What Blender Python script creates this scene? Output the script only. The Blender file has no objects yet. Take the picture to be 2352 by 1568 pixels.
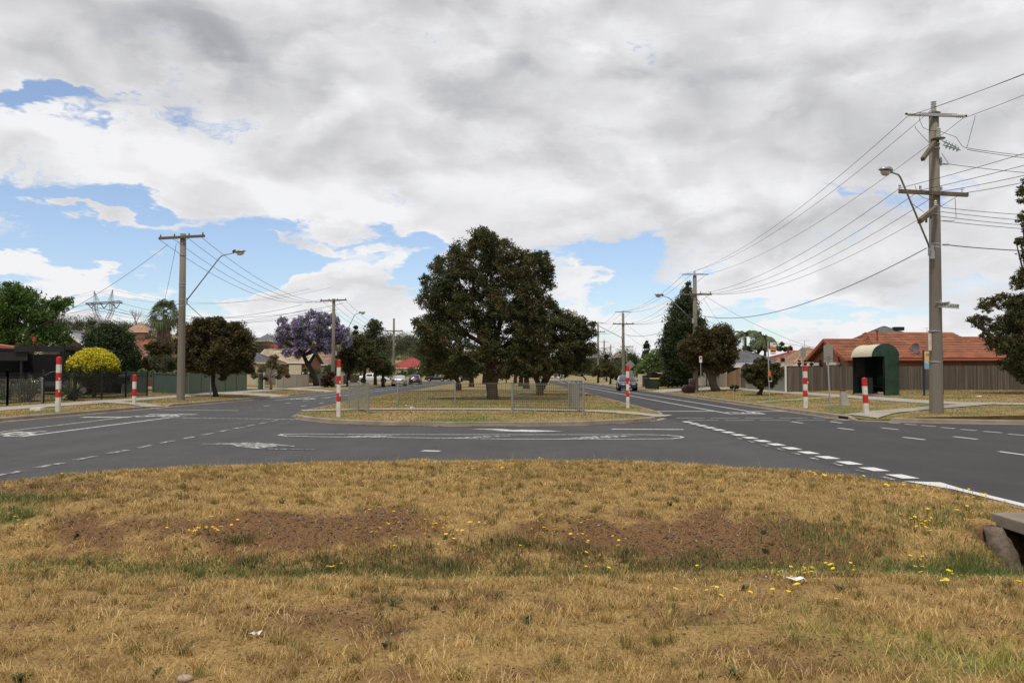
import bpy, bmesh, math, random
import numpy as np
from mathutils import Vector, Matrix
random.seed(7)
RNG = np.random.default_rng(7)
sc = bpy.context.scene
COL = sc.collection
R = math.radians
PI = math.pi
CAMZ = 1.65
F = 1898.0
PIT = math.atan(74 / F)
cp, sp = math.cos(PIT), math.sin(PIT)

def ray(xv, yv):
    dx = (xv - 1176) / F
    dy = -(yv - 784) / F
    return Vector((dx, cp - dy * sp, sp + dy * cp))

def G(xv, yv, z=0.0):
    """survey point: where the sight line meets the level z"""
    r = ray(xv, yv)
    t = (z - CAMZ) / r.z
    return Vector((r.x * t, r.y * t, z))

def A(xv, yv, Y):
    r = ray(xv, yv)
    t = Y / r.y
    return Vector((r.x * t, Y, CAMZ + r.z * t))

# ------------------------------------------------------------ camera
cam = bpy.data.cameras.new('camera')
cam.sensor_width = 36
cam.lens = F / 2352 * 36
cam.clip_end = 6000
camo = bpy.data.objects.new('camera', cam)
COL.objects.link(camo)
camo.location = (0, 0, CAMZ)
camo.rotation_euler = (PI / 2 + PIT, 0, 0)
sc.camera = camo

# ------------------------------------------------------------ materials
def nodes_of(m):
    m.use_nodes = True
    return m.node_tree.nodes, m.node_tree.links

MATS = {}
def mat(name, col, rough=0.8, var=0.15, scale=4.0, bump=0.0, bscale=30.0, metal=0.0, spec=0.3, stretch=None, detail=6.0):
    if name in MATS:
        return MATS[name]
    m = bpy.data.materials.new(name)
    N, L = nodes_of(m)
    b = N['Principled BSDF']
    b.inputs['Roughness'].default_value = rough
    b.inputs['Metallic'].default_value = metal
    b.inputs['Specular IOR Level'].default_value = spec
    tc = N.new('ShaderNodeTexCoord')
    mp = N.new('ShaderNodeMapping')
    L.new(tc.outputs['Object'], mp.inputs[0])
    if stretch:
        mp.inputs['Scale'].default_value = stretch
    n = N.new('ShaderNodeTexNoise')
    n.inputs['Scale'].default_value = scale
    n.inputs['Detail'].default_value = detail
    n.inputs['Roughness'].default_value = 0.65
    L.new(mp.outputs[0], n.inputs['Vector'])
    mr = N.new('ShaderNodeMapRange')
    mr.inputs[1].default_value = 0.25
    mr.inputs[2].default_value = 0.75
    mr.inputs[3].default_value = 1 - var
    mr.inputs[4].default_value = 1 + var
    L.new(n.outputs[0], mr.inputs[0])
    v = N.new('ShaderNodeVectorMath')
    v.operation = 'SCALE'
    v.inputs[0].default_value = col
    L.new(mr.outputs[0], v.inputs['Scale'])
    L.new(v.outputs[0], b.inputs['Base Color'])
    if bump:
        n2 = N.new('ShaderNodeTexNoise')
        n2.inputs['Scale'].default_value = bscale
        n2.inputs['Detail'].default_value = 4
        L.new(mp.outputs[0], n2.inputs['Vector'])
        bp = N.new('ShaderNodeBump')
        bp.inputs['Strength'].default_value = 0.6
        bp.inputs['Distance'].default_value = bump
        L.new(n2.outputs[0], bp.inputs['Height'])
        L.new(bp.outputs[0], b.inputs['Normal'])
    MATS[name] = m
    return m

def mat_leaf():
    m = bpy.data.materials.new('foliage')
    N, L = nodes_of(m)
    b = N['Principled BSDF']
    at = N.new('ShaderNodeAttribute')
    at.attribute_name = 'Col'
    L.new(at.outputs['Color'], b.inputs['Base Color'])
    b.inputs['Roughness'].default_value = 0.6
    b.inputs['Specular IOR Level'].default_value = 0.25
    tr = N.new('ShaderNodeBsdfTranslucent')
    L.new(at.outputs['Color'], tr.inputs['Color'])
    mx = N.new('ShaderNodeMixShader')
    mx.inputs[0].default_value = 0.22
    L.new(b.outputs[0], mx.inputs[1])
    L.new(tr.outputs[0], mx.inputs[2])
    L.new(mx.outputs[0], N['Material Output'].inputs[0])
    MATS['foliage'] = m
    return m
LEAF = mat_leaf()

def mat_ground(name, use_attr=False, straw=(.285, .205, .095), soil=(.15, .105, .06), green=(.125, .135, .045), gthr=0.46):
    m = bpy.data.materials.new(name)
    N, L = nodes_of(m)
    b = N['Principled BSDF']
    b.inputs['Roughness'].default_value = 0.95
    b.inputs['Specular IOR Level'].default_value = 0.1
    geo = N.new('ShaderNodeNewGeometry')
    def noise(scale, detail=6, rough=.65, off=0):
        mp = N.new('ShaderNodeMapping')
        mp.inputs['Location'].default_value = (off, off * 2, 0)
        L.new(geo.outputs['Position'], mp.inputs[0])
        n = N.new('ShaderNodeTexNoise')
        n.inputs['Scale'].default_value = scale
        n.inputs['Detail'].default_value = detail
        n.inputs['Roughness'].default_value = rough
        L.new(mp.outputs[0], n.inputs['Vector'])
        return n
    def ramp(src, a, c):
        r = N.new('ShaderNodeMapRange')
        r.interpolation_type = 'SMOOTHSTEP'
        r.inputs[1].default_value = a
        r.inputs[2].default_value = c
        L.new(src, r.inputs[0])
        return r.outputs[0]
    def mix(f, c1, c2):
        x = N.new('ShaderNodeMix')
        x.data_type = 'RGBA'
        L.new(f, x.inputs[0])
        for c, i in ((c1, 6), (c2, 7)):
            if isinstance(c, tuple):
                x.inputs[i].default_value = (*c, 1)
            else:
                L.new(c, x.inputs[i])
        return x.outputs[2]
    fine = noise(34, 8, .75)
    mid = noise(2.6, 6, .6, 3)
    big = noise(.33, 5, .6, 9)
    c = mix(ramp(fine.outputs[0], .32, .68), tuple(x * .55 for x in straw), tuple(min(1, x * 1.35) for x in straw))
    if use_attr:
        at = N.new('ShaderNodeAttribute')
        at.attribute_name = 'Col'
        sep = N.new('ShaderNodeSeparateColor')
        L.new(at.outputs['Color'], sep.inputs[0])
        ad = N.new('ShaderNodeMath'); ad.operation = 'ADD'
        L.new(mid.outputs[0], ad.inputs[0]); L.new(sep.outputs[0], ad.inputs[1])
        sfac = ramp(ad.outputs[0], .50, .85)
        ad2 = N.new('ShaderNodeMath'); ad2.operation = 'ADD'
        L.new(mid.outputs[0], ad2.inputs[0]); L.new(sep.outputs[1], ad2.inputs[1])
        gfac = ramp(ad2.outputs[0], .8, 1.3)
    else:
        sfac = ramp(mid.outputs[0], .5, .72)
        gfac = ramp(big.outputs[0], gthr, gthr + .16)
    soilc = mix(ramp(noise(60, 6, .8, 5).outputs[0], .35, .65), tuple(x * .6 for x in soil), tuple(x * 1.5 for x in soil))
    c = mix(sfac, c, soilc)
    gcol = mix(ramp(fine.outputs[0], .35, .65), tuple(x * .6 for x in green), tuple(x * 1.4 for x in green))
    c = mix(gfac, c, gcol)
    L.new(c, b.inputs['Base Color'])
    bp = N.new('ShaderNodeBump')
    bp.inputs['Strength'].default_value = .8
    bp.inputs['Distance'].default_value = .02
    L.new(fine.outputs[0], bp.inputs['Height'])
    L.new(bp.outputs[0], b.inputs['Normal'])
    MATS[name] = m
    return m

def mat_asphalt():
    m = bpy.data.materials.new('asphalt')
    N, L = nodes_of(m)
    b = N['Principled BSDF']
    b.inputs['Roughness'].default_value = 0.85
    b.inputs['Specular IOR Level'].default_value = 0.25
    geo = N.new('ShaderNodeNewGeometry')
    sep = N.new('ShaderNodeSeparateXYZ')
    L.new(geo.outputs['Position'], sep.inputs[0])
    def noise(scale, detail=6, rough=.65, st=(1, 1, 1)):
        mp = N.new('ShaderNodeMapping')
        mp.inputs['Scale'].default_value = st
        L.new(geo.outputs['Position'], mp.inputs[0])
        n = N.new('ShaderNodeTexNoise')
        n.inputs['Scale'].default_value = scale
        n.inputs['Detail'].default_value = detail
        n.inputs['Roughness'].default_value = rough
        L.new(mp.outputs[0], n.inputs['Vector'])
        return n.outputs[0]
    def mr(src, a, c, d, e, smooth=False):
        r = N.new('ShaderNodeMapRange')
        if smooth: r.interpolation_type = 'SMOOTHSTEP'
        for i, v in zip((1, 2, 3, 4), (a, c, d, e)): r.inputs[i].default_value = v
        L.new(src, r.inputs[0])
        return r.outputs[0]
    def mul(a, c):
        x = N.new('ShaderNodeMath'); x.operation = 'MULTIPLY'
        L.new(a, x.inputs[0]); L.new(c, x.inputs[1]); return x.outputs[0]
    # newer seal on the right carriageway (X > 5.65), older greyer seal elsewhere
    wob = N.new('ShaderNodeMath'); wob.operation = 'ADD'
    L.new(sep.outputs[0], wob.inputs[0]); L.new(mr(noise(1.2), 0, 1, -.12, .12), wob.inputs[1])
    newer = mr(wob.outputs[0], 5.66, 5.70, 0, 1)
    mx = N.new('ShaderNodeMix'); mx.data_type = 'RGBA'
    L.new(newer, mx.inputs[0])
    mx.inputs[6].default_value = (.060, .059, .060, 1)
    mx.inputs[7].default_value = (.046, .043, .045, 1)
    fine = noise(70, 4, .8)
    grain = mul(mr(fine, .3, .7, .72, 1.32), mr(noise(.45, 7, .68), .3, .7, .84, 1.15))
    tracks = mr(noise(1.0, 5, .7, (1.1, .05, 1)), .35, .65, .90, 1.09)
    grain = mul(grain, tracks)
    # oil-darkened wheel tracks and hairline cracks
    vo = N.new('ShaderNodeTexVoronoi'); vo.feature = 'DISTANCE_TO_EDGE'; vo.inputs['Scale'].default_value = .22
    wv = N.new('ShaderNodeVectorMath'); wv.operation = 'ADD'; L.new(geo.outputs['Position'], wv.inputs[0])
    nn_ = N.new('ShaderNodeTexNoise'); nn_.inputs['Scale'].default_value = .9; nn_.inputs['Detail'].default_value = 6; L.new(geo.outputs['Position'], nn_.inputs['Vector'])
    sc_ = N.new('ShaderNodeVectorMath'); sc_.operation = 'SCALE'; sc_.inputs['Scale'].default_value = 1.6; L.new(nn_.outputs['Color'], sc_.inputs[0]); L.new(sc_.outputs[0], wv.inputs[1])
    L.new(wv.outputs[0], vo.inputs['Vector'])
    crack = mr(vo.outputs[0], .0, .006, .72, 1.0)
    older = mr(wob.outputs[0], 5.6, 5.7, 0, 1)
    cm = N.new('ShaderNodeMath'); cm.operation = 'MAXIMUM'; L.new(crack, cm.inputs[0]); L.new(older, cm.inputs[1])
    grain = mul(grain, cm.outputs[0])
    stain = mr(noise(.9, 3, .5), .62, .74, 1.0, .82, True)
    grain = mul(grain, stain)
    v = N.new('ShaderNodeVectorMath'); v.operation = 'SCALE'
    L.new(mx.outputs[2], v.inputs[0]); L.new(grain, v.inputs['Scale'])
    L.new(v.outputs[0], b.inputs['Base Color'])
    bp = N.new('ShaderNodeBump'); bp.inputs['Strength'].default_value = .5; bp.inputs['Distance'].default_value = .006
    L.new(fine, bp.inputs['Height']); L.new(bp.outputs[0], b.inputs['Normal'])
    MATS['asphalt'] = m
    return m

def mat_paint(name, wear):
    m = bpy.data.materials.new(name)
    N, L = nodes_of(m)
    b = N['Principled BSDF']
    b.inputs['Roughness'].default_value = .7
    geo = N.new('ShaderNodeNewGeometry')
    n = N.new('ShaderNodeTexNoise'); n.inputs['Scale'].default_value = 9; n.inputs['Detail'].default_value = 7; n.inputs['Roughness'].default_value = .75
    L.new(geo.outputs['Position'], n.inputs['Vector'])
    r = N.new('ShaderNodeMapRange')
    r.inputs[1].default_value = wear; r.inputs[2].default_value = wear + .07
    L.new(n.outputs[0], r.inputs[0])
    mx = N.new('ShaderNodeMix'); mx.data_type = 'RGBA'
    L.new(r.outputs[0], mx.inputs[0])
    mx.inputs[6].default_value = (.060, .059, .060, 1)
    mx.inputs[7].default_value = (.56, .56, .54, 1)
    L.new(mx.outputs[2], b.inputs['Base Color'])
    MATS[name] = m
    return m

def mat_tile(name, col, axis='X', var=.3, pitch=.3):
    """tiled roof: per-tile colour change and the wave of the tiles across the course"""
    m = bpy.data.materials.new(name)
    N, L = nodes_of(m)
    b = N['Principled BSDF']
    b.inputs['Roughness'].default_value = .8
    tc = N.new('ShaderNodeTexCoord')
    w = N.new('ShaderNodeTexWave')
    w.wave_type = 'BANDS'; w.bands_direction = axis; w.wave_profile = 'SIN'
    w.inputs['Scale'].default_value = 1 / pitch / 3.2
    L.new(tc.outputs['Object'], w.inputs['Vector'])
    vo = N.new('ShaderNodeTexVoronoi'); vo.inputs['Scale'].default_value = 2.2
    L.new(tc.outputs['Object'], vo.inputs['Vector'])
    sx = N.new('ShaderNodeSeparateColor'); L.new(vo.outputs['Color'], sx.inputs[0])
    n = N.new('ShaderNodeTexNoise'); n.inputs['Scale'].default_value = 1.3; n.inputs['Detail'].default_value = 6
    L.new(tc.outputs['Object'], n.inputs['Vector'])
    r1 = N.new('ShaderNodeMapRange'); r1.inputs[3].default_value = 1 - var; r1.inputs[4].default_value = 1 + var
    L.new(sx.outputs[0], r1.inputs[0])
    r2 = N.new('ShaderNodeMapRange'); r2.inputs[1].default_value = .3; r2.inputs[2].default_value = .7; r2.inputs[3].default_value = .75; r2.inputs[4].default_value = 1.2
    L.new(n.outputs[0], r2.inputs[0])
    mu = N.new('ShaderNodeMath'); mu.operation = 'MULTIPLY'
    L.new(r1.outputs[0], mu.inputs[0]); L.new(r2.outputs[0], mu.inputs[1])
    v = N.new('ShaderNodeVectorMath'); v.operation = 'SCALE'; v.inputs[0].default_value = col
    L.new(mu.outputs[0], v.inputs['Scale']); L.new(v.outputs[0], b.inputs['Base Color'])
    bp = N.new('ShaderNodeBump'); bp.inputs['Strength'].default_value = 1; bp.inputs['Distance'].default_value = .05
    L.new(w.outputs[1], bp.inputs['Height']); L.new(bp.outputs[0], b.inputs['Normal'])
    MATS[name] = m
    return m

def mat_brick(name, col, mortar=(.35, .3, .25)):
    m = bpy.data.materials.new(name)
    N, L = nodes_of(m)
    b = N['Principled BSDF']; b.inputs['Roughness'].default_value = .9
    tc = N.new('ShaderNodeTexCoord')
    # brick pattern over (x+y, z)
    s = N.new('ShaderNodeSeparateXYZ'); L.new(tc.outputs['Object'], s.inputs[0])
    ad = N.new('ShaderNodeMath'); L.new(s.outputs[0], ad.inputs[0]); L.new(s.outputs[1], ad.inputs[1])
    cb = N.new('ShaderNodeCombineXYZ'); L.new(ad.outputs[0], cb.inputs[0]); L.new(s.outputs[2], cb.inputs[1])
    br = N.new('ShaderNodeTexBrick')
    br.inputs['Scale'].default_value = 1; br.inputs['Brick Width'].default_value = .24; br.inputs['Row Height'].default_value = .086
    br.inputs['Mortar Size'].default_value = .006
    br.inputs['Color1'].default_value = (*col, 1); br.inputs['Color2'].default_value = (col[0] * .6, col[1] * .65, col[2] * .7, 1)
    br.inputs['Mortar'].default_value = (*mortar, 1)
    L.new(cb.outputs[0], br.inputs['Vector']); L.new(br.outputs[0], b.inputs['Base Color'])
    MATS[name] = m
    return m

def mat_glass(name='window_glass', col=(.02, .025, .03)):
    m = bpy.data.materials.new(name)
    N, L = nodes_of(m)
    b = N['Principled BSDF']
    b.inputs['Base Color'].default_value = (*col, 1)
    b.inputs['Roughness'].default_value = .06
    b.inputs['Specular IOR Level'].default_value = .8
    MATS[name] = m
    return m

def mat_car(name, col, metal=.3):
    m = bpy.data.materials.new(name)
    N, L = nodes_of(m)
    b = N['Principled BSDF']
    b.inputs['Base Color'].default_value = (*col, 1)
    b.inputs['Metallic'].default_value = metal
    b.inputs['Roughness'].default_value = .35
    b.inputs['Coat Weight'].default_value = .7
    b.inputs['Coat Roughness'].default_value = .08
    MATS[name] = m
    return m

# ------------------------------------------------------------ mesh helpers
class MB:
    def __init__(s):
        s.v = []; s.f = []; s.m = []
    def poly(s, pts, mi=0):
        i = len(s.v)
        s.v += [tuple(p) for p in pts]
        s.f.append(tuple(range(i, i + len(pts)))); s.m.append(mi)
        return s
    def faces(s, vs, fs, mi=0):
        i = len(s.v)
        s.v += [tuple(p) for p in vs]
        for f in fs:
            s.f.append(tuple(i + k for k in f)); s.m.append(mi)
        return s
    def box(s, c, d, rz=0, mi=0, taper=1.0):
        cx, cy, cz = c
        hx, hy, hz = d[0] / 2, d[1] / 2, d[2] / 2
        ca, sa = math.cos(rz), math.sin(rz)
        vs = []
        for z, t in ((-hz, 1), (hz, taper)):
            for x, y in ((-hx, -hy), (hx, -hy), (hx, hy), (-hx, hy)):
                x *= t; y *= t
                vs.append((cx + x * ca - y * sa, cy + x * sa + y * ca, cz + z))
        s.faces(vs, [(0, 3, 2, 1), (4, 5, 6, 7), (0, 1, 5, 4), (1, 2, 6, 5), (2, 3, 7, 6), (3, 0, 4, 7)], mi)
        return s
    def beam(s, p0, p1, w, h=None, mi=0, up=(0, 0, 1)):
        h = h or w
        p0, p1 = Vector(p0), Vector(p1)
        d = (p1 - p0).normalized()
        u = Vector(up)
        if abs(d.dot(u)) > .98: u = Vector((1, 0, 0))
        a = d.cross(u).normalized() * w / 2
        b = a.cross(d).normalized() * h / 2
        vs = [p + i * a + j * b for p in (p0, p1) for i, j in ((-1, -1), (1, -1), (1, 1), (-1, 1))]
        s.faces(vs, [(0, 1, 2, 3), (7, 6, 5, 4), (0, 4, 5, 1), (1, 5, 6, 2), (2, 6, 7, 3), (3, 7, 4, 0)], mi)
        return s
    def tube(s, pts, rad, n=8, mi=0, cap=True):
        pts = [Vector(p) for p in pts]
        if not hasattr(rad, '__len__'): rad = [rad] * len(pts)
        base = len(s.v)
        ref = Vector((0.31, 0.27, 0.91))
        for k, p in enumerate(pts):
            a = pts[max(0, k - 1)]; b = pts[min(len(pts) - 1, k + 1)]
            d = (b - a).normalized()
            if abs(d.dot(ref)) > .97: ref = Vector((1, 0, 0))
            e1 = d.cross(ref).normalized(); e2 = d.cross(e1)
            for j in range(n):
                t = 2 * PI * j / n
                q = p + (e1 * math.cos(t) + e2 * math.sin(t)) * rad[k]
                s.v.append(tuple(q))
        for k in range(len(pts) - 1):
            for j in range(n):
                a = base + k * n + j; b = base + k * n + (j + 1) % n
                s.f.append((a, b, b + n, a + n)); s.m.append(mi)
        if cap:
            s.f.append(tuple(base + j for j in range(n))[::-1]); s.m.append(mi)
            s.f.append(tuple(base + (len(pts) - 1) * n + j for j in range(n))); s.m.append(mi)
        return s
    def lathe(s, c, prof, n=16, mi=0):
        """prof: list of (r, z)"""
        base = len(s.v)
        for r, z in prof:
            for j in range(n):
                t = 2 * PI * j / n
                s.v.append((c[0] + r * math.cos(t), c[1] + r * math.sin(t), c[2] + z))
        for k in range(len(prof) - 1):
            for j in range(n):
                a = base + k * n + j; b = base + k * n + (j + 1) % n
                s.f.append((a, b, b + n, a + n)); s.m.append(mi)
        s.f.append(tuple(base + j for j in range(n))[::-1]); s.m.append(mi)
        s.f.append(tuple(base + (len(prof) - 1) * n + j for j in range(n))); s.m.append(mi)
        return s
    def prism(s, outline, p0, ax, ay, depth, mi=0):
        """outline of (a,b) pairs in the plane p0+a*ax+b*ay, extruded by depth vector"""
        p0, ax, ay, dv = Vector(p0), Vector(ax), Vector(ay), Vector(depth)
        n = len(outline)
        f = [p0 + ax * a + ay * b for a, b in outline]
        vs = f + [p + dv for p in f]
        fs = [tuple(range(n)), tuple(range(2 * n - 1, n - 1, -1))] + [(i, i + n, (i + 1) % n + n, (i + 1) % n) for i in range(n)]
        s.faces(vs, fs, mi)
        return s
    def ell(s, c, r, nu=12, nv=8, mi=0, jit=0):
        base = len(s.v)
        for i in range(nv + 1):
            ph = PI * i / nv
            for j in range(nu):
                t = 2 * PI * j / nu
                k = 1 + random.uniform(-jit, jit)
                s.v.append((c[0] + r[0] * math.sin(ph) * math.cos(t) * k, c[1] + r[1] * math.sin(ph) * math.sin(t) * k, c[2] + r[2] * math.cos(ph) * k))
        for i in range(nv):
            for j in range(nu):
                a = base + i * nu + j; b = base + i * nu + (j + 1) % nu
                s.f.append((a, a + nu, b + nu, b)); s.m.append(mi)
        return s
    def build(s, name, mats, parent=None, smooth=False, bevel=0):
        me = bpy.data.meshes.new(name)
        me.from_pydata(s.v, [], s.f)
        if not isinstance(mats, (list, tuple)): mats = [mats]
        for m in mats: me.materials.append(MATS[m] if isinstance(m, str) else m)
        me.polygons.foreach_set('material_index', s.m)
        if smooth: me.polygons.foreach_set('use_smooth', [True] * len(s.f))
        me.validate(); me.update()
        o = bpy.data.objects.new(name, me)
        COL.objects.link(o)
        if parent is not None: o.parent = parent
        if bevel:
            md = o.modifiers.new('bevel', 'BEVEL'); md.width = bevel; md.segments = 2; md.limit_method = 'ANGLE'
        return o

def tag(o, label=None, cat=None, group=None, kind=None):
    if label: o['label'] = label
    if cat: o['category'] = cat
    if group: o['group'] = group
    if kind: o['kind'] = kind
    return o

def thing(name, loc, label, cat, group=None, rz=0):
    e = bpy.data.objects.new(name, None)
    COL.objects.link(e)
    e.location = loc; e.rotation_euler = (0, 0, rz)
    e.empty_display_size = .3
    return tag(e, label, cat, group)

def part(mb, name, mats, root, world=True, **k):
    """link mb as a child of root (or of a part of it); world=True when mb holds world coordinates"""
    top = root
    while top.parent: top = top.parent
    if world:
        off = tuple(top.location)
        mb.v = [(x - off[0], y - off[1], z - off[2]) for x, y, z in mb.v]
        if top.rotation_euler.z:
            M = Matrix.Rotation(-top.rotation_euler.z, 3, 'Z')
            mb.v = [tuple(M @ Vector(p)) for p in mb.v]
    return mb.build(name, mats, root, **k)

def copy_tree(o, parent=None):
    c = o.copy(); COL.objects.link(c)
    if parent is not None: c.parent = parent
    for ch in list(o.children): copy_tree(ch, c)
    return c

def struct(o): o['kind'] = 'structure'; return o

def npmesh(name, verts, faces_flat, nper, mats, cols=None, smooth=False, parent=None):
    """fast mesh from numpy arrays: faces_flat (nf, nper)"""
    me = bpy.data.meshes.new(name)
    nv = len(verts); nf = len(faces_flat)
    me.vertices.add(nv)
    me.vertices.foreach_set('co', np.ascontiguousarray(verts, dtype=np.float32).ravel())
    me.loops.add(nf * nper)
    me.loops.foreach_set('vertex_index', np.ascontiguousarray(faces_flat, dtype=np.int32).ravel())
    me.polygons.add(nf)
    me.polygons.foreach_set('loop_start', np.arange(0, nf * nper, nper, dtype=np.int32))
    if not isinstance(mats, (list, tuple)): mats = [mats]
    for m in mats: me.materials.append(MATS[m] if isinstance(m, str) else m)
    if smooth: me.polygons.foreach_set('use_smooth', np.ones(nf, dtype=bool))
    if cols is not None:
        ca = me.color_attributes.new('Col', 'FLOAT_COLOR', 'POINT')
        c4 = np.ones((nv, 4), dtype=np.float32); c4[:, :3] = cols
        ca.data.foreach_set('color', c4.ravel())
    me.update(); me.validate()
    o = bpy.data.objects.new(name, me)
    COL.objects.link(o)
    if parent is not None: o.parent = parent
    return o

# value noise for terrain and planting density
_tab = RNG.random((256, 256))
def vnoise(x, y, s=1.0):
    x = np.asarray(x, dtype=float) * s + 1000.3; y = np.asarray(y, dtype=float) * s + 1000.7
    xi = np.floor(x).astype(int); yi = np.floor(y).astype(int)
    fx = x - xi; fy = y - yi
    fx = fx * fx * (3 - 2 * fx); fy = fy * fy * (3 - 2 * fy)
    g = lambda i, j: _tab[i % 256, j % 256]
    return (g(xi, yi) * (1 - fx) + g(xi + 1, yi) * fx) * (1 - fy) + (g(xi, yi + 1) * (1 - fx) + g(xi + 1, yi + 1) * fx) * fy
def fbm(x, y, s=1.0, o=4):
    r = 0; a = 1; t = 0
    for k in range(o):
        r = r + a * vnoise(np.asarray(x) + 17 * k, np.asarray(y) - 31 * k, s * 2 ** k); t += a; a *= .55
    return r / t
def sm(a, b, x):
    t = np.clip((np.asarray(x, dtype=float) - a) / (b - a), 0, 1)
    return t * t * (3 - 2 * t)

# shared materials
mat_asphalt()
mat_paint('road_paint', .40)
mat_paint('fresh_paint', .25)
mat_paint('worn_paint', .50)
mat_ground('verge_ground')
mat_ground('near_ground', True, straw=(.33, .215, .085), soil=(.15, .082, .040))
mat_ground('hill_ground', straw=(.27, .215, .11), gthr=.5)
mat('concrete', (.30, .275, .235), .9, .22, 1.6, .004, 60)
mat('kerb_concrete', (.24, .20, .155), .9, .35, 1.1, .006, 50)
mat('pale_concrete', (.40, .36, .31), .9, .15, 1.5, .003, 60)
mat('pole_concrete', (.175, .152, .122), .9, .14, 1.2, .004, 40, stretch=(1, 1, .25))
mat('aged_timber', (.13, .10, .065), .9, .35, 3, .01, 20, stretch=(1, 1, 1))
mat('timber_pole', (.15, .135, .115), .9, .3, 2, .008, 30, stretch=(4, 4, .2))
mat('paling_timber', (.095, .075, .058), .9, .4, 2.2, .008, 12, stretch=(3.3, .2, .16))
mat('warm_timber', (.26, .16, .085), .85, .3, 2.2, .006, 12, stretch=(4, 4, .2))
mat('mesh_wire', (.15, .15, .13), .6, .1, 5, metal=.2)
mat('galvanised', (.36, .37, .37), .45, .1, 5, metal=.6, spec=.5)
mat('sign_back', (.27, .26, .22), .5, .08, 2, metal=.3)
mat('dark_metal', (.012, .012, .014), .5, .1, 3)
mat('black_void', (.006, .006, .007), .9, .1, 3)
mat('red_paint', (.46, .022, .016), .6, .30, 7, .003, 40)
mat('white_paint', (.60, .57, .49), .65, .24, 5, .003, 40)
mat('porcelain', (.55, .55, .52), .25, .05, 3, spec=.6)
mat('brown_porcelain', (.09, .05, .035), .3, .1, 3, spec=.6)
mat('green_glass', (.24, .34, .30), .15, .05, 3, spec=.8)
mat('wire', (.06, .055, .055), .6, .1, 3)
mat('rubber', (.012, .012, .012), .9, .1, 9)
mat('bark_red', (.075, .042, .029), .95, .5, 2.4, .03, 9, stretch=(1, 1, .3))
mat('bark_grey', (.11, .085, .062), .95, .35, 2.4, .03, 9, stretch=(1, 1, .3))
mat('bark_dark', (.045, .034, .027), .95, .35, 2.4, .03, 9, stretch=(1, 1, .3))
mat('colorbond', (.10, .13, .085), .5, .06, 1, spec=.4)
mat('colorbond_dark', (.065, .095, .08), .55, .08, 1, spec=.4)
mat('cream_metal', (.44, .38, .29), .5, .08, 1)
mat('cream_render', (.50, .44, .33), .85, .1, 1)
mat('white_trim', (.66, .64, .6), .6, .06, 2)
mat('terracotta_trim', (.36, .10, .06), .6, .1, 2)
mat('grey_metal_roof', (.22, .22, .25), .5, .1, .6)
mat('black_cloth', (.02, .02, .02), .9, .2, 3)
mat('shelter_green', (.009, .034, .017), .35, .75, 2.0, spec=.5)
mat('shelter_dark', (.006, .014, .010), .4, .2, 1.5)
mat('shelter_cream', (.56, .50, .37), .6, .06, 2)
mat('rust_red', (.26, .05, .03), .7, .2, 4)
mat('navy', (.012, .02, .07), .5, .1, 2)
mat('orange', (.62, .13, .02), .55, .06, 2)
mat('yellow_lid', (.66, .36, .02), .5, .05, 2)
mat('bin_green', (.03, .05, .035), .6, .1, 2)
mat('leather', (.03, .006, .007), .35, .25, 6, .006, 14, spec=.5)
mat('steel_letter', (.02, .02, .025), .5, .05, 2)
mat('purple_letter', (.12, .03, .10), .5, .05, 2)
mat('sign_tan', (.56, .40, .20), .5, .08, 2)
mat('sign_blue', (.10, .38, .62), .5, .1, 2)
mat('lamp_lens', (.55, .52, .45), .15, .05, 2, spec=.8)
mat('car_red', (.4, .02, .03), .3, .05, 1)
mat('head_lens', (.6, .62, .65), .1, .05, 2, spec=.9)
mat('tail_lens', (.35, .012, .015), .2, .05, 2, spec=.8)
mat('chrome', (.6, .6, .62), .15, .03, 2, metal=1)
mat('paper', (.75, .74, .72), .8, .08, 8)
mat('stone', (.34, .27, .2), .9, .2, 6, .01, 30)
mat('rubble', (.14, .108, .08), .95, .6, 9, .03, 14)
mat('yellow_strip', (.66, .50, .16), .8, .1, 3)
mat_glass()
mat_tile('tile_orange', (.265, .098, .048), 'X', .22)
mat_tile('tile_grey', (.13, .13, .14), 'X', .12)
mat_tile('tile_red', (.28, .045, .04), 'X', .12)
mat_tile('tile_tan', (.34, .20, .12), 'X', .25)
mat_tile('tile_beige', (.37, .29, .19), 'X', .3)
mat_tile('tile_brown', (.24, .14, .10), 'X', .25)
mat_brick('brick_red', (.27, .085, .04))
mat_brick('brick_brown', (.16, .07, .045))
# ============================================================ the plan of the junction
def lin(tab):
    ys = [a for a, b in tab]; vs = [b for a, b in tab]
    return lambda y: np.interp(y, ys, vs)
left_edge = lin([(-30, -18.3), (10, -18.0), (28.5, -17.6), (39, -17.15), (52, -16.5), (70, -16.3), (118, -16.6), (150, -17.2), (165, -18.5), (175, -21.5), (183, -27), (188, -36), (190, -60), (191, -200)])
right_edge = lin([(29, 12.1), (37, 12.1), (54, 12.5), (70, 12.8), (116, 12.9), (150, 13.7), (168, 14.6), (190, 16.5), (205, 17.5), (215, 17), (222, 14), (226, 5), (227.5, -10), (228, -200)])
RAMPS_L = [(39.3, 41.2, 2.2), (56.5, 60.5, 4.9), (72, 77, 4.9), (97, 102, 4.9)]
RAMPS_R = [(70, 77, 5.5), (92, 98, 5.5), (120, 126, 5.5)]

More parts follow.
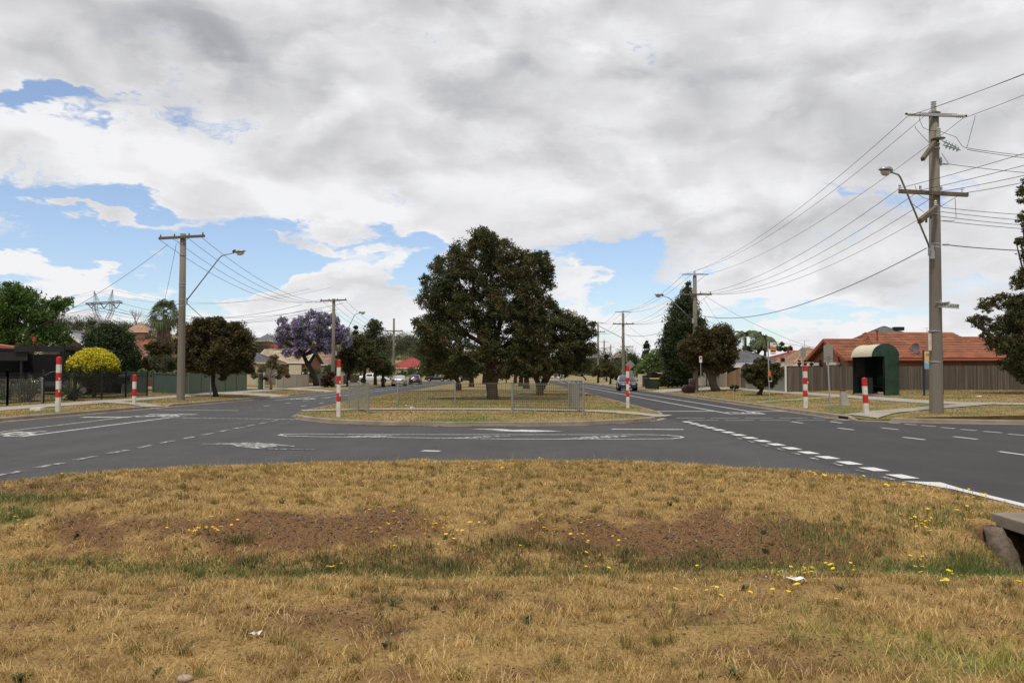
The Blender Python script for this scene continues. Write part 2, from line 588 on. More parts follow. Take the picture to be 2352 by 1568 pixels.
def TL(x, y):
    x = np.asarray(x, float); y = np.asarray(y, float)
    e = left_edge(y) - x
    z = .13 + .03 * np.clip(e, 0, 12)
    for a, b, w in RAMPS_L:
        f = sm(a - .7, a, y) * (1 - sm(b, b + .7, y)) * (1 - sm(.6, 1.6, e))
        z = z * (1 - f) + f * (.012 + .1 * e)
    return z
def TR(x, y):
    x = np.asarray(x, float); y = np.asarray(y, float)
    e = x - right_edge(np.maximum(y, 29))
    z = .13 + .035 * np.clip(e, 0, 11)
    for a, b, w in RAMPS_R:
        f = sm(a - .7, a, y) * (1 - sm(b, b + .7, y)) * (1 - sm(.6, 1.6, e))
        z = z * (1 - f) + f * (.012 + .1 * e)
    # pram ramp at the near corner
    f = np.exp(-(((x - 12.9) / .9) ** 2 + ((y - 29.2) / .8) ** 2) * .9)
    return z * (1 - f) + f * .03

# near median (where the photographer stands)
nm_l, nm_r = -7.75, 6.12
def nm_end(x):
    return np.interp(x, [-7.75, -7.4, -6.9, -5.65, -3.5, 0, 2.0, 3.4, 4.7, 5.5, 5.9, 6.12], [10.6, 11.9, 12.7, 13.75, 14.7, 15.1, 14.9, 14.2, 13.15, 12.0, 10.7, 9.3])
def near_h(x, y):
    x = np.asarray(x, float); y = np.asarray(y, float)
    yc = 8.05 + .12 * np.sin(x * .8) + .25 * (fbm(x, y * 0, .35, 2) - .5)
    depth = .34 + .06 * sm(2.5, 5.2, x) - .10 * sm(-3, -7, x)
    d = y - yc
    a = -depth * np.where(d < 0, np.exp(-(d / 1.0) ** 2), np.exp(-(d / .80) ** 2))
    base = np.where(y > yc, .04 + .12 * sm(.3, 3, d), .04 * sm(-3, 0, d) - .02 * sm(-3, -6, d))
    z = a + base
    z = z + .11 * (fbm(x, y, .9, 4) - .5) + .05 * (fbm(x, y, 5, 3) - .5) + .03 * (fbm(x + 9, y, 2.2, 2) - .5)
    # fresh mole-like mounds on the bank
    edge = nm_end(x) - y
    k = sm(.15, 1.2, edge) * sm(.1, .8, x - nm_l) * sm(.05, .5, nm_r - x)
    # pit under the slab
    pit = sm(4.95, 5.12, x) * sm(7.75, 8.05, y) * (1 - sm(8.95, 9.12, y))
    z = z * k + .055 * (1 - k)
    return z * (1 - pit) + -.62 * pit

def spot(x, y, xv, yv, rx, ry, z=0.0):
    p = G(xv, yv, z)
    return np.exp(-(((x - p.x) / rx) ** 2 + ((y - p.y) / ry) ** 2))
def near_patch(x, y):
    """(bare soil, green) at a point of the near verge"""
    x = np.asarray(x, float); y = np.asarray(y, float)
    wx_ = x + .9 * (fbm(x, y, 1.7, 3) - .5); wy_ = y + .9 * (fbm(x + 31, y, 2.1, 3) - .5)
    bare = .95 * spot(wx_, wy_, 620, 1208, .5, .5) + .7 * spot(wx_, wy_, 830, 1205, .6, .45) + .5 * spot(wx_, wy_, 1000, 1235, .4, .25)
    bare = bare + .8 * spot(wx_, wy_, 1480, 1215, .9, .42) + .75 * spot(wx_, wy_, 1740, 1220, .9, .45) + .5 * spot(wx_, wy_, 240, 1215, .4, .3)
    bare = bare * 1.15 + 1.3 * np.clip(fbm(x, y, 1.5, 4) - .46, 0, 1) * np.exp(-((y - 8.95) / .5) ** 2) * sm(-6.5, -4, x) * sm(4.6, 3.4, x)
    bare = bare + 1.4 * sm(4.9, 5.0, x) * sm(7.75, 7.95, y) * (1 - sm(9.0, 9.15, y))
    bare = bare * (.35 + 1.3 * fbm(x, y, 4.3, 3))
    bare = bare + .5 * spot(x, y, 60, 1150, .9, .8) + .15 * spot(x, y, 1100, 1400, 1.5, .5) + .15 * spot(x, y, 400, 1450, 1.0, .5)
    n = fbm(x, y, 1.3, 5)
    bare = bare + 1.5 * np.clip(n - .52, 0, 1) * (1 - .4 * sm(8.8, 10.5, y))
    bare = bare + .9 * np.clip(fbm(x + 50, y, 3.1, 3) - .56, 0, 1) * (1 - sm(9, 10, y))
    yc = 8.0 + .12 * np.sin(x * .8)
    sw = np.exp(-((y - yc - .05) / .42) ** 2)
    sw = np.exp(-((y - yc - .02) / (.26 + .16 * sm(1.5, 3, x))) ** 2)
    g = sw * (.30 * sm(-1.2, -2.2, x) * sm(-6.5, -4.5, x) + .85 * sm(1.6, 3.2, x) + .16)
    g = g + np.exp(-((y - 7.2) / .8) ** 2) * sm(2.8, 4.2, x) * .3
    g = g + .9 * spot(x, y, 30, 1195, .45, .3) + .5 * spot(x, y, 60, 1245, .5, .3) + .6 * spot(x, y, 150, 1095, 1.3, .45)
    g = g + .55 * spot(x, y, 2100, 1540, 1.0, .55) + .6 * spot(x, y, 1780, 1450, .5, .4) + .7 * spot(x, y, 2330, 1500, .5, .3)
    g = g + .2 * spot(x, y, 2150, 1250, .5, .4) + .35 * np.exp(-((nm_end(x) - y) / .35) ** 2) * sm(.45, .62, fbm(x, y, .8, 2) + .1)
    g = g * np.clip(4.2 * (fbm(x + 3, y + 8, 1.9, 4) - .33), .0, 1.7)
    return np.clip(bare, 0, 1.2), np.clip(g, 0, 1.3)

def grid_mesh(name, X, Y, Z, mats, cols=None, skirt=None):
    """structured surface; skirt = depth of a vertical border all round"""
    n, m = X.shape
    V = np.stack([X, Y, Z], -1).reshape(-1, 3)
    idx = np.arange(n * m).reshape(n, m)
    Fq = np.stack([idx[:-1, :-1], idx[:-1, 1:], idx[1:, 1:], idx[1:, :-1]], -1).reshape(-1, 4)
    # keep upward winding
    a, b, c = V[Fq[0, 0]], V[Fq[0, 1]], V[Fq[0, 2]]
    if np.cross(b - a, c - a)[2] < 0: Fq = Fq[:, ::-1]
    if skirt:
        ring = list(idx[0, :]) + list(idx[1:, -1]) + list(idx[-1, -2::-1]) + list(idx[-2:0:-1, 0])
        lo = V[ring].copy(); lo[:, 2] = skirt
        base = len(V)
        V = np.vstack([V, lo])
        k = len(ring)
        S = np.array([[ring[i], ring[(i + 1) % k], base + (i + 1) % k, base + i] for i in range(k)])
        Fq = np.vstack([Fq, S])
        if cols is not None:
            cols = np.vstack([cols.reshape(-1, 3), cols.reshape(-1, 3)[ring]])
    elif cols is not None:
        cols = cols.reshape(-1, 3)
    return npmesh(name, V, Fq, 4, mats, cols, smooth=False)

# --- base ground with the hills behind the suburb
def hill_h(x, y):
    az = x / np.maximum(y, 1)
    H = np.interp(az, [-.9, -.6, -.5, -.42, -.3, -.15, -.05, .05, .12, .2, .4, .8], [26, 27, 26.5, 24.5, 22, 19.5, 15, 12, 10, 5, 3, 3])
    return H * sm(150, 470, y) * (.9 + .2 * fbm(x, y, .006, 3)) - .75
xs = np.concatenate([np.linspace(-1500, -420, 14), np.linspace(-400, 400, 90), np.linspace(420, 1500, 14)])
ys = np.concatenate([np.linspace(-300, 140, 12), np.linspace(150, 620, 60), np.linspace(650, 3000, 16)])
X, Y = np.meshgrid(xs, ys)
struct(grid_mesh('ground', X, Y, hill_h(X, Y), 'hill_ground'))

# --- road sheet
xs = np.array([-18.6, -12, nm_l + .02, nm_l + .021] + list(np.linspace(nm_l + .1, nm_r - .05, 60)) + [nm_r - .021, nm_r - .02, 8, 12, 20, 40, 90])
ylow = np.where((xs < nm_l + .0205) | (xs > nm_r - .0205), -25, nm_end(xs) - .12)
yt = np.concatenate([np.linspace(0, 1, 40)])
XX = np.repeat(xs[None, :], len(yt), 0)
YY = ylow[None, :] + (200 - ylow[None, :]) * yt[:, None]
road = struct(grid_mesh('road', XX, YY, XX * 0, 'asphalt'))
xs = np.linspace(-190, 60, 30); ys = np.linspace(200.0, 229, 6)
X, Y = np.meshgrid(xs, ys)
struct(grid_mesh('road', X, Y, X * 0 - .002, 'asphalt'))

# --- verges
e = np.concatenate([np.linspace(0, 6, 25), np.linspace(6.5, 20, 16), np.linspace(24, 120, 14)])
ys = np.concatenate([np.arange(-25, 36, 3.0), np.arange(36, 80, .5), np.arange(80, 150, 1.5), np.arange(150, 191, 2)])
E, Y = np.meshgrid(e, ys)
X = left_edge(Y) - .15 - E
struct(grid_mesh('left_verge', X, Y, TL(X, Y), 'verge_ground', skirt=-.2))
ys = np.concatenate([np.arange(29.5, 40, .5), np.arange(40, 80, .5), np.arange(80, 150, 1.5), np.arange(150, 229, 2)])
E, Y = np.meshgrid(e, ys)
X = right_edge(Y) + .15 + E
struct(grid_mesh('right_verge', X, Y, TR(X, Y), 'verge_ground', skirt=-.2))
# right corner strip between the crossing street and the verge
def cr_front(x): return np.interp(x, [12.1, 12.6, 13.1, 14.5, 16.6, 22, 40, 130], [29.3, 28.8, 28.35, 27.6, 26.9, 25.6, 23, 20])
xs = np.concatenate([np.arange(12.25, 20, .25), np.arange(20, 132, 2)])
t = np.linspace(0, 1, 12)
X = np.repeat(xs[None, :], 12, 0)
Y = (cr_front(X) + .15) + (29.5 - cr_front(X) - .15) * t[:, None]
struct(grid_mesh('right_verge', X, Y, TR(X, Y), 'verge_ground', skirt=-.2))
# far verge beyond the bend
X, Y = np.meshgrid(np.linspace(-250, 20, 40), np.concatenate([[229.0], np.linspace(232, 262, 8)]))
struct(grid_mesh('far_verge', X, Y, X * 0 + .13 + .02 * (Y - 229), 'verge_ground', skirt=-.2))

# --- far median
med_l = lin([(25, -8.3), (32, -8.55), (45, -9.1), (70, -9.3), (150, -9.4), (200, -9.6)])
med_r = lin([(25, 5.75), (37, 5.95), (68, 5.9), (120, 6.1), (150, 6.0), (160, 5.2), (170, 3.2), (177, .2), (182, -4), (186, -9)])
def med_front(u):
    return np.interp(u, [0, .02, .05, .1, .17, .28, .45, .6, .75, .88, .95, .985, 1], [32.6, 31.4, 30.1, 28.9, 27.6, 26.5, 25.95, 25.95, 26.5, 27.8, 29.2, 30.6, 32.5])
def TM(x, y):
    x = np.asarray(x, float); y = np.asarray(y, float)
    z = .13 + .05 * np.sin(np.clip((x + 9.3) / 15.2, 0, 1) * PI) * sm(28, 34, y)
    f = np.exp(-(((x - 5.6) / .8) ** 2 + ((y - 30.6) / 1.6) ** 2) * .9)
    return z * (1 - f) + f * .03
u = np.concatenate([np.linspace(0, .1, 10), np.linspace(.12, .88, 34), np.linspace(.9, 1, 10)])
t = np.concatenate([np.linspace(0, .15, 40), np.linspace(.16, 1, 50)])
U, T_ = np.meshgrid(u, t)
Y = med_front(U) + (184 - med_front(U)) * T_
X = med_l(Y) + .15 + U * (med_r(Y) - med_l(Y) - .3)
struct(grid_mesh('median', X, Y, TM(X, Y), 'verge_ground', skirt=-.2))

# --- near median
gx = np.linspace(nm_l + .1, nm_r - .1, 190)
t = np.concatenate([np.linspace(0, .28, 12), np.linspace(.29, 1, 230)])
XX = np.repeat(gx[None, :], len(t), 0)
YY = -6 + (nm_end(XX) - .12 + 6) * t[:, None]
b_, g_ = near_patch(XX, YY)
cols = np.stack([b_ * .6, g_ * .7, b_ * 0], -1)
nv = struct(grid_mesh('near_verge', XX, YY, near_h(XX, YY), 'near_ground', cols, skirt=-.8))

# --- kerbs: a cast kerb with a gutter tray, following an edge
def kerb(name, pts, side, gaps=(), matn='kerb_concrete', gutter=.3, kh=1.0):
    """pts plan points along the edge; side=+1 when the verge lies to the left of the walking direction"""
    mb = MB()
    P = [Vector((p[0], p[1], 0)) for p in pts]
    n = len(P)
    nor = []
    for i in range(n):
        d = (P[min(n - 1, i + 1)] - P[max(0, i - 1)]).normalized()
        nor.append(Vector((-d.y, d.x, 0)) * side)
    prof = [(-gutter, .006), (-.012, .012), (.0, .115 * kh), (.025, .14 * kh), (.15, .145 * kh), (.16, -.1)]
    rows = []
    for i in range(n):
        low = any((P[i] - Vector((gx_, gy_, 0))).length < r_ for gx_, gy_, r_ in gaps)
        rows.append([P[i] + nor[i] * a + Vector((0, 0, (min(z, .018 + .02 * max(a, 0)) if low else z))) for a, z in prof])
    k = len(prof)
    vs = [p for r in rows for p in r]
    fs = []
    for i in range(n - 1):
        for j in range(k - 1):
            a = i * k + j
            q = (a, a + 1, a + k + 1, a + k)
            fs.append(q if side < 0 else q[::-1])
    mb.faces(vs, fs)
    return struct(mb.build(name, matn))
def resample(pts, step):
    out = [Vector((pts[0][0], pts[0][1], 0))]
    for a, b in zip(pts[:-1], pts[1:]):
        a = Vector((a[0], a[1], 0)); b = Vector((b[0], b[1], 0))
        n = max(1, int((b - a).length / step))
        for i in range(1, n + 1): out.append(a.lerp(b, i / n))
    return out
ysl = list(np.arange(-25, 190, .7))
kerb('kerb', [(float(left_edge(y)), y) for y in ysl], 1, [(float(left_edge((a + b) / 2)), (a + b) / 2, (b - a) / 2 + .2) for a, b, w in RAMPS_L])
ysl = list(np.arange(29.3, 150, .7)) + list(np.arange(150, 227, 2))
kerb('kerb', [(float(right_edge(y)), y) for y in ysl], -1, [(float(right_edge((a + b) / 2)), (a + b) / 2, (b - a) / 2 + .2) for a, b, w in RAMPS_R] + [(12.1, 29.3, .7)])
kerb('kerb', resample([(x, float(cr_front(x))) for x in (12.15, 12.4, 12.6, 12.9, 13.1, 14.5, 16.6, 22, 40, 100)], .3), 1, [(12.4, 28.9, .75)])
# median kerb: front bullnose with a ramp on its right corner, then both sides
uu = np.concatenate([np.linspace(0, .1, 24), np.linspace(.11, .88, 60), np.linspace(.885, 1, 26)])
front = [(float(med_l(med_front(q)) + q * (med_r(med_front(q)) - med_l(med_front(q)))), float(med_front(q))) for q in uu]
lft = [(float(med_l(y)), y) for y in np.arange(183, 33, -1.5)]
rgt = [(float(med_r(y)), y) for y in np.arange(33.5, 184, 1.5)]
kerb('kerb', lft + front + rgt, 1, [(5.5, 30.4, 1.35), (-8.55, 31.9, .9)], gutter=.10)
# near median kerb, flush top seen from behind
xs = np.linspace(nm_l, nm_r, 90)
kerb('kerb', [(nm_l, y) for y in np.arange(-20, 10.6, 1.5)] + [(float(x), float(nm_end(x))) for x in xs] + [(nm_r, y) for y in np.arange(9, -20, -1.5)], -1, gutter=.1, kh=.62)
sd = MB()
# gully mouths under the kerbs
for (x, y, w) in ((float(right_edge(29.8)) - .02, 30.2, .8),):
    sd.box((x, y, .06), (.06, w, .08))
sd.box((float(left_edge(41.6)) + .03, 44.5, .06), (.06, .9, .08))
o = sd.build('gully_mouth', 'black_void'); struct(o)

# --- paths: strips of concrete following the verge
def strip_sheet(name, cl, width, hf, matn, lift=.02, joints=1.6):
    mb = MB()
    P = resample(cl, .5)
    n = len(P)
    vs = []
    for i in range(n):
        d = (P[min(n - 1, i + 1)] - P[max(0, i - 1)]).normalized()
        s_ = Vector((-d.y, d.x, 0))
        for k in range(5):
            q = P[i] + s_ * width * (k / 4 - .5)
            vs.append((q.x, q.y, float(hf(q.x, q.y)) + lift))
    fs = [(i * 5 + k, (i + 1) * 5 + k, (i + 1) * 5 + k + 1, i * 5 + k + 1) for i in range(n - 1) for k in range(4)]
    mb.faces(vs, fs)
    o = mb.build(name, matn)
    return struct(o)
strip_sheet('footpath', [(-20.6, 22), (-20.6, 150)], 1.4, TL, 'concrete')
strip_sheet('footpath', [(19.0, 150), (19.0, 45), (18.8, 40), (18.9, 36), (20.5, 33.5), (24, 32), (40, 30)], 1.5, TR, 'concrete')
strip_sheet('footpath', [(12.6, 30.0), (14.3, 31.4), (15.6, 32.2), (19.5, 34.4)], 1.3, TR, 'concrete', .03)
strip_sheet('edge_strip', [(12.35, 41.9), (18.3, 45.6)], .13, TR, 'white_trim', .085)
strip_sheet('footpath', [(-17.3, 40.2), (-20.6, 41.5)], 1.4, TL, 'concrete', .03)
for a, b, w in RAMPS_L[1:]:
    m_ = (a + b) / 2
    strip_sheet('driveway', [(float(left_edge(m_)) - .02, m_), (-24.5, m_)], b - a, TL, 'concrete', .035)
for a, b, w in RAMPS_R:
    m_ = (a + b) / 2
    strip_sheet('driveway', [(float(right_edge(m_)) + .02, m_), (23.5, m_)], b - a, TR, 'concrete', .035)
# path across the median between the two gaps of the barrier
strip_sheet('footpath', [(-8.5, 33.5), (-6, 34.4), (-1, 34.0), (3.2, 33.0), (5.7, 30.9)], 1.2, TM, 'concrete', .03)
# yellow warning strips beside the ramps
def small_strip(p, q, w, hf, name='warning_strip', matn='yellow_strip'):
    o = strip_sheet(name, [p, q], w, hf, matn, .06); return o
small_strip((3.9, 30.9), (4.5, 30.1), .09, TM)
small_strip((13.7, 31.2), (14.9, 30.3), .09, TR)

# ============================================================ road markings (parts of the road)
def mark(name, quads, matn='road_paint', z=.008):
    mb = MB()
    for i, q in enumerate(quads): mb.poly([(p[0], p[1], z + (.0012 * (i % 7) if len(quads) < 40 else .0005 * (i % 9))) for p in q])
    # orient upwards
    o = mb.build(name, matn, road)
    me = o.data
    fl = [p for p in me.polygons if p.normal.z < 0]
    if fl:
        bm = bmesh.new(); bm.from_mesh(me)
        bmesh.ops.reverse_faces(bm, faces=[f for f in bm.faces if f.normal.z < 0])
        bm.to_mesh(me); bm.free()
    return o
def seg(a, b, w):
    a = Vector((a[0], a[1])); b = Vector((b[0], b[1]))
    d = (b - a).normalized(); s_ = Vector((-d.y, d.x)) * w / 2
    return [a - s_, b - s_, b + s_, a + s_]
def line(name, pts, w, matn='road_paint'):
    return mark(name, [seg(a, b, w) for a, b in zip(pts[:-1], pts[1:])], matn)
def gseg(a, b): return (G(*a), G(*b))
# right carriageway: bicycle lane lines
bl = [(8.95, 33.9)] + [(8.85 + .0 * y, y) for y in (45, 60, 80, 100, 130)] + [(9.2, 150), (9.9, 170), (10.4, 185), (9.5, 200), (6, 210), (-2, 214.5), (-20, 216)]
line('lane_line', bl, .11, 'fresh_paint')
bl2 = [(10.35, 33.9)] + [(10.45, y) for y in (45, 60, 80, 100, 130)] + [(10.9, 150), (11.6, 170), (12.3, 188), (12, 203), (8.5, 213), (0, 217.5), (-20, 219)]
line('lane_line', bl2, .11, 'fresh_paint')
line('stop_line', [(6.2, 36.4), (8.9, 36.4)], .32)
line('stop_line', [(10.5, 36.3), (11.95, 36.3)], .26)
line('lane_line', [(8.9, 33.9), (10.4, 33.9)], .2)
for yy, off in ((30.75, 0), (29.35, .15)):
    x = 6.1 + off
    while x < 11.7:
        mark('crossing_line', [seg((x, yy), (min(x + 1.05, 12.1), yy), .1)])
        x += 1.27
# give-way dashes along the right side of the crossing
y = 28.6
k = 0
while y > 12.9:
    xx = 5.98 + .28 * (28.6 - y) / 16
    mark('broken_line', [[(xx - .14, y), (xx + .14, y), (xx + .17, y - .54), (xx - .11, y - .54)]], 'fresh_paint')
    if y < 22: mark('broken_line', [seg((xx - .32, y - .3), (xx - .30, y - .72), .09)], 'worn_paint')
    y -= 1.0
mark('edge_line', [[(6.02, 12.75), (6.5, 12.6), (6.42, 11.6), (6.36, 11.6)], [(6.28, 12.0), (6.44, 12.0), (6.52, 9.5), (6.36, 9.5)], [(6.36, 9.5), (6.52, 9.5), (6.62, -20), (6.46, -20)]], 'fresh_paint')
# lane dashes of the right carriageway and of the turn into the crossing street
rd = [((1817, 968.3), (1844, 971.6)), ((1906, 968), (1934, 971.6)), ((1925, 983), (1961, 987.3)), ((2024, 982.5), (2064, 986.6)), ((2074, 1004), (2125, 1010)), ((2190, 1002.6), (2245, 1009)), ((2295, 1037), (2375, 1048)),
      ((2042, 970.5), (2067, 972.2)), ((2078, 973.8), (2106, 975.8)), ((2116, 977), (2150, 979.4)), ((2161, 981.6), (2194, 984.2)), ((2207, 986), (2243, 988.8)), ((2259, 990.6), (2301, 994)), ((2315, 997), (2385, 1002))]
for a, b in rd:
    a, b = gseg(a, b); mark('lane_dash', [seg(a, b, .11)], 'fresh_paint')
# left carriageway
line('lane_line', [(-14.45, -20), (-14.45, 23.2), (-14.65, 32.3)], .08, 'road_paint')
line('lane_line', [(-12.85, 21.7), (-12.85, 31.2)], .13)
line('stop_line', [(-16.3, 31.4), (-14.45, 31.3)], .38)
line('stop_line', [(-14.75, 33.6), (-12.75, 33.6)], .28)
line('lane_line', [(-12.8, 33.6), (-12.82, 31.2)], .1, 'worn_paint')
line('stop_line', [(-12.8, 31.1), (-11, 30.6), (-9.2, 30.2), (-7.4, 29.6)], .28, 'worn_paint')
line('crossing_line', [(-16.3, 38.0), (-12.2, 37.0)], .14, 'road_paint')
line('crossing_line', [(-15.6, 40.3), (-12.4, 40.1)], .12, 'worn_paint')
for yy in (37.0, 39.3): line('crossing_line', [(-12, yy), (-10.2, yy - .2)], .1, 'worn_paint')
y = 13.3
while y < 29:
    line('broken_line', [(-8.35, y), (-8.3, y + .75)], .15, 'worn_paint')
    y += 1.28
for y in (42, 46, 50, 56, 62, 70, 80):
    line('lane_dash', [(-12.6, y), (-12.55, y + 1.0)], .1)
    if y < 60: line('lane_dash', [(-10.7, y), (-10.7, y + 1.0)], .1)
line('lane_line', [(-14.6, 51), (-14.4, 90), (-14.4, 140)], .1)
line('lane_line', [(-12.9, 56), (-12.8, 95), (-12.8, 140)], .1)

def bike(name, cx, cy, w, h, matn, flip=1, lw=.09):
    q = []
    def ring(x, y, r):
        n = 16
        for i in range(n):
            a, b = 2 * PI * i / n, 2 * PI * (i + 1) / n
            q.append([P_(x + r * math.cos(a), y + r * math.sin(a)), P_(x + r * math.cos(b), y + r * math.sin(b)), P_(x + (r - .07) * math.cos(b), y + (r - .07) * math.sin(b)), P_(x + (r - .07) * math.cos(a), y + (r - .07) * math.sin(a))])
    def P_(x, y): return (cx + x * w, cy + y * h * flip)
    def ln(a, b, t=.06):
        a = Vector(a); b = Vector(b); d = (b - a).normalized(); s_ = Vector((-d.y, d.x)) * t / 2
        q.append([P_(*(a - s_)), P_(*(b - s_)), P_(*(b + s_)), P_(*(a + s_))])
    ring(-.32, -.15, .2); ring(.32, -.15, .2)
    ln((-.32, -.15), (-.1, .2)); ln((-.1, .2), (.2, .2)); ln((.2, .2), (0, -.15)); ln((0, -.15), (-.12, .22)); ln((-.32, -.15), (0, -.15)); ln((.32, -.15), (.17, .32)); ln((.17, .32), (.3, .34)); ln((-.2, .27), (-.04, .27))
    return mark(name, q, matn, .010)
bike('bicycle_symbol', -13.7, 32.45, 1.55, 2.6, 'road_paint')
bike('bicycle_symbol', -13.75, 22.7, 1.6, 2.7, 'road_paint')
bike('bicycle_symbol', -13.6, 54.5, 1.5, 4.0, 'road_paint')
bike('bicycle_symbol', 9.75, 34.75, 1.4, 1.9, 'road_paint', -1)
# turning arrows and the painted island of the median opening
def curve(pts, w, name, matn): return line(name, pts, w, matn)
isl = [G(641, 999), G(650, 997.3), G(700, 996.6), G(900, 998.2), G(1200, 998.6), G(1480, 998.6), G(1530, 1000), G(1567, 1003.5), G(1567, 1005), G(1540, 1008), G(1400, 1009), G(1150, 1008.5), G(900, 1005), G(720, 1003.4), G(660, 1001.6), G(641, 999)]
line('island_outline', isl, .10, 'road_paint')
mark('island_hatch', [[G(765, 1003.8), G(880, 1003.0), G(921, 999.6), G(850, 999.9)]], 'worn_paint')
mark('island_hatch', [[G(1010, 1007.0), G(1080, 1006.0), G(1190, 1001.0), G(1110, 1001.4)]], 'worn_paint')
mark('island_hatch', [[G(1280, 1008.2), G(1370, 1007.4), G(1470, 1000.6), G(1370, 1001.2)]], 'worn_paint')
mark('turn_arrow', [[G(1080, 985), G(1155, 985.4), G(1180, 988), G(1160, 988.6)], [G(1135, 989.5), G(1220, 992), G(1292, 990.3), G(1200, 987)]], 'road_paint')
mark('turn_arrow', [[G(451, 1019.5), G(560, 1017.3), G(620, 1017.6), G(540, 1021.5)], [G(520, 1018.0), G(585, 1016.2), G(660, 1022.5), G(590, 1030.5), G(545, 1025.5)],
                    [G(620, 1018.5), G(675, 1024.5), G(678, 1026), G(610, 1023)], [G(585, 1030), G(725, 1033), G(722, 1034), G(600, 1031.5)]], 'worn_paint')
line('lane_line', [G(1405, 985.5), G(1570, 986.5)], .22, 'road_paint')
line('lane_line', [G(970, 1035.2), G(1010, 1036.2)], .22, 'road_paint')
# ============================================================ vegetation
PAL = {
 'gum': [((0.042, 0.054, 0.018), 4), ((0.057, 0.068, 0.021), 3), ((0.099, 0.072, 0.023), 1.3), ((0.106, 0.060, 0.023), 1.0), ((0.092, 0.106, 0.041), .9)],
 'gumred': [((0.038, 0.048, 0.015), 3), ((0.058, 0.059, 0.019), 3), ((0.093, 0.063, 0.023), 1.4), ((0.089, 0.078, 0.023), 1)],
 'brown': [((0.048, 0.047, 0.015), 3), ((0.073, 0.060, 0.020), 3), ((0.104, 0.064, 0.025), 1.7), ((0.093, 0.085, 0.025), 1)],
 'ash': [((0.061, 0.119, 0.022), 3), ((0.095, 0.169, 0.030), 2), ((0.038, 0.075, 0.017), 2)],
 'conifer': [((0.027, 0.045, 0.017), 3), ((0.043, 0.062, 0.022), 2), ((0.062, 0.083, 0.026), 1)],
 'cypress': [((.018, .034, .014), 3), ((.028, .046, .018), 2), ((.045, .05, .018), .6)],
 'gold_lit': [((0.686, 0.544, 0.026), 3), ((0.515, 0.461, 0.033), 3), ((0.265, 0.314, 0.026), 2), ((0.858, 0.692, 0.052), 1)],
 'gold_shaded': [((.07, .085, .015), 3), ((.045, .06, .012), 3), ((.12, .13, .02), 1)],  # darker greens for the shaded lower half of the golden bush
 'tan': [((.070, .072, .026), 3), ((.105, .080, .030), 2), ((.050, .056, .022), 2)],
 'lime': [((.13, .19, .06), 3), ((.18, .24, .08), 2), ((.08, .12, .03), 2)],
 'mid': [((0.036, 0.066, 0.020), 3), ((0.054, 0.084, 0.022), 2), ((0.072, 0.072, 0.022), 1)],
 'olive': [((0.054, 0.066, 0.031), 3), ((0.084, 0.090, 0.039), 2), ((0.108, 0.072, 0.033), 1)],
 'jac': [((0.289, 0.225, 0.415), 4), ((0.409, 0.339, 0.542), 3), ((0.180, 0.141, 0.288), 2), ((0.084, 0.113, 0.046), 5)],
 'jacgreen': [((.035, .06, .02), 3), ((.06, .085, .03), 2)],
 'rust': [((.09, .03, .02), 3), ((.06, .022, .016), 2)],
 'orange': [((.06, .07, .025), 3), ((.10, .10, .04), 2), ((.19, .085, .02), 2.4)],
 'hillg': [((.035, .05, .022), 3), ((.05, .065, .03), 2), ((.07, .06, .035), 1)],
 'cream': [((.6, .58, .4), 1)],
}

def leaf_arrays(P, L, cols, droop=0.0, rng=RNG, ratio=.42):
    """one bent leaf (two triangles sharing the midrib) per point"""
    n = len(P)
    d = rng.normal(size=(n, 3)); d[:, 2] = d[:, 2] * .7 - droop
    d /= np.linalg.norm(d, axis=1)[:, None]
    r = rng.normal(size=(n, 3))
    s = np.cross(d, r); s /= np.linalg.norm(s, axis=1)[:, None] + 1e-9
    L = np.asarray(L)[:, None]
    w = L * ratio * .5
    a = P - d * L * .5
    b = P + d * L * .5
    l = P + s * w
    q = P - s * w
    V = np.stack([a, l, b, q], 1).reshape(-1, 3)
    Fc = np.arange(n * 4).reshape(n, 4)
    C = np.repeat(cols, 4, 0)
    return V, Fc, C

def crown_points(blobs, n, rng, clump=.34, shell=.55, flat=.85, inner=.25, dens=1.0):
    """blobs: (centre, radius) in metres -> points in clumps on and inside each blob, with the clump index"""
    vol = np.array([b[1] ** 2.2 for b in blobs]); vol = vol / vol.sum()
    pts = []; ids = []; outer = []
    cid = 0
    for (c, r), w in zip(blobs, vol):
        m = int(n * w)
        nc = max(6, int((21 + 11 * r) * dens))
        dirs = rng.normal(size=(nc, 3)); dirs /= np.linalg.norm(dirs, axis=1)[:, None]
        rad = np.where(rng.random(nc) < inner, rng.uniform(.15, shell, nc), rng.uniform(shell, 1.0, nc))
        cc = np.array(c) + dirs * (rad * r)[:, None] * np.array([1, 1, flat])
        cr = r * clump * 1.12 * rng.uniform(.6, 1.25, nc)
        k = rng.integers(0, nc, m)
        q = rng.normal(size=(m, 3)); q /= np.linalg.norm(q, axis=1)[:, None]
        q *= (rng.random(m) ** .5)[:, None] * cr[k][:, None] * np.array([1.05, 1.05, .8])
        pts.append(cc[k] + q); ids.append(k + cid)
        outer.append(rad[k] * np.clip(dirs[k, 2] * .5 + .6, 0, 1))
        cid += nc
    return np.concatenate(pts), np.concatenate(ids), cid

def pal_cols(pal, n, ids, nid, rng):
    cs = np.array([c for c, w in PAL[pal]]); w = np.array([w for c, w in PAL[pal]]); w = w / w.sum()
    tint = rng.choice(len(cs), nid, p=w)
    pick = np.where(rng.random(n) < .55, tint[ids], rng.choice(len(cs), n, p=w))
    return cs[pick] * rng.uniform(.75, 1.3, n)[:, None]

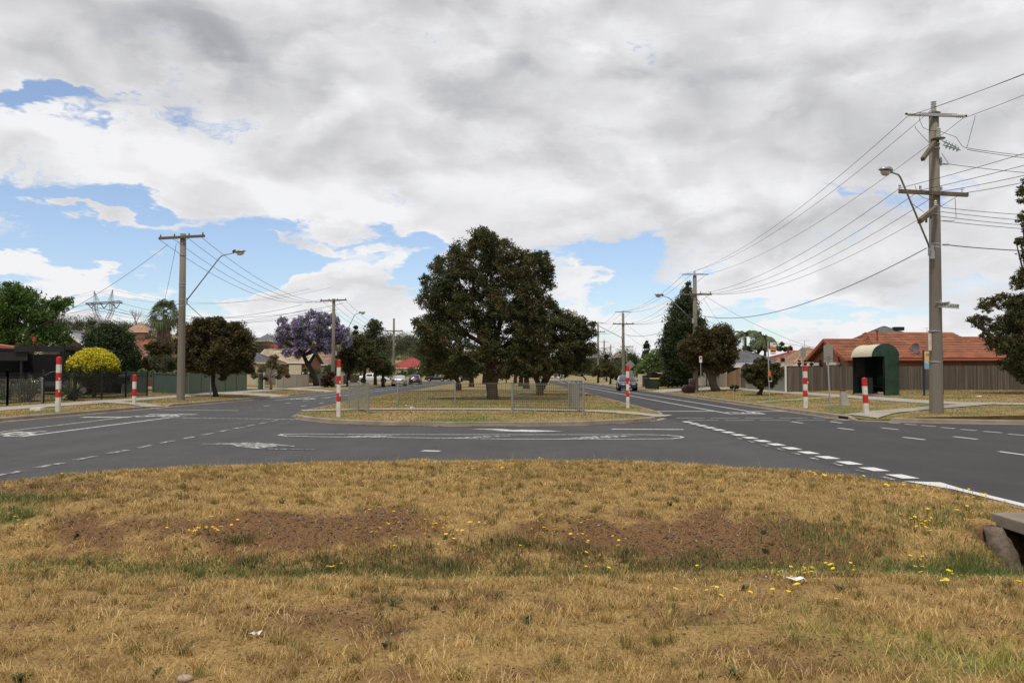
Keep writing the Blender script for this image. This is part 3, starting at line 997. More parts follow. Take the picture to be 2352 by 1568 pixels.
def view_blobs(lst, Y, depth=.55, rng=random):
    """circles of a silhouette (view x, y, radius) -> spheres at distance Y with some depth"""
    out = []
    cx = sum(a[0] * a[2] for a in lst) / sum(a[2] for a in lst)
    R_ = max(abs(a[0] - cx) + a[2] for a in lst) / F * Y
    for x, y, r in lst:
        rr = r * Y / F
        off = abs(x - cx) / F * Y
        dmax = math.sqrt(max(R_ * R_ - off * off, 0)) * depth
        for s_ in ((-1, 1) if dmax > rr * .7 else (0,)):
            yy = Y + s_ * dmax * rng.uniform(.45, 1) * .8
            c = A(x, y, yy)
            out.append(((c.x, c.y, c.z), rr * yy / Y * .93))
    return out

def limb_mesh(limbs, matn, root, name='trunk'):
    mb = MB()
    for pts, rad in limbs:
        mb.tube(pts, rad, n=9)
    return part(mb, name, matn, root, smooth=True)

def tree(name, label, cat, Y, base, blobs, pal, n, leaf, trunk=None, tr=.16, bark='bark_grey', group=None, seed=1, droop=.15, clump=.34, extra=None, hf=None, world_blobs=None, inner=.25, limbs=True, ratio=.42):
    rng = np.random.default_rng(seed); rnd = random.Random(seed)
    bx, by, bz = base
    root = thing(name, (bx, by, bz), label, cat, group)
    B = world_blobs if world_blobs is not None else view_blobs(blobs, Y, rng=rnd)
    P, ids, nid = crown_points(B, n, rng, clump=clump, inner=inner)
    C = pal_cols(pal, len(P), ids, nid, rng)
    V, Fc, CC = leaf_arrays(P, leaf * rng.uniform(.6, 1.3, len(P)), C, droop, rng, ratio)
    Vs = [V]; Fs = [Fc]; Cs = [CC]
    if extra:
        for bl, p2, n2, l2 in extra:
            P2, id2, ni2 = crown_points(view_blobs(bl, Y, rng=rnd), n2, rng, clump=.4)
            C2 = pal_cols(p2, len(P2), id2, ni2, rng)
            v, f, c = leaf_arrays(P2, l2 * rng.uniform(.6, 1.3, len(P2)), C2, droop, rng)
            Fs.append(f + sum(len(q) for q in Vs)); Vs.append(v); Cs.append(c)
    V = np.concatenate(Vs); V = V - np.array([bx, by, bz])
    npmesh('crown', V, np.concatenate(Fs), 4, LEAF, np.concatenate(Cs), parent=root)
    # trunk and limbs reaching into the clumps
    L_ = []
    if trunk:
        for pts, rad in trunk:
            L_.append(([Vector(p) for p in pts], rad))
        top = Vector(trunk[0][0][-1])
        r0 = trunk[0][1][-1] if hasattr(trunk[0][1], '__len__') else trunk[0][1]
    else:
        lowest = min(b[0][2] - b[1] * .6 for b in B)
        h = max(.4, lowest - bz + .3)
        cxm = sum(b[0][0] * b[1] for b in B) / sum(b[1] for b in B)
        top = Vector((bx + (cxm - bx) * .35, by, bz + h))
        L_.append(([Vector((bx, by, bz - .12)), Vector((bx + rnd.uniform(-.04, .04), by, bz + h * .3)), Vector((bx + (top.x - bx) * .5, by, bz + h * .7)), top], [tr * 1.35, tr, tr * .9, tr * .8]))
        r0 = tr * .8
    if limbs:
        for c, r in rnd.sample(B, min(len(B), 12)):
            c = Vector(c)
            if c.z < top.z: continue
            mid = top.lerp(c, .5) + Vector((rnd.uniform(-.2, .2), rnd.uniform(-.2, .2), rnd.uniform(-.1, .25))) * r
            L_.append(([top - Vector((0, 0, .1)), top.lerp(mid, .5) + Vector((0, 0, -.05 * r)), mid, c], [r0 * .75, r0 * .55, r0 * .4, r0 * .15]))
            for q in range(3):
                e_ = c + Vector((rnd.uniform(-1, 1), rnd.uniform(-1, 1), rnd.uniform(-.3, 1))) * r * .8
                L_.append(([mid, mid.lerp(e_, .5) + Vector((0, 0, .1 * r)), e_], [r0 * .3, r0 * .2, r0 * .07]))
    limb_mesh(L_, bark, root)
    return root

def onL(xv, yv, z=.2):
    p = G(xv, yv, z)
    return (p.x, p.y, float(TL(p.x, p.y)))
def onR(xv, yv, z=.25):
    p = G(xv, yv, z)
    return (p.x, p.y, float(TR(p.x, p.y)))
def onM(xv, yv, z=.15):
    p = G(xv, yv, z)
    return (p.x, p.y, float(TM(p.x, p.y)))
def atXY(p): return Vector(p)
def VL(pts, Y):  # view polyline with radii in metres at depth Y
    return ([A(x, y, Y + dy) for x, y, dy, r in pts], [r for x, y, dy, r in pts])

# --- the gums on the median
b = onM(1131, 917)
tree('gum_tree', 'largest dark gum tree with reddish tips on the median behind the mesh barrier', 'tree', 47.5, b,
     [(1172, 846, 22), (1120, 812, 30), (1020, 845, 26), (990, 835, 30), (1150, 800, 34), (1120, 760, 38), (1080, 690, 36), (1140, 690, 38), (1000, 765, 36), (1110, 545, 30), (1130, 600, 40), (1240, 800, 34), (1108, 556, 40), (1062, 582, 44), (1150, 578, 42), (1025, 630, 46), (1090, 622, 46), (1165, 630, 46), (1228, 608, 36), (1205, 665, 46), (1262, 628, 16), (992, 690, 38), (1060, 700, 46), (1240, 700, 36),
      (1150, 715, 42), (985, 755, 40), (1045, 775, 46), (1110, 800, 36), (1000, 805, 40), (1190, 775, 46), (1065, 845, 34), (1230, 770, 34), (957, 738, 15), (978, 645, 18), (1245, 590, 22), (1258, 612, 20), (1200, 592, 30), (1195, 625, 34), (1240, 645, 34), (1264, 655, 16), (1250, 735, 30), (1270, 700, 14), (1120, 660, 36), (1010, 665, 36), (1045, 680, 40), (1010, 735, 36), (1215, 720, 40), (1180, 720, 36), (1100, 740, 40), (1030, 720, 34), (1125, 868, 12), (1150, 850, 26), (1190, 840, 30), (1010, 600, 18)],
     'gum', 150000, .175, seed=11, bark='bark_red', droop=.5, clump=.30, inner=.18, ratio=.3,
     trunk=[VL([(1131, 921, 0, .40), (1131, 905, 0, .33), (1129, 885, 0, .34), (1131, 870, 0, .38), (1128, 850, 0, .3)], 47.5),
            VL([(1129, 868, 0, .22), (1118, 820, -.3, .16), (1100, 770, -.6, .13), (1085, 705, -1, .10), (1088, 640, -.8, .09), (1110, 590, -.2, .05)], 47.5),
            VL([(1131, 868, 0, .22), (1135, 800, .2, .15), (1150, 740, .4, .12), (1180, 690, .3, .08), (1225, 640, .1, .06)], 47.5),
            VL([(1128, 860, 0, .24), (1150, 800, -.8, .11), (1190, 772, -1.2, .08), (1240, 755, -1.4, .06)], 47.5),
            VL([(1110, 790, -.5, .14), (1060, 760, -1, .1), (1020, 700, -1.2, .07), (1000, 650, -1, .04)], 47.5),
            VL([(1095, 720, -.8, .1), (1060, 670, -.4, .07), (1050, 620, 0, .04)], 47.5),
            VL([(1140, 760, .2, .1), (1120, 690, .5, .08), (1130, 620, .5, .05)], 47.5)], limbs=False)
b = onM(1241, 905)
tree('gum_tree', 'cream flowering gum with a forked brown trunk on the median right of the biggest gum', 'tree', 57.5, b,
     [(1290, 735, 34), (1325, 755, 34), (1250, 762, 42), (1300, 795, 46), (1345, 800, 30), (1350, 765, 22), (1230, 810, 40), (1275, 712, 16), (1215, 745, 34), (1335, 835, 26), (1290, 840, 34), (1240, 845, 30), (1362, 745, 10), (1190, 800, 30), (1200, 845, 24)],
     'gum', 52000, .21, seed=12, bark='bark_red', droop=.5, clump=.32, ratio=.3,
     trunk=[VL([(1240, 910, 0, .30), (1240, 896, 0, .24), (1236, 880, 0, .18), (1228, 862, 0, .16), (1215, 830, 0, .13), (1225, 780, 0, .08)], 57.5),
            VL([(1241, 897, 0, .22), (1252, 880, 0, .17), (1262, 862, 0, .15), (1285, 835, 0, .12), (1310, 790, 0, .07)], 57.5),
            VL([(1243, 893, 0, .17), (1250, 868, .3, .13), (1255, 840, .5, .11), (1262, 790, .5, .07)], 57.5)], limbs=False,
     extra=[([(1272, 715, 10), (1298, 745, 9), (1320, 722, 9), (1255, 735, 7), (1215, 752, 9), (1238, 775, 6), (1305, 712, 6)], 'cream', 260, .16)])
b = onM(1053, 896)
tree('gum_tree', 'slim trunked gum on the median left of the biggest gum', 'tree', 72, b,
     [(1000, 812, 34), (1050, 822, 34), (985, 845, 26), (1035, 852, 24), (962, 806, 14), (1085, 830, 26), (975, 790, 18)], 'gum', 14000, .28, seed=13, bark='bark_red', droop=.4, tr=.24, ratio=.3)
for i, (xv, yv, sz, lab) in enumerate(((1083, 889, 24, 'pale trunked gum far down the median just right of the slim gum'), (1112, 882, 16, 'small leafy gum trunk far down the median just left of the biggest trunk'),
                                       (1209, 893, 27, 'dark trunked gum on the median between the biggest gum and the forked gum'), (1197, 887, 22, 'farther dark gum on the median seen left of the pair of trunks'),
                                       (1184, 880, 15, 'thinnest distant gum on the median between the two big gums'), (1163, 879, 13, 'young tree on a small grass mound at the far end of the median'))):
    p = G(xv, yv, .15)
    Y = p.y
    k = F / Y
    tree('gum_tree', lab, 'tree', Y, (p.x, p.y, float(TM(p.x, p.y))), [(xv - 14, 842, sz), (xv + 16, 838, sz), (xv, 822, sz), (xv + 4, 856, sz * .6)] if sz > 14 else [(xv, 862, 9), (xv - 6, 852, 8), (xv + 5, 850, 8)],
         'gum', 5200, .36, seed=20 + i, bark='bark_red' if i % 2 == 0 else 'bark_dark', tr=.28 if sz > 14 else .1, droop=.4)
# --- left side
tree('street_tree', 'round brown green street tree overhanging the green panel fence beside the left power pole', 'tree', 52.5, onL(497, 911),
     [(440, 762, 32), (490, 752, 30), (545, 770, 34), (560, 803, 28), (535, 815, 34), (470, 838, 28), (520, 840, 30), (560, 838, 22), (460, 785, 34), (570, 820, 18), (425, 830, 20), (415, 790, 18), (535, 757, 24), (460, 745, 20), (510, 805, 42), (450, 810, 36), (420, 800, 24), (545, 838, 24), (485, 840, 26), (505, 742, 18), (578, 800, 12), (420, 765, 14), (512, 868, 9), (437, 845, 14), (575, 850, 12)],
     'brown', 80000, .16, seed=31, bark='bark_dark', clump=.36, trunk=[VL([(497, 914, 0, .2), (494, 900, 0, .15), (489, 880, 0, .13), (490, 855, 0, .12), (500, 820, 0, .1)], 52.5)])
gcp = A(215, 905, 46)
gc = thing('golden_conifer', (gcp.x, 46, .45), 'clipped golden yellow conifer bush behind the black fence', 'bush')
_m = MB(); _m.tube([(gcp.x, 46, .2), (gcp.x + .05, 46, .8), (gcp.x, 46, 1.6)], [.13, .1, .06], 8); part(_m, 'trunk', 'bark_dark', gc)
def dome_bush(root, Y, cx, cy, rx, ry, n, leaf, pal_top, pal_low, split, seed):
    rng = np.random.default_rng(seed)
    c = A(cx, cy, Y); R1 = rx * Y / F; R2 = ry * Y / F
    d = rng.normal(size=(n, 3)); d /= np.linalg.norm(d, axis=1)[:, None]
    lump = 1 + .13 * (fbm(d[:, 0] * 3 + 5, d[:, 2] * 3 + d[:, 1] * 2, 1.6, 3) - .5) * 2
    rad = rng.uniform(.84, 1.0, n) * lump * (1 + .07 * (rng.random(n) < .06))
    P = np.array([c.x, c.y, c.z]) + d * rad[:, None] * np.array([R1, R1, R2])
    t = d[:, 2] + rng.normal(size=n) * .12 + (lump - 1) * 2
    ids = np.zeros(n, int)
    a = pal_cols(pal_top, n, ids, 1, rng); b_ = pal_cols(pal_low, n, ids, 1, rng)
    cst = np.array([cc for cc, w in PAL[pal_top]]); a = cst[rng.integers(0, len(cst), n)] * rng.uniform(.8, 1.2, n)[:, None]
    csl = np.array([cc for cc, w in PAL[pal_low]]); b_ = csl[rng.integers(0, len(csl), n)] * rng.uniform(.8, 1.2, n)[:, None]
    f = np.clip((t - split) / .35, 0, 1)[:, None]  # light on the top and shade below put into the leaf colours
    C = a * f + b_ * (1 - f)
    V, Fc, CC = leaf_arrays(P, leaf * rng.uniform(.6, 1.3, n), C, -.2, rng)
    V = V - np.array(root.location)
    npmesh('crown', V, Fc, 4, LEAF, CC, parent=root)
dome_bush(gc, 46, 215, 845, 55, 44, 38000, .11, 'gold_lit', 'gold_shaded', -.1, 5)
tree('round_conifer', 'broad dark green conifer behind the golden bush', 'tree', 60, (A(250, 900, 60).x, 60, .4),
     [(250, 790, 44), (225, 815, 42), (285, 815, 36), (250, 760, 24), (250, 840, 54), (208, 845, 30), (298, 850, 28), (222, 780, 30), (278, 782, 32), (250, 765, 30), (300, 825, 26), (200, 825, 22)], 'conifer', 52000, .18, seed=33, bark='bark_dark', clump=.5, inner=.1, tr=.2, droop=-.5)
tree('ash_tree', 'bright green spreading tree at the left edge behind the carport', 'tree', 60, (A(40, 900, 60).x, 60, .4),
     [(55, 690, 46), (5, 700, 56), (100, 715, 40), (140, 700, 24), (60, 745, 46), (-30, 760, 60), (130, 770, 34), (30, 665, 26), (160, 690, 12), (0, 790, 40), (150, 800, 22), (75, 790, 36), (165, 815, 10)], 'ash', 26000, .24, seed=34, bark='bark_grey', clump=.32, tr=.28, inner=.15)
tree('garden_bush', 'brown leaved bush below the fan palm left of the power pole', 'bush', 64, (A(368, 900, 64).x, 64, .4), [(355, 800, 22), (385, 800, 18), (370, 820, 26)], 'brown', 12000, .15, seed=35, tr=.08)
tree('garden_bush', 'greyish green bush behind the low green fence left of the power pole', 'bush', 61, (A(365, 900, 61).x, 61, .4), [(345, 835, 22), (380, 838, 26), (405, 835, 18), (360, 850, 20)], 'olive', 14000, .14, seed=36, tr=.08)
tree('hedge', 'yellow green hedge along the top of the low green fence', 'hedge', 58, (A(370, 900, 58).x, 58, .4), [(330, 855, 10), (350, 858, 9), (370, 860, 9), (390, 860, 9), (410, 858, 10), (427, 858, 9)], 'lime', 9000, .12, seed=37, tr=.04, limbs=False)
tree('jacaranda', 'purple flowering jacaranda in front of the cream tiled house', 'tree', 91, onL(726, 888),
     [(690, 745, 26), (740, 735, 24), (655, 760, 20), (780, 758, 22), (645, 785, 16), (700, 775, 26), (750, 780, 26), (795, 785, 16), (660, 810, 14), (715, 722, 14), (765, 735, 20), (680, 765, 26), (725, 760, 28), (770, 770, 24), (650, 775, 18), (755, 800, 18), (690, 795, 20), (685, 815, 12), (648, 738, 14), (725, 800, 16)],
     'jac', 46000, .21, seed=38, bark='bark_dark', clump=.30, inner=.2, trunk=[VL([(727, 890, 0, .36), (724, 870, 0, .3), (716, 850, 0, .26), (706, 835, 0, .24), (697, 815, 0, .2)], 91), VL([(708, 838, 0, .2), (722, 815, 0, .14), (735, 790, 0, .1)], 91)])
tree('small_tree', 'small orange tinted street tree in front of the cream panel fence', 'tree', 72, onL(622, 897),
     [(625, 836, 14), (602, 848, 11), (648, 850, 13), (630, 822, 10), (585, 862, 9), (660, 862, 7), (612, 868, 8), (640, 866, 8)], 'orange', 3400, .2, seed=39, bark='bark_grey', clump=.4, tr=.11)
LT = [('slender_tree', 'tall loose grey green tree behind the second power pole on the left', 108, (862, 886), [(862, 755, 24), (845, 775, 22), (872, 790, 22), (858, 740, 12), (850, 810, 22)], 'olive', 8000, 'bark_dark'),
      ('street_tree', 'dark street tree with a leaning trunk right of the second power pole', 95, (800, 886), [(805, 800, 26), (790, 820, 22), (822, 780, 20), (820, 825, 24), (800, 845, 16)], 'gum', 9000, 'bark_dark'),
      ('street_tree', 'dark rounded street tree with a straight trunk before the third power pole', 100, (836, 885), [(845, 815, 26), (830, 835, 22), (862, 835, 22), (845, 790, 18)], 'gum', 8000, 'bark_dark'),
      ('street_tree', 'greener low street tree just left of the third power pole', 104, (880, 883), [(880, 838, 20), (868, 848, 16), (892, 850, 15), (880, 820, 12)], 'mid', 6000, 'bark_dark'),
      ('pencil_conifer', 'narrow dark cypress rising behind the jacaranda', 120, (816, 880), [(817, 752, 5), (817, 765, 8), (817, 785, 10)], 'cypress', 1800, 'bark_dark'),
      ('garden_conifer', 'light green pointed conifer beside the jacaranda trunk', 97, (700, 884), [(700, 872, 12), (700, 858, 8), (700, 848, 5)], 'lime', 2500, 'bark_grey'),
      ('garden_conifer', 'second light green pointed conifer right of the jacaranda trunk', 99, (744, 884), [(744, 872, 11), (743, 860, 8)], 'lime', 2200, 'bark_grey'),
      ('garden_bush', 'dark rust red bush at the foot of the second power pole', 88, (754, 889), [(750, 872, 12), (760, 862, 10), (746, 884, 8), (762, 880, 8)], 'rust', 2600, 'bark_dark'),
      ('garden_bush', 'green bush in front of the distant red roof', 150, (940, 876), [(925, 858, 11), (945, 852, 13), (965, 858, 12), (985, 862, 8), (915, 862, 8)], 'mid', 3000, 'bark_dark'),
      ('garden_bush', 'broad dark bush behind the jacaranda and the left power pole', 110, (735, 880), [(725, 860, 16), (760, 850, 18), (780, 840, 20), (770, 865, 14)], 'mid', 4500, 'bark_dark')]
for i, (nm, lab, Y, (xv, yv), bl, pal, n, bark) in enumerate(LT):
    p = A(xv, yv, Y)
    tree(nm, lab, 'tree' if 'bush' not in nm else 'bush', Y, (p.x, Y, float(TL(p.x, Y)) if p.x < -16 else .3), bl, pal, n, .26 if Y > 85 else .2, seed=60 + i, bark=bark, tr=.2 if 'tree' in nm else .06, limbs='tree' in nm)
# --- right side
tree('tall_conifer', 'tall dark conical conifer behind the second power pole on the right', 'tree', 82, (A(1577, 900, 82).x, 82, .4),
     [(1581, 652, 8), (1578, 668, 14), (1576, 690, 24), (1573, 716, 36), (1572, 745, 46), (1572, 780, 50), (1573, 815, 52), (1568, 845, 46), (1545, 800, 34), (1602, 790, 34), (1608, 830, 30), (1605, 745, 18), (1540, 765, 18)], 'conifer', 52000, .24, seed=81, bark='bark_dark', clump=.42, inner=.08, droop=-.3, tr=.4)
tree('street_tree', 'round reddish brown street tree with a leaning grey trunk right of the second power pole', 'tree', 66, onR(1638, 897),
     [(1590, 800, 34), (1575, 805, 20), (1610, 762, 20), (1660, 765, 26), (1680, 815, 18), (1685, 785, 16), (1640, 815, 36), (1670, 835, 18), (1598, 795, 32), (1645, 782, 34), (1622, 822, 32), (1665, 815, 26), (1580, 812, 20), (1620, 768, 22), (1655, 842, 20), (1680, 800, 14), (1590, 835, 20), (1665, 770, 18)],
     'brown', 50000, .18, seed=82, bark='bark_grey', clump=.38, trunk=[VL([(1645, 899, 0, .42), (1641, 890, 0, .33), (1635, 872, 0, .3), (1628, 855, 0, .28)], 66), VL([(1630, 862, 0, .25), (1618, 835, 0, .18), (1600, 810, 0, .12)], 66), VL([(1634, 868, 0, .2), (1658, 850, 0, .14), (1665, 820, 0, .1)], 66)])
tree('small_tree', 'small round street tree left of the paling fence', 'tree', 54, onR(1744, 905),
     [(1750, 850, 28), (1725, 862, 20), (1778, 862, 20), (1750, 832, 16), (1745, 880, 16), (1770, 878, 14), (1715, 845, 12), (1782, 842, 13)],
     'tan', 26000, .15, seed=83, bark='bark_dark', clump=.4, trunk=[VL([(1743, 907, 0, .2), (1747, 900, 0, .13), (1751, 890, 0, .12), (1751, 875, 0, .1)], 54)])
p = A(2410, 905, 47)
tree('gum_tree', 'big gum tree cut off by the right picture edge before the paling fence', 'tree', 47, (p.x, 47, float(TR(p.x, 47))),
     [(2368, 420, 26), (2385, 460, 40), (2352, 500, 22), (2400, 520, 50), (2345, 555, 16), (2380, 590, 36), (2410, 640, 60), (2340, 650, 22), (2350, 700, 40), (2300, 690, 26), (2265, 700, 22), (2255, 740, 24), (2232, 735, 12), (2305, 750, 34), (2350, 780, 46), (2290, 790, 26), (2330, 830, 34), (2400, 800, 60), (2270, 768, 20), (2350, 860, 20), (2460, 560, 60), (2470, 700, 70), (2345, 440, 16), (2370, 640, 40), (2345, 740, 40), (2320, 790, 36), (2375, 700, 44), (2390, 860, 40), (2345, 850, 26), (2372, 880, 24)],
     'gumred', 85000, .18, seed=84, bark='bark_dark', clump=.28, inner=.15, tr=.4, droop=.45, ratio=.3)
RT = [('willow_tree', 'light green feathery tree behind the wheelie bins', 98, (1490, 880), [(1490, 830, 22), (1510, 818, 22), (1475, 845, 18), (1520, 842, 20), (1500, 855, 20), (1465, 858, 12)], 'lime', 9000, 'bark_grey'),
      ('young_conifer', 'small dark fir shape rising above the light green tree', 125, (1484, 870), [(1485, 785, 4), (1485, 795, 9), (1485, 808, 13), (1485, 822, 14)], 'cypress', 2600, 'bark_dark'),
      ('street_tree', 'brown round street tree just left of the dark blue wagon', 118, (1402, 878), [(1400, 845, 18), (1388, 856, 12), (1415, 858, 14), (1420, 866, 10)], 'brown', 5000, 'bark_dark'),
      ('street_tree', 'brown round street tree with a pale gap beneath it by the far bend', 135, (1374, 875), [(1374, 848, 14), (1364, 856, 10), (1384, 858, 10)], 'brown', 3600, 'bark_dark'),
      ('street_tree', 'darker wide tree beyond the bend at the right of the median gums', 190, (1345, 873), [(1335, 845, 18), (1320, 850, 16), (1355, 850, 14), (1345, 832, 12), (1300, 855, 14), (1278, 858, 14)], 'gumred', 5000, 'bark_dark'),
      ('garden_bush', 'low olive bush with a cut stump beside the wheelie bins', 84, (1535, 886), [(1525, 868, 11), (1540, 862, 12), (1535, 880, 10), (1548, 875, 10), (1520, 882, 8)], 'olive', 3400, 'bark_grey'),
      ('garden_bush', 'low scrubby bush in front of the letter box pillar', 86, (1556, 886), [(1553, 882, 6), (1564, 880, 6), (1545, 884, 5)], 'olive', 1200, 'bark_grey'),
      ('garden_tree', 'dense dark tree between the palm and the small round street tree', 105, (1745, 870), [(1742, 770, 12), (1755, 780, 12), (1738, 792, 16), (1715, 803, 14), (1757, 797, 12), (1765, 777, 6), (1700, 810, 10)], 'mid', 7000, 'bark_dark'),
      ('garden_tree', 'dark green tree top behind the red roof', 120, (1815, 870), [(1803, 802, 8), (1815, 800, 7), (1790, 800, 8), (1795, 790, 6)], 'mid', 2400, 'bark_dark'),
      ('garden_tree', 'mid green tree behind the brown street trees left of the third right power pole', 150, (1440, 870), [(1450, 820, 12), (1462, 830, 14), (1445, 840, 14), (1430, 835, 10)], 'mid', 3000, 'bark_dark'),
      ('garden_tree', 'pointed dark tree left of the third right power pole', 150, (1393, 870), [(1393, 818, 6), (1392, 830, 9), (1392, 842, 11)], 'cypress', 2400, 'bark_dark'),
      ('garden_bush', 'green shrub glowing behind the trunk of the leaning street tree', 80, (1672, 880), [(1668, 850, 10), (1680, 856, 9), (1655, 858, 8)], 'lime', 2000, 'bark_grey'),
      ('garden_bush', 'clipped round green shrub at the foot of the timber fence', 63, (1688, 898), [(1682, 888, 5), (1692, 888, 5)], 'mid', 1200, 'bark_grey')]
for i, (nm, lab, Y, (xv, yv), bl, pal, n, bark) in enumerate(RT):
    p = A(xv, yv, Y)
    gz = float(TR(p.x, Y)) if p.x > 13 else .13
    tree(nm, lab, 'bush' if 'bush' in nm else 'tree', Y, (p.x, Y, gz), bl, pal, n, .26 if Y > 85 else .16, seed=90 + i, bark=bark, tr=.16 if 'tree' in nm else .06, limbs='tree' in nm)
# pencil pines behind the paling fence
for i, xv in enumerate((1790, 1803, 1818, 1838, 1858, 1870)):
    p = A(xv * 1.0 + 46, 850, 59.5)
    if i > 3: continue
    h = (842 - (828 + 3 * (i % 2)))
    tree('pencil_pine', 'small pencil pine tip showing above the paling fence', 'tree', 59.5, (p.x, 59.5, .5), [(xv + 46, 845, 5), (xv + 46, 836, 4), (xv + 46, 829, 2.5)], 'cypress', 800, .14, seed=120 + i, tr=.04, group='pencil pines behind the paling fence', limbs=False)

# --- fan palm and feather palm
def fan_palm(label, xv, ytop, Y, zb, cr, trunk_r, skirt, n=46, seed=3):
    rng = random.Random(seed)
    c = A(xv, ytop, Y)
    root = thing('fan_palm', (c.x, Y, zb), label, 'palm tree')
    tr = MB(); tr.tube([(c.x, Y, zb - .1), (c.x + .1, Y, (zb + c.z) / 2), (c.x, Y, c.z)], [trunk_r * 1.3, trunk_r, trunk_r * .9], 10)
    part(tr, 'trunk', 'bark_grey', root)
    if skirt:
        sk = MB()
        for i in range(520):
            a = rng.uniform(0, 2 * PI); t = rng.random()
            z1 = c.z - .5 - t * skirt; rr = trunk_r * (1.5 + .9 * math.sin((.15 + t * .7) * PI)) * .95 + rng.uniform(-.1, .1)
            p = Vector((c.x + rr * math.cos(a), Y + rr * math.sin(a), z1))
            q = p + Vector((math.cos(a) * .1, math.sin(a) * .1, -rng.uniform(.5, 1.0)))
            s_ = Vector((-math.sin(a), math.cos(a), 0)) * .09
            sk.poly([p - s_, p + s_, q])
        part(sk, 'dead_leaf_skirt', mat('dead_palm', (.16, .12, .085), .95, .3, 3), root)
    cr_ = MB()
    for i in range(n):
        a = rng.uniform(0, 2 * PI); el = rng.uniform(-1.15, 1.35)
        d = Vector((math.cos(a) * math.cos(el), math.sin(a) * math.cos(el), math.sin(el)))
        st = cr * rng.uniform(.35, .6)
        hub = Vector((c.x, Y, c.z)) + d * st
        u0 = d.cross(Vector((0, 0, 1))).normalized(); w0 = u0.cross(d); ro = rng.uniform(-1.3, 1.3)
        u = u0 * math.cos(ro) + w0 * math.sin(ro); w = u.cross(d)
        nb = 13
        for k in range(nb):
            th = (k / (nb - 1) - .5) * 2.5
            dd = (d * math.cos(th) + u * math.sin(th)).normalized()
            L_ = cr * .55 * rng.uniform(.8, 1.1)
            mid = hub + dd * L_ * .6 + w * .03
            tip = hub + dd * L_ + Vector((0, 0, -.6 * L_ * rng.uniform(.5, 1.2)))
            s_ = dd.cross(w).normalized() * .045
            cr_.poly([hub, mid - s_, tip, mid + s_], 0)
    part(cr_, 'crown', mat('palm_leaf', (.075, .095, .035), .6, .35, 2), root)
    return root
fan_palm('fan palm with a shaggy skirt of dead leaves rising left of the left power pole', 379, 722, 88, .4, 1.95, .26, 3.0, n=62)
def feather_palm(label, xv, ytop, Y, zb, cr):
    rng = random.Random(5)
    c = A(xv, ytop, Y)
    root = thing('feather_palm', (c.x, Y, zb), label, 'palm tree')
    tr = MB(); tr.tube([(c.x, Y, zb - .1), (c.x, Y, c.z - .1)], [.22, .14], 8); part(tr, 'trunk', 'bark_grey', root)
    cr_ = MB()
    for i in range(20):
        a = 2 * PI * i / 20 + rng.uniform(-.1, .1); rise = rng.uniform(.5, 1.5)
        prev = Vector((c.x, Y, c.z))
        for k in range(1, 15):
            t = k / 14
            p = Vector((c.x + math.cos(a) * cr * t, Y + math.sin(a) * cr * t, c.z + cr * (rise * t - (rise + .5) * t * t)))
            d = (p - prev).normalized(); s_ = d.cross(Vector((0, 0, 1))).normalized()
            for sg in (-1, 1):
                tip = p + s_ * sg * .55 * (1 - .6 * t) + Vector((0, 0, -.3)) + d * .2
                cr_.poly([p, p - d * .22, tip])
            prev = p
    part(cr_, 'crown', 'palm_leaf', root)
feather_palm('feathery palm behind the grey tiled roof on the right', 1712, 772, 100, .4, 2.6)
feather_palm('smaller feathery palm behind the grey roof right of the taller one', 1757, 782, 103, .4, 1.7)

# --- flax clumps in the left front garden
def flax(label, x, y, z, h, n, seed):
    rng = random.Random(seed)
    mb = MB()
    for i in range(n):
        a = rng.uniform(0, 2 * PI); lean = rng.uniform(.1, 1.15); L_ = h * rng.uniform(.7, 1.15)
        p0 = Vector((rng.uniform(-.12, .12), rng.uniform(-.12, .12), 0))
        d = Vector((math.cos(a) * math.sin(lean), math.sin(a) * math.sin(lean), math.cos(lean)))
        s_ = Vector((-math.sin(a), math.cos(a), 0)) * .035
        p1 = p0 + d * L_ * .55
        p2 = p1 + (d + Vector((0, 0, -.7 * lean))).normalized() * L_ * .45
        m_ = rng.choice([0, 0, 1])
        mb.poly([p0 - s_, p1 - s_, p1 + s_, p0 + s_], m_); mb.poly([p1 - s_, p2, p1 + s_], m_)
    o = mb.build('flax_plant', [mat('flax_green', (.07, .10, .04), .6, .3, 3), mat('flax_straw', (.30, .27, .12), .6, .3, 3)])
    o.location = (x, y, z)
    tag(o, label, 'plant', 'flax plants behind the black fence')
flax('spiky flax plant under the golden bush behind the black fence', A(165, 900, 42.5).x, 42.5, .3, 1.1, 170, 1)
flax('spiky flax plant in front of the carport behind the mesh barrier', A(62, 900, 40.5).x, 40.5, .3, 1.3, 150, 2)
flax('spiky flax plant at the left frame edge behind the mesh barrier', A(12, 900, 41).x, 41, .3, 1.2, 110, 3)

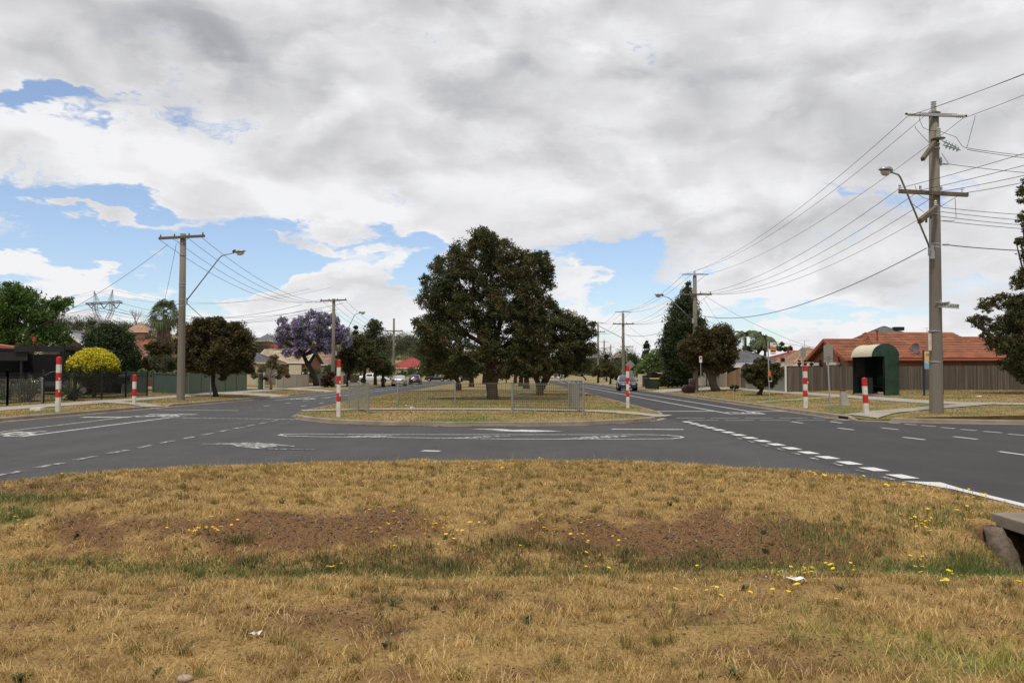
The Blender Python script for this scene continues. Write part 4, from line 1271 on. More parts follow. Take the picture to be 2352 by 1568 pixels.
# --- hillside and background trees: one of a kind, copied
def bg_proto(label, pal, r, h, seed, n=1500, leaf=.55, group='trees on the distant hills'):
    B = [((0, 0, h - r), r), ((r * .7, 0, h - r * 1.3), r * .7), ((-r * .7, .2, h - r * 1.35), r * .7), ((.1, -r * .5, h - r * 1.5), r * .7)]
    return tree('hill_tree', label, 'tree', 0, (0, 0, 0), None, pal, n, leaf, seed=seed, group=group, world_blobs=B, tr=.25, bark='bark_dark', limbs=False, clump=.5)
protos = [bg_proto('green rounded tree on the distant hillside', 'hillg', 3.2, 6.5, 201), bg_proto('darker tree on the distant hillside', 'gumred', 3.6, 7.5, 202), bg_proto('broad green bush on the distant hillside', 'mid', 4.2, 6, 203)]
spots = []
rr = random.Random(77)
for i in range(150):
    xv = rr.uniform(100, 1000) if i < 122 else rr.uniform(1290, 1480)
    Y = rr.uniform(180, 430) if i < 122 else rr.uniform(235, 380)
    if 890 < xv < 1015 and Y < 268: Y = 290
    spots.append((xv, Y, rr.uniform(.6, 1.15)))
# tree line closing the view beyond the bend
for i in range(26):
    spots.append((rr.uniform(880, 1005), rr.uniform(268, 420), rr.uniform(.6, 1.1)))
    spots.append((1000 + i * 16, 236 + rr.uniform(0, 14), rr.uniform(.75, 1.05)))
for (xv, Y, s_) in ((140, 445, 1.4), (150, 450, 1.3), (128, 440, 1.3), (196, 440, 1.1), (225, 450, 1.3), (240, 455, 1.1), (215, 445, 1.2), (300, 440, 1.0), (325, 445, 1.2), (345, 440, 1.1), (270, 450, 1.2), (290, 446, 1.2)):
    spots.append((xv, Y, s_))
used = set()
for i, (xv, Y, s_) in enumerate(spots):
    k = i % 3
    src = protos[k]
    o = src if k not in used else copy_tree(src)
    used.add(k)
    x = (xv - 1176) / F * Y
    o.location = (x, Y, float(hill_h(x, Y)) if Y > 228.9 + 33 or x < -60 else max(float(hill_h(x, Y)), .1))
    o.rotation_euler.z = rr.uniform(0, 6.28)
    o.scale = (s_, s_, s_ * rr.uniform(.85, 1.15))
# bare dead tree on the skyline
def bare(xv, Y, h):
    x = (xv - 1176) / F * Y; z0 = float(hill_h(x, Y))
    rng = random.Random(9)
    mb = MB()
    def br(p, d, L_, r, k):
        q = p + d * L_
        mb.tube([p, p.lerp(q, .5) + Vector((rng.uniform(-.1, .1), 0, 0)) * L_, q], [r, r * .8, r * .55], 5)
        if k: 
            for _ in range(3): br(q if _ else p.lerp(q, .7), (d + Vector((rng.uniform(-.8, .8), rng.uniform(-.6, .6), rng.uniform(-.1, .5)))).normalized(), L_ * .68, r * .55, k - 1)
    br(Vector((x, Y, z0)), Vector((0, 0, 1)), h * .35, .34, 4)
    tag(mb.build('bare_tree', 'bark_grey'), 'leafless pale tree standing on the skyline above the hillside house', 'tree')
bare(312, 400, 13)
# ============================================================ power poles and lamps
def insulator(root, name, p, h=.16, r=.06, m='porcelain', n=3):
    prof = [(.02, 0)]
    for k in range(n):
        z = h * k / n
        prof += [(r, z + h * .12), (r * .55, z + h / n * .8)]
    prof += [(r * .45, h)]
    mb = MB(); mb.lathe(p, prof, 8)
    return part(mb, name, m, root)

def street_lamp_arm(root, p0, p1, p2, r=.04):
    """p0 on the pole, p1 bend, p2 head"""
    p0, p1, p2 = Vector(p0), Vector(p1), Vector(p2)
    mb = MB()
    bend = [p0, p0.lerp(p1, .93)] + [p0.lerp(p1, .93).lerp(p1, t).lerp(p1.lerp(p1.lerp(p2, .2), t), t) for t in (.35, .7, 1)] + [p2]
    mb.tube(bend, r, 8)
    arm = part(mb, 'lamp_arm', 'galvanised', root, smooth=True)
    d = (p2 - p1); d.z = d.z * .6; d.normalize()
    s_ = d.cross(Vector((0, 0, 1))).normalized(); u = s_.cross(d)
    mb = MB()
    # lamp body: lofted shell
    secs = [(-.02, .07, .07, 0), (.12, .09, .08, 0), (.2, .17, .10, .01), (.45, .19, .11, .01), (.62, .15, .09, 0), (.70, .07, .05, -.01)]
    vs = []; k = 10
    for t, w, h, o in secs:
        for j in range(k):
            a = 2 * PI * j / k
            y = math.sin(a)
            vs.append(p2 + d * t + s_ * w * math.cos(a) + u * (o + h * (y if y > 0 else y * .35)))
    fs = [(i * k + j, i * k + (j + 1) % k, (i + 1) * k + (j + 1) % k, (i + 1) * k + j) for i in range(len(secs) - 1) for j in range(k)]
    fs += [tuple(range(k))[::-1], tuple((len(secs) - 1) * k + j for j in range(k))]
    mb.faces(vs, fs)
    head = part(mb, 'lamp_head', 'galvanised', root, smooth=True)
    mb = MB(); c = p2 + d * .40 - u * .06
    vs = []
    for i in range(5):
        ph = PI / 2 * i / 4
        for j in range(10):
            a = 2 * PI * j / 10
            vs.append(c + d * .24 * math.cos(a) * math.cos(ph) + s_ * .15 * math.sin(a) * math.cos(ph) - u * .14 * math.sin(ph))
    mb.faces(vs, [(i * 10 + j, (i + 1) * 10 + j, (i + 1) * 10 + (j + 1) % 10, i * 10 + (j + 1) % 10) for i in range(4) for j in range(10)])
    part(mb, 'lamp_lens', 'lamp_lens', head, smooth=True)
    mb = MB(); mb.tube([p2 - d * .03 + u * .06, p2 + d * .12 + u * .09], .085, 8)
    part(mb, 'lamp_cap', 'dark_metal', head)
    mb = MB(); mb.box(tuple(p0), (.16, .12, .38))
    part(mb, 'arm_bracket', 'galvanised', arm)

def arm_beam(root, c, L_, w=.11, h=.13, dirv=(1, 0, 0), matn='aged_timber', name='crossarm'):
    d = Vector(dirv).normalized(); c = Vector(c)
    mb = MB(); mb.beam(c - d * L_ / 2, c + d * L_ / 2, w, h)
    return part(mb, name, matn, root)

def pole_shaft(root, x, y, z0, z1, r0, r1, matn='pole_concrete', lean=0.0):
    mb = MB(); mb.tube([(x, y, z0 - .3), (x, y, z0), (x + lean / 2, y, (z0 + z1) / 2), (x + lean, y, z1)], [r0, r0, (r0 + r1) / 2, r1], 16)
    return part(mb, 'pole', matn, root, smooth=True)
def bands(root, x, y, zs, r, matn='galvanised'):
    for z in zs:
        mb = MB(); mb.lathe((x, y, z), [(r + .006, 0), (r + .012, .005), (r + .012, .04), (r + .006, .045)], 16)
        part(mb, 'steel_band', matn, root)
def braces(root, c, half=.55, drop=.5, dirv=(1, 0, 0), yoff=-.16):
    d = Vector(dirv).normalized(); c = Vector(c) + Vector((0, yoff, 0))
    for s_ in (-1, 1):
        mb = MB(); mb.beam(c + d * half * s_, c - Vector((0, 0, drop)), .03, .01)
        part(mb, 'brace', 'galvanised', root)

# --- the near right pole
g = G(2151, 949, .22)
PX, PY = g.x, g.y
pz = float(TR(PX, PY))
P1 = thing('power_pole', (PX, PY, pz), 'tallest concrete power pole at the right corner carrying the street name signs and a lamp', 'power pole')
ztop = A(2145, 262, PY).z
lean = .12
pole_shaft(P1, PX, PY, pz, ztop, .235, .165, lean=lean)
def zv(yv, xv=2148, Y=None): return A(xv, yv, Y or PY).z
xt = PX + lean
# HV arm: steel with white end insulators
hvz = zv(268)
arm_beam(P1, (xt - .02, PY - .2, hvz), 1.5, .09, .11, (1, .0, -.03), 'galvanised')
for s_ in (-1, 1):
    mb = MB(); a = Vector((xt - .02 + s_ * .55, PY - .2, hvz - s_ * .02)); b_ = a + Vector((s_ * .5, 0, -s_ * .015))
    mb.tube([a + (b_ - a) * t for t in (0, .35, .4, .5, .55, .65, .7, .8, .85, 1)], [.055, .055, .085, .055, .085, .055, .085, .055, .08, .03], 10)
    part(mb, 'end_insulator', 'porcelain', P1)
    mb = MB(); mb.box(tuple(b_ + Vector((s_ * .03, 0, 0))), (.07, .06, .06)); part(mb, 'end_clamp', 'dark_metal', P1)
insulator(P1, 'top_insulator', (xt, PY, ztop + .06), .42, .11, 'porcelain', 5)
mb = MB(); mb.lathe((xt, PY, ztop), [(.1, 0), (.23, .02), (.23, .035), (.08, .07)], 16); part(mb, 'pole_cap', 'galvanised', P1)
# second HV insulator and the slanting upper arm
z2 = zv(325)
mb = MB(); mb.lathe((xt, PY - .26, z2), [(.1, 0), (.25, .02), (.25, .035), (.08, .07)], 16); part(mb, 'insulator_plate', 'galvanised', P1)
insulator(P1, 'post_insulator', (xt, PY - .26, z2 + .05), .36, .11, 'porcelain', 5)
a = A(2148, 325, PY - .26); b_ = A(2119, 366, PY - 1.25)
mb = MB(); mb.beam(a, b_, .12, .13); part(mb, 'crossarm', 'aged_timber', P1)
bands(P1, xt, PY, [zv(y) for y in (333, 343, 447)], .18)
bands(P1, PX + lean * .5, PY, [zv(y) for y in (488, 494, 562, 570)], .19)
bands(P1, PX, PY, [zv(y) for y in (762, 832)], .218)
# LV arm
lvz = zv(447)
arm_beam(P1, (xt - .20, PY - .25, lvz), 2.5, .10, .14, (1, 0, -.055), 'aged_timber')
LVX = [2067, 2114, 2162, 2210]
for xv in LVX:
    p = A(xv, 445, PY - .25)
    insulator(P1, 'pin_insulator', (p.x, PY - .25, lvz + .09 - (p.x - xt) * .055), .16, .05, 'brown_porcelain' if xv < 2200 else 'porcelain', 2)
# slanting lower arm for the side street
a = A(2149, 478, PY - .3); b_ = A(2112, 508, PY - 1.7)
mb = MB(); mb.beam(a, b_, .14, .16); part(mb, 'crossarm', 'aged_timber', P1)
insulator(P1, 'pin_insulator', (a.x, a.y, a.z + .08), .2, .06, 'porcelain', 3)
for i, xv in enumerate((2136, 2127)):
    insulator(P1, 'pin_insulator', (a.lerp(b_, .3 + .3 * i).x, a.lerp(b_, .3 + .3 * i).y, a.lerp(b_, .3 + .3 * i).z - .24), .14, .05, 'brown_porcelain', 2)
# glass disc strings
for (x0, y0, x1, y1) in ((2163, 323, 2198, 339), (2165, 333, 2206, 345)):
    a = A(x0, y0, PY); b_ = A(x1, y1, PY)
    mb = MB()
    pts = []; rad = []
    for k in range(4):
        t = .25 + .2 * k
        for dt, r_ in ((-.03, .02), (-.012, .10), (.012, .085), (.03, .02)): pts.append(a.lerp(b_, t + dt)); rad.append(r_)
    mb.tube([a] + pts + [b_], [.018] + rad + [.018], 12)
    part(mb, 'disc_insulator', 'green_glass', P1)
mb = MB(); mb.tube([A(2165, 377, PY), A(2178, 377, PY)], .03, 8); mb.ell(tuple(A(2161, 371, PY)), (.05, .05, .18), 8, 6); part(mb, 'disc_insulator', 'green_glass', P1)
street_lamp_arm(P1, A(2138, 575, PY - .2), A(2066, 402, PY - 1.0), A(2045, 395, PY - 1.5), .034)
# conduit on the shaft and cable clamps
mb = MB(); mb.tube([A(2136.5, 575, PY - .2), A(2136.5, 500, PY - .2), A(2137, 483, PY - .2)], .018, 6); part(mb, 'conduit', 'galvanised', P1)
mb = MB(); mb.box(tuple(A(2141, 585, PY - .25)), (.14, .1, .3)); part(mb, 'junction_box', 'galvanised', P1)
mb = MB(); mb.tube([A(2165, 562, PY), A(2180, 562, PY)], .035, 8); part(mb, 'cable_clamp', 'galvanised', P1)
# jumpers hanging at the head of the pole
def sagcurve(p, q, sag, n=14): 
    p, q = Vector(p), Vector(q)
    return [p.lerp(q, i / n) - Vector((0, 0, 4 * sag * (i / n) * (1 - i / n))) for i in range(n + 1)]
def vtube(root, pts, name='jumper_wire', r=.009):
    mb = MB(); mb.tube(pts, r, 5); return part(mb, name, 'wire', root)
vtube(P1, [A(x, y, PY - .3) for x, y in ((2114, 257), (2112, 275), (2120, 293), (2135, 300), (2160, 302), (2196, 315), (2210, 336), (2218, 340))])
vtube(P1, [A(x, y, PY - .1) for x, y in ((2240, 266), (2238, 275), (2222, 335), (2219, 340))])
vtube(P1, [A(x, y, PY - .3) for x, y in ((2102, 290), (2104, 296), (2124, 318), (2134, 328))])
vtube(P1, [A(x, y, PY - .3) for x, y in ((2101, 425), (2108, 446), (2122, 455), (2150, 461), (2163, 475), (2167, 477))])
vtube(P1, [A(x, y, PY) for x, y in ((2194, 457), (2196, 500), (2192, 507), (2162, 507))])
vtube(P1, [A(x, y, PY) for x, y in ((2163, 352), (2172, 366), (2180, 377))])
vtube(P1, [A(x, y, PY - .6) for x, y in ((2094, 467), (2112, 480), (2122, 487))])
# narrow board fixed to the pole's left side, seen almost edge on
c = A(2136, 785, PY - .2)
mb = MB(); mb.box((c.x, c.y, c.z), (.16, .03, .62), rz=R(35)); bd = part(mb, 'side_board', 'white_paint', P1)
mb = MB(); mb.box((c.x + .072, c.y + .05, c.z), (.025, .04, .64), rz=R(35)); part(mb, 'board_edge', 'orange', bd)
# street name signs
def text_mesh(s, size, name, matn, root, loc, rot, width=None, extr=.002, bold=False):
    cu = bpy.data.curves.new(name, 'FONT')
    cu.body = s; cu.size = size; cu.extrude = extr; cu.align_x = 'CENTER'; cu.align_y = 'CENTER'; cu.resolution_u = 2
    if bold: cu.offset = size * .022
    ob = bpy.data.objects.new(name, cu); COL.objects.link(ob)
    dg = bpy.context.evaluated_depsgraph_get()
    me = bpy.data.meshes.new_from_object(ob.evaluated_get(dg))
    bpy.data.objects.remove(ob, do_unlink=True); bpy.data.curves.remove(cu)
    me.name = name; me.materials.clear(); me.materials.append(MATS[matn])
    xs_ = [v.co.x for v in me.vertices]
    k = width / (max(xs_) - min(xs_)) if width else 1
    M = Matrix.Translation(Vector(loc)) @ rot.to_4x4() @ Matrix.Diagonal((k, 1, 1, 1))
    top = root
    while top.parent: top = top.parent
    me.transform(Matrix.Translation(-Vector(top.location)) @ M)
    o = bpy.data.objects.new(name, me); COL.objects.link(o); o.parent = root
    return o
def facing(dirx, up=(0, 0, 1)):
    """rotation whose x axis is dirx and whose z looks out of the lettering"""
    x = Vector(dirx).normalized(); u = Vector(up); z = x.cross(u).normalized(); u = z.cross(x)
    return Matrix((x, u, z)).transposed()
def name_blade(txt, a, b_, h, tw, tsz, name):
    a, b_ = Vector(a), Vector(b_)
    d = (b_ - a).normalized(); n_ = d.cross(Vector((0, 0, 1))).normalized()
    mb = MB()
    mb.beam(a, b_, .014, h)
    bl = part(mb, 'name_sign', 'white_paint', P1)
    for s_ in (-1, 1):
        mb = MB(); o_ = Vector((0, 0, s_ * h * .5)); mb.beam(a + o_, b_ + o_, .03, .014); part(mb, 'sign_rail', 'galvanised', bl)
    text_mesh(txt, tsz, 'lettering', 'steel_letter', bl, tuple((a + b_) / 2 + n_ * .012), facing(d), width=tw, bold=True)
    return bl
zc = zv(699)
a1 = Vector((A(2157, 702, PY - .25).x, PY - .25, zv(702)))
a1e = Vector((A(2181, 698, PY - 1.3).x, PY - 1.3, A(2181, 698, PY - 1.3).z))
name_blade('FENTON ST', a1, a1e, .15, .92, .125, 'a')
a2 = Vector((A(2163, 701, PY - .05).x, PY - .05, zv(701.5)))
a2e = Vector((A(2203, 703, PY - .12).x, PY - .12, A(2203, 704, PY - .12).z))
name_blade('GLENDALE AVE', a2, a2e, .15, .56, .115, 'b')
mb = MB(); mb.tube([(PX - .12, PY - .24, zc + .06), (PX + .16, PY - .24, zc + .07)], .012, 6); mb.box((PX + .1, PY - .23, zc), (.07, .07, .28)); part(mb, 'sign_bracket', 'galvanised', P1)

# --- the second right pole
def right_pole(xv, yb, ytop, Y, label, arm1, arm2, lamp=None, w1=1.9, w2=2.6, r0=.22, timber=False, zb=None):
    c = A(xv, yb, Y); x = c.x
    z0 = zb if zb is not None else float(TR(x, Y))
    root = thing('power_pole', (x, Y, z0), label, 'power pole', None)
    zt = A(xv, ytop, Y).z
    pole_shaft(root, x, Y, z0, zt, r0, r0 * .68, 'pole_concrete' if not timber else 'timber_pole')
    if arm1:
        z1 = A(xv, arm1, Y).z
        arm_beam(root, (x, Y - .18, z1), w1, .09, .1, (1, 0, -.0), 'galvanised')
        for s_ in (-1, 1):
            mb = MB(); mb.tube([(x + s_ * w1 * .36, Y - .18, z1), (x + s_ * w1 * .55, Y - .18, z1)], .06, 8); part(mb, 'end_insulator', 'porcelain', root)
        insulator(root, 'top_insulator', (x, Y, zt), .4, .09, 'porcelain', 4)
    if arm2:
        z2 = A(xv, arm2, Y).z
        arm_beam(root, (x, Y - .2, z2), w2, .1, .13, (1, 0, 0), 'aged_timber')
        for k in (-.46, -.16, .16, .46):
            insulator(root, 'pin_insulator', (x + w2 * k, Y - .2, z2 + .07), .16, .055, 'brown_porcelain', 2)
        braces(root, (x, Y, z2), .5, .45)
        bands(root, x, Y, [z2 - .1, z2 - 1.9], r0 * .8)
    if lamp:
        (ax, ay), (bx, by), (hx, hy) = lamp
        street_lamp_arm(root, A(ax, ay, Y - .2), A(bx, by, Y - .8), A(hx, hy, Y - 1.0), .035)
    return root
g = G(1598, 900, .25); Y2 = 66.0
P2 = right_pole(1598, 900, 633, Y2, 'concrete power pole beside the maroon armchair with two crossarms and a lamp', 630.5, 676.5, ((1592, 737), (1537, 684), (1522, 679.5)))
Y3 = 104.0
P3 = right_pole(1432, 880, 720, Y3, 'power pole rising behind the dark blue wagon with two crossarms and a long lamp arm', 716.5, 744, ((1429, 776), (1373, 747), (1363, 746)))
Y4 = 150.0
P4 = right_pole(1374, 872, 744, Y4, 'power pole half hidden by the flowering gum crown', 741, 762, None)
P5 = right_pole(1388, 872, 782, 185, 'slim far power pole with three crossarms just right of the gum crown', 785, 800, None)
P6 = right_pole(1403, 870, 792, 215, 'farthest power pole with a transformer before the pointed dark tree', 797, 816, None)
c = A(1403, 838, 214.6); mb = MB(); mb.lathe((c.x, 214.4, c.z - .9), [(.35, 0), (.45, .1), (.45, .9), (.2, 1.1)], 12); mb.tube([(c.x - .7, 214.5, c.z + .8), (c.x + .7, 214.5, c.z + .8)], .05, 6); part(mb, 'transformer', 'sign_back', P6)
P7 = right_pole(1440, 860, 819 - 20, 165, 'thin timber power pole seen just right of the pole behind the wagon', None, 801 - 5, None, timber=True, r0=.15)

def left_pole(xv, yb, ytop, Y, label, arm, armw, tilt, lamp, r0=.22):
    c = A(xv, yb, Y); x = c.x; z0 = float(TL(x, Y))
    root = thing('power_pole', (x, Y, z0), label, 'power pole')
    zt = A(xv, ytop, Y).z
    pole_shaft(root, x, Y, z0, zt, r0, r0 * .72)
    z2 = A(xv, arm, Y).z
    arm_beam(root, (x, Y - .2, z2), armw, .11, .14, (1, 0, tilt), 'aged_timber')
    braces(root, (x, Y, z2), .4, .42)
    for k in (-.46, -.16, .16, .46): insulator(root, 'pin_insulator', (x + armw * k, Y - .2, z2 + .07 + tilt * armw * k), .14, .05, 'brown_porcelain', 2)
    bands(root, x, Y, [z2 - 1.0, z2 - 2.6, z2 - 2.75, z2 - 3.5, z2 - 3.85], r0 * .82)
    if lamp:
        (ax, ay), (bx, by), (hx, hy) = lamp
        street_lamp_arm(root, A(ax, ay, Y), A(bx, by, Y - .7), A(hx, hy, Y - .9), .034)
    return root
LY1, LY2, LY3 = 46.0, 88.0, 132.0
Q1 = left_pole(415, 917, 537, LY1, 'concrete power pole on the left verge with one crossarm and a lamp', 546, 2.55, .055, ((427, 692), (508, 587), (537, 580.5)))
Q2 = left_pole(765, 888, 686, LY2, 'second power pole on the left standing in the purple jacaranda', 690, 2.8, .03, ((772, 812), (815, 722), (826, 719)))
Q3 = left_pole(904, 878, 731, LY3, 'third power pole on the left beside the parked silver sedan', 760, 2.9, 0, ((908, 790), (934, 765), (945, 763)))

# ------------------------------------------------------------ wires
def wire(label, p, q, sag, r=.012, group=None):
    mb = MB(); mb.tube(sagcurve(p, q, sag, 22), r, 4, cap=False)
    return tag(mb.build('overhead_wire', 'wire'), label, 'wire', group)
def X_(root): return root.location.x
# along the right side: pole 1 to pole 2
hv1 = [A(2085, 267, PY - .2), A(2146, 247, PY), A(2212, 272, PY - .2)]
hv2 = [A(1571, 630, Y2 - .2), A(1597, 622, Y2), A(1622, 630, Y2 - .2)]
for i, n_ in enumerate(('left end', 'top', 'right end')):
    wire('upper wire from the %s of the tallest to the armchair pole' % ['left arm end', 'top insulator', 'right arm end'][i], hv1[i], hv2[i], .9, .010, 'wires between the two nearest right poles')
lv1 = [A(x, y, PY - .25) for x, y in zip(LVX, (432, 437, 440, 444))]
lv2 = [A(1598, 675, Y2 - .2) + Vector((k * 2.6, 0, 0)) for k in (-.46, -.16, .16, .46)]
for i in range(4):
    wire('lower wire from the %s crossarm pin of the tallest pole to the armchair pole' % ['leftmost', 'second', 'third', 'rightmost'][i], lv1[i], lv2[i], 1.1, .011, 'wires between the two nearest right poles')
wire('thick lowest cable sagging from the lamp bracket of the tallest pole to the armchair pole', A(2128, 570, PY), A(1600, 722, Y2), 1.15, .02)
# behind the camera side: pole 1 towards the next pole off to the right
hv0 = [A(2500, 113, 21), A(2500, 108, 21), A(2560, 130, 21)]
for i in range(3):
    wire('wire rising from the %s of the tallest pole to the upper right corner' % ['left arm end', 'top insulator', 'right arm end'][i], hv1[i], hv0[i], .05, .010)
for i, (x, y) in enumerate(((2470, 316), (2470, 347), (2470, 375), (2470, 392))):
    wire('wire from the %s crossarm insulator on the tallest pole to the right edge' % ['leftmost', 'second', 'third', 'rightmost'][i], lv1[i], A(x, y, PY - 7), .05, .011)
# across the side street
for i, (x0, y0, x1, y1) in enumerate(((2219, 340, 2480, 367), (2222, 344, 2480, 374), (2180, 377, 2480, 405), (2167, 477, 2480, 499), (2161, 486, 2480, 514), (2161, 497, 2480, 525), (2161, 507, 2480, 532))):
    wire('%s of the seven side street wires leaving the tallest pole to the right' % ['topmost', 'second', 'third', 'fourth', 'fifth', 'sixth', 'lowest'][i], A(x0, y0, PY), A(x1, y1, PY + 3), .06, .011)
wire('thick cable leaving the tallest pole to the right below the side street wires', A(2180, 563, PY), A(2480, 577, PY + 3), .08, .018)
# pole 2 to pole 3
hv3 = [A(1415, 716, Y3), A(1432, 714, Y3), A(1449, 716, Y3)]
for i in range(3): wire('upper %s wire between the armchair pole and the pole behind the wagon' % ['left', 'middle', 'right'][i], hv2[i], hv3[i], .8, .013, 'wires from the armchair pole to the wagon pole')
lv3 = [A(1432, 743, Y3 - .2) + Vector((k * 2.6, 0, 0)) for k in (-.46, -.16, .16, .46)]
for i in range(4): wire('lower %s wire between the armchair pole and the pole behind the wagon' % ['leftmost', 'second', 'third', 'rightmost'][i], lv2[i], lv3[i], .9, .013, 'wires from the armchair pole to the wagon pole')
wire('thick sagging cable from the armchair pole to the pole behind the wagon', A(1597, 722, Y2), A(1432, 766, Y3), .9, .02)
hv4 = [A(1366, 741, Y4), A(1374, 739, Y4), A(1382, 741, Y4)]
for i in range(3): wire('%s upper wire from the wagon pole toward the gum crown' % ['left', 'middle', 'right'][i], hv3[i], hv4[i], .8, .015)
for i in range(3): wire('%s lower wire from the wagon pole toward the gum crown' % ['left', 'middle', 'right'][i], lv3[i], A(1366 + 8 * i, 762, Y4), .8, .015)
# service lines to the houses on the right
for i, (x0, y0, Y0, x1, y1, Y1, s_, lab) in enumerate(((1604, 728, Y2, 1905, 800, 62, .5, 'upper service wire from the armchair pole to the orange roofed house'), (1620, 680, Y2, 1880, 802, 70, .4, 'steeper service wire from the armchair crossarm down to the orange roofed house'),
        (1615, 684, Y2, 1680, 770, 95, .3, 'service wire dropping from the armchair crossarm behind the round brown tree'), (1440, 768, Y3, 1560, 830, 95, .6, 'service wire from the wagon pole down behind the tall conifer'),
        (1440, 745, Y3, 1545, 800, 92, .5, 'thin service wire from the wagon crossarm to behind the conifer'))):
    wire(lab, A(x0, y0, Y0), A(x1, y1, Y1), s_, .012)
# left side wires
l1 = [A(415, 548, LY1 - .2) + Vector((k * 2.55, 0, k * .14)) for k in (-.46, -.16, .16, .46)]
l2 = [A(765, 688, LY2 - .2) + Vector((k * 2.8, 0, 0)) for k in (-.46, -.16, .16, .46)]
l3 = [A(904, 759, LY3 - .2) + Vector((k * 2.9, 0, 0)) for k in (-.46, -.16, .16, .46)]
for i in range(4): wire('%s wire between the left lamp pole and the jacaranda pole' % ['leftmost', 'second', 'third', 'rightmost'][i], l1[i], l2[i], 1.5, .012)
for i in range(4): wire('%s wire between the jacaranda pole and the pole by the silver sedan' % ['leftmost', 'second', 'third', 'rightmost'][i], l2[i], l3[i], 1.2, .014)
for i in range(4): wire('%s wire running from the silver sedan pole behind the median gums' % ['leftmost', 'second', 'third', 'rightmost'][i], l3[i], l3[i] + Vector((4, 48, -.2)), 1.2, .018)
wire('cable from the left lamp pole down past the jacaranda', A(430, 697, LY1), A(640, 790, 84), 1.2, .02)
wire('service wire slanting from the left crossarm across the pylon to the carport house', A(385, 562, LY1), A(42, 771, 45), .35, .013)
wire('steep service wire dropping from the left crossarm behind the fan palm', A(405, 560, LY1), A(378, 690, 70), .1, .012)
wire('service wire from the left lamp bracket past the fan palm toward the hillside', A(410, 697, LY1), A(235, 755, 75), .5, .014)
wire('service wire between the jacaranda crown and the tree by the green fence', A(585, 785, 75), A(740, 785, LY2), .8, .014)

# ------------------------------------------------------------ transmission tower on the hill
def tower():
    Y = 430; s_ = Y / F
    x0 = (237 - 1176) / F * Y
    zb = float(hill_h(x0, Y))
    root = thing('transmission_tower', (x0, Y, zb), 'steel lattice transmission tower with two horns on the left skyline', 'pylon')
    def p(xv, yv, dy=0): return A(xv, yv, Y) + Vector((0, dy, 0))
    mat('lattice_steel', (.22, .23, .24), .5, .1, 3)
    def lattice(name, a, b_, wa, wb, nseg, r=.10, da=1.2, db=1.2):
        r *= 1.35
        mb = MB()
        def corner(t, i, j):
            c = a.lerp(b_, t); w = wa + (wb - wa) * t; d = da + (db - da) * t
            ax = (b_ - a).normalized(); side = Vector((0, 1, 0)).cross(ax).normalized()
            return c + side * w * i + Vector((0, d * j, 0))
        for i in (-1, 1):
            for j in (-1, 1):
                mb.tube([corner(t / nseg, i, j) for t in range(nseg + 1)], r, 4)
        for k in range(nseg):
            for j in (-1, 1):
                s1 = 1 if k % 2 else -1
                mb.tube([corner(k / nseg, s1, j), corner((k + 1) / nseg, -s1, j)], r * .6, 3)
                mb.tube([corner(k / nseg, -s1, j), corner((k + 1) / nseg, s1, j)], r * .6, 3)
        return part(mb, name, 'lattice_steel', root)
    lattice('lattice_leg', p(205, 775), p(235, 744), .5, 2.2, 5)
    lattice('lattice_leg', p(270, 775), p(240, 744), .5, 2.2, 5)
    for sgn, nx in ((-1, 0), (1, 1)):
        xs_ = [238, 228, 219, 218, 221] if sgn < 0 else [238, 248, 256, 258, 255]
        ys_ = [748, 733, 716, 704, 693]
        for k in range(4):
            lattice('lattice_column', p(xs_[k], ys_[k]), p(xs_[k + 1], ys_[k + 1]), .8, .8, 3, .09)
    lattice('lattice_crossarm', p(199, 698), p(279, 693), .5, .5, 16, .09)
    lattice('lattice_horn', p(222, 692), p(216, 668), .9, .05, 5, .07, 1, .05)
    lattice('lattice_horn', p(254, 691), p(259, 665), .9, .05, 5, .07, 1, .05)
    for cx in (210, 239, 267):
        mb = MB()
        mb.tube([p(cx - 8, 698), p(cx, 708)], .2, 5); mb.tube([p(cx + 8, 698), p(cx, 708)], .2, 5)
        part(mb, 'insulator_string', 'dark_metal', root)
    for cx, cy in ((200, 698), (213, 698), (232, 697), (251, 696), (277, 695)):
        mb = MB(); mb.tube([p(cx - 3, cy - 1), p(cx + 4, cy + 1.5)], .35, 5); part(mb, 'insulator_string', 'dark_metal', root)
    for i, (xa, ya) in enumerate(((210, 708), (239, 708), (267, 708), (200, 699), (279, 696), (216, 668), (259, 665))):
        lab = '%s power line conductor hanging from the hillside pylon' % ['first', 'second', 'third', 'left end', 'right end', 'left horn', 'right horn'][i]
        r_ = .09 if i < 5 else .05
        mb = MB()
        mb.tube(sagcurve(p(xa, ya), p(xa, ya) + Vector((130, -70, -6)), 7, 14), r_, 3, cap=False)
        mb.tube(sagcurve(p(xa, ya), p(xa, ya) + Vector((-150, 60, 2)), 7, 14), r_, 3, cap=False)
        tag(mb.build('power_line', 'wire'), lab, 'power line')
tower()

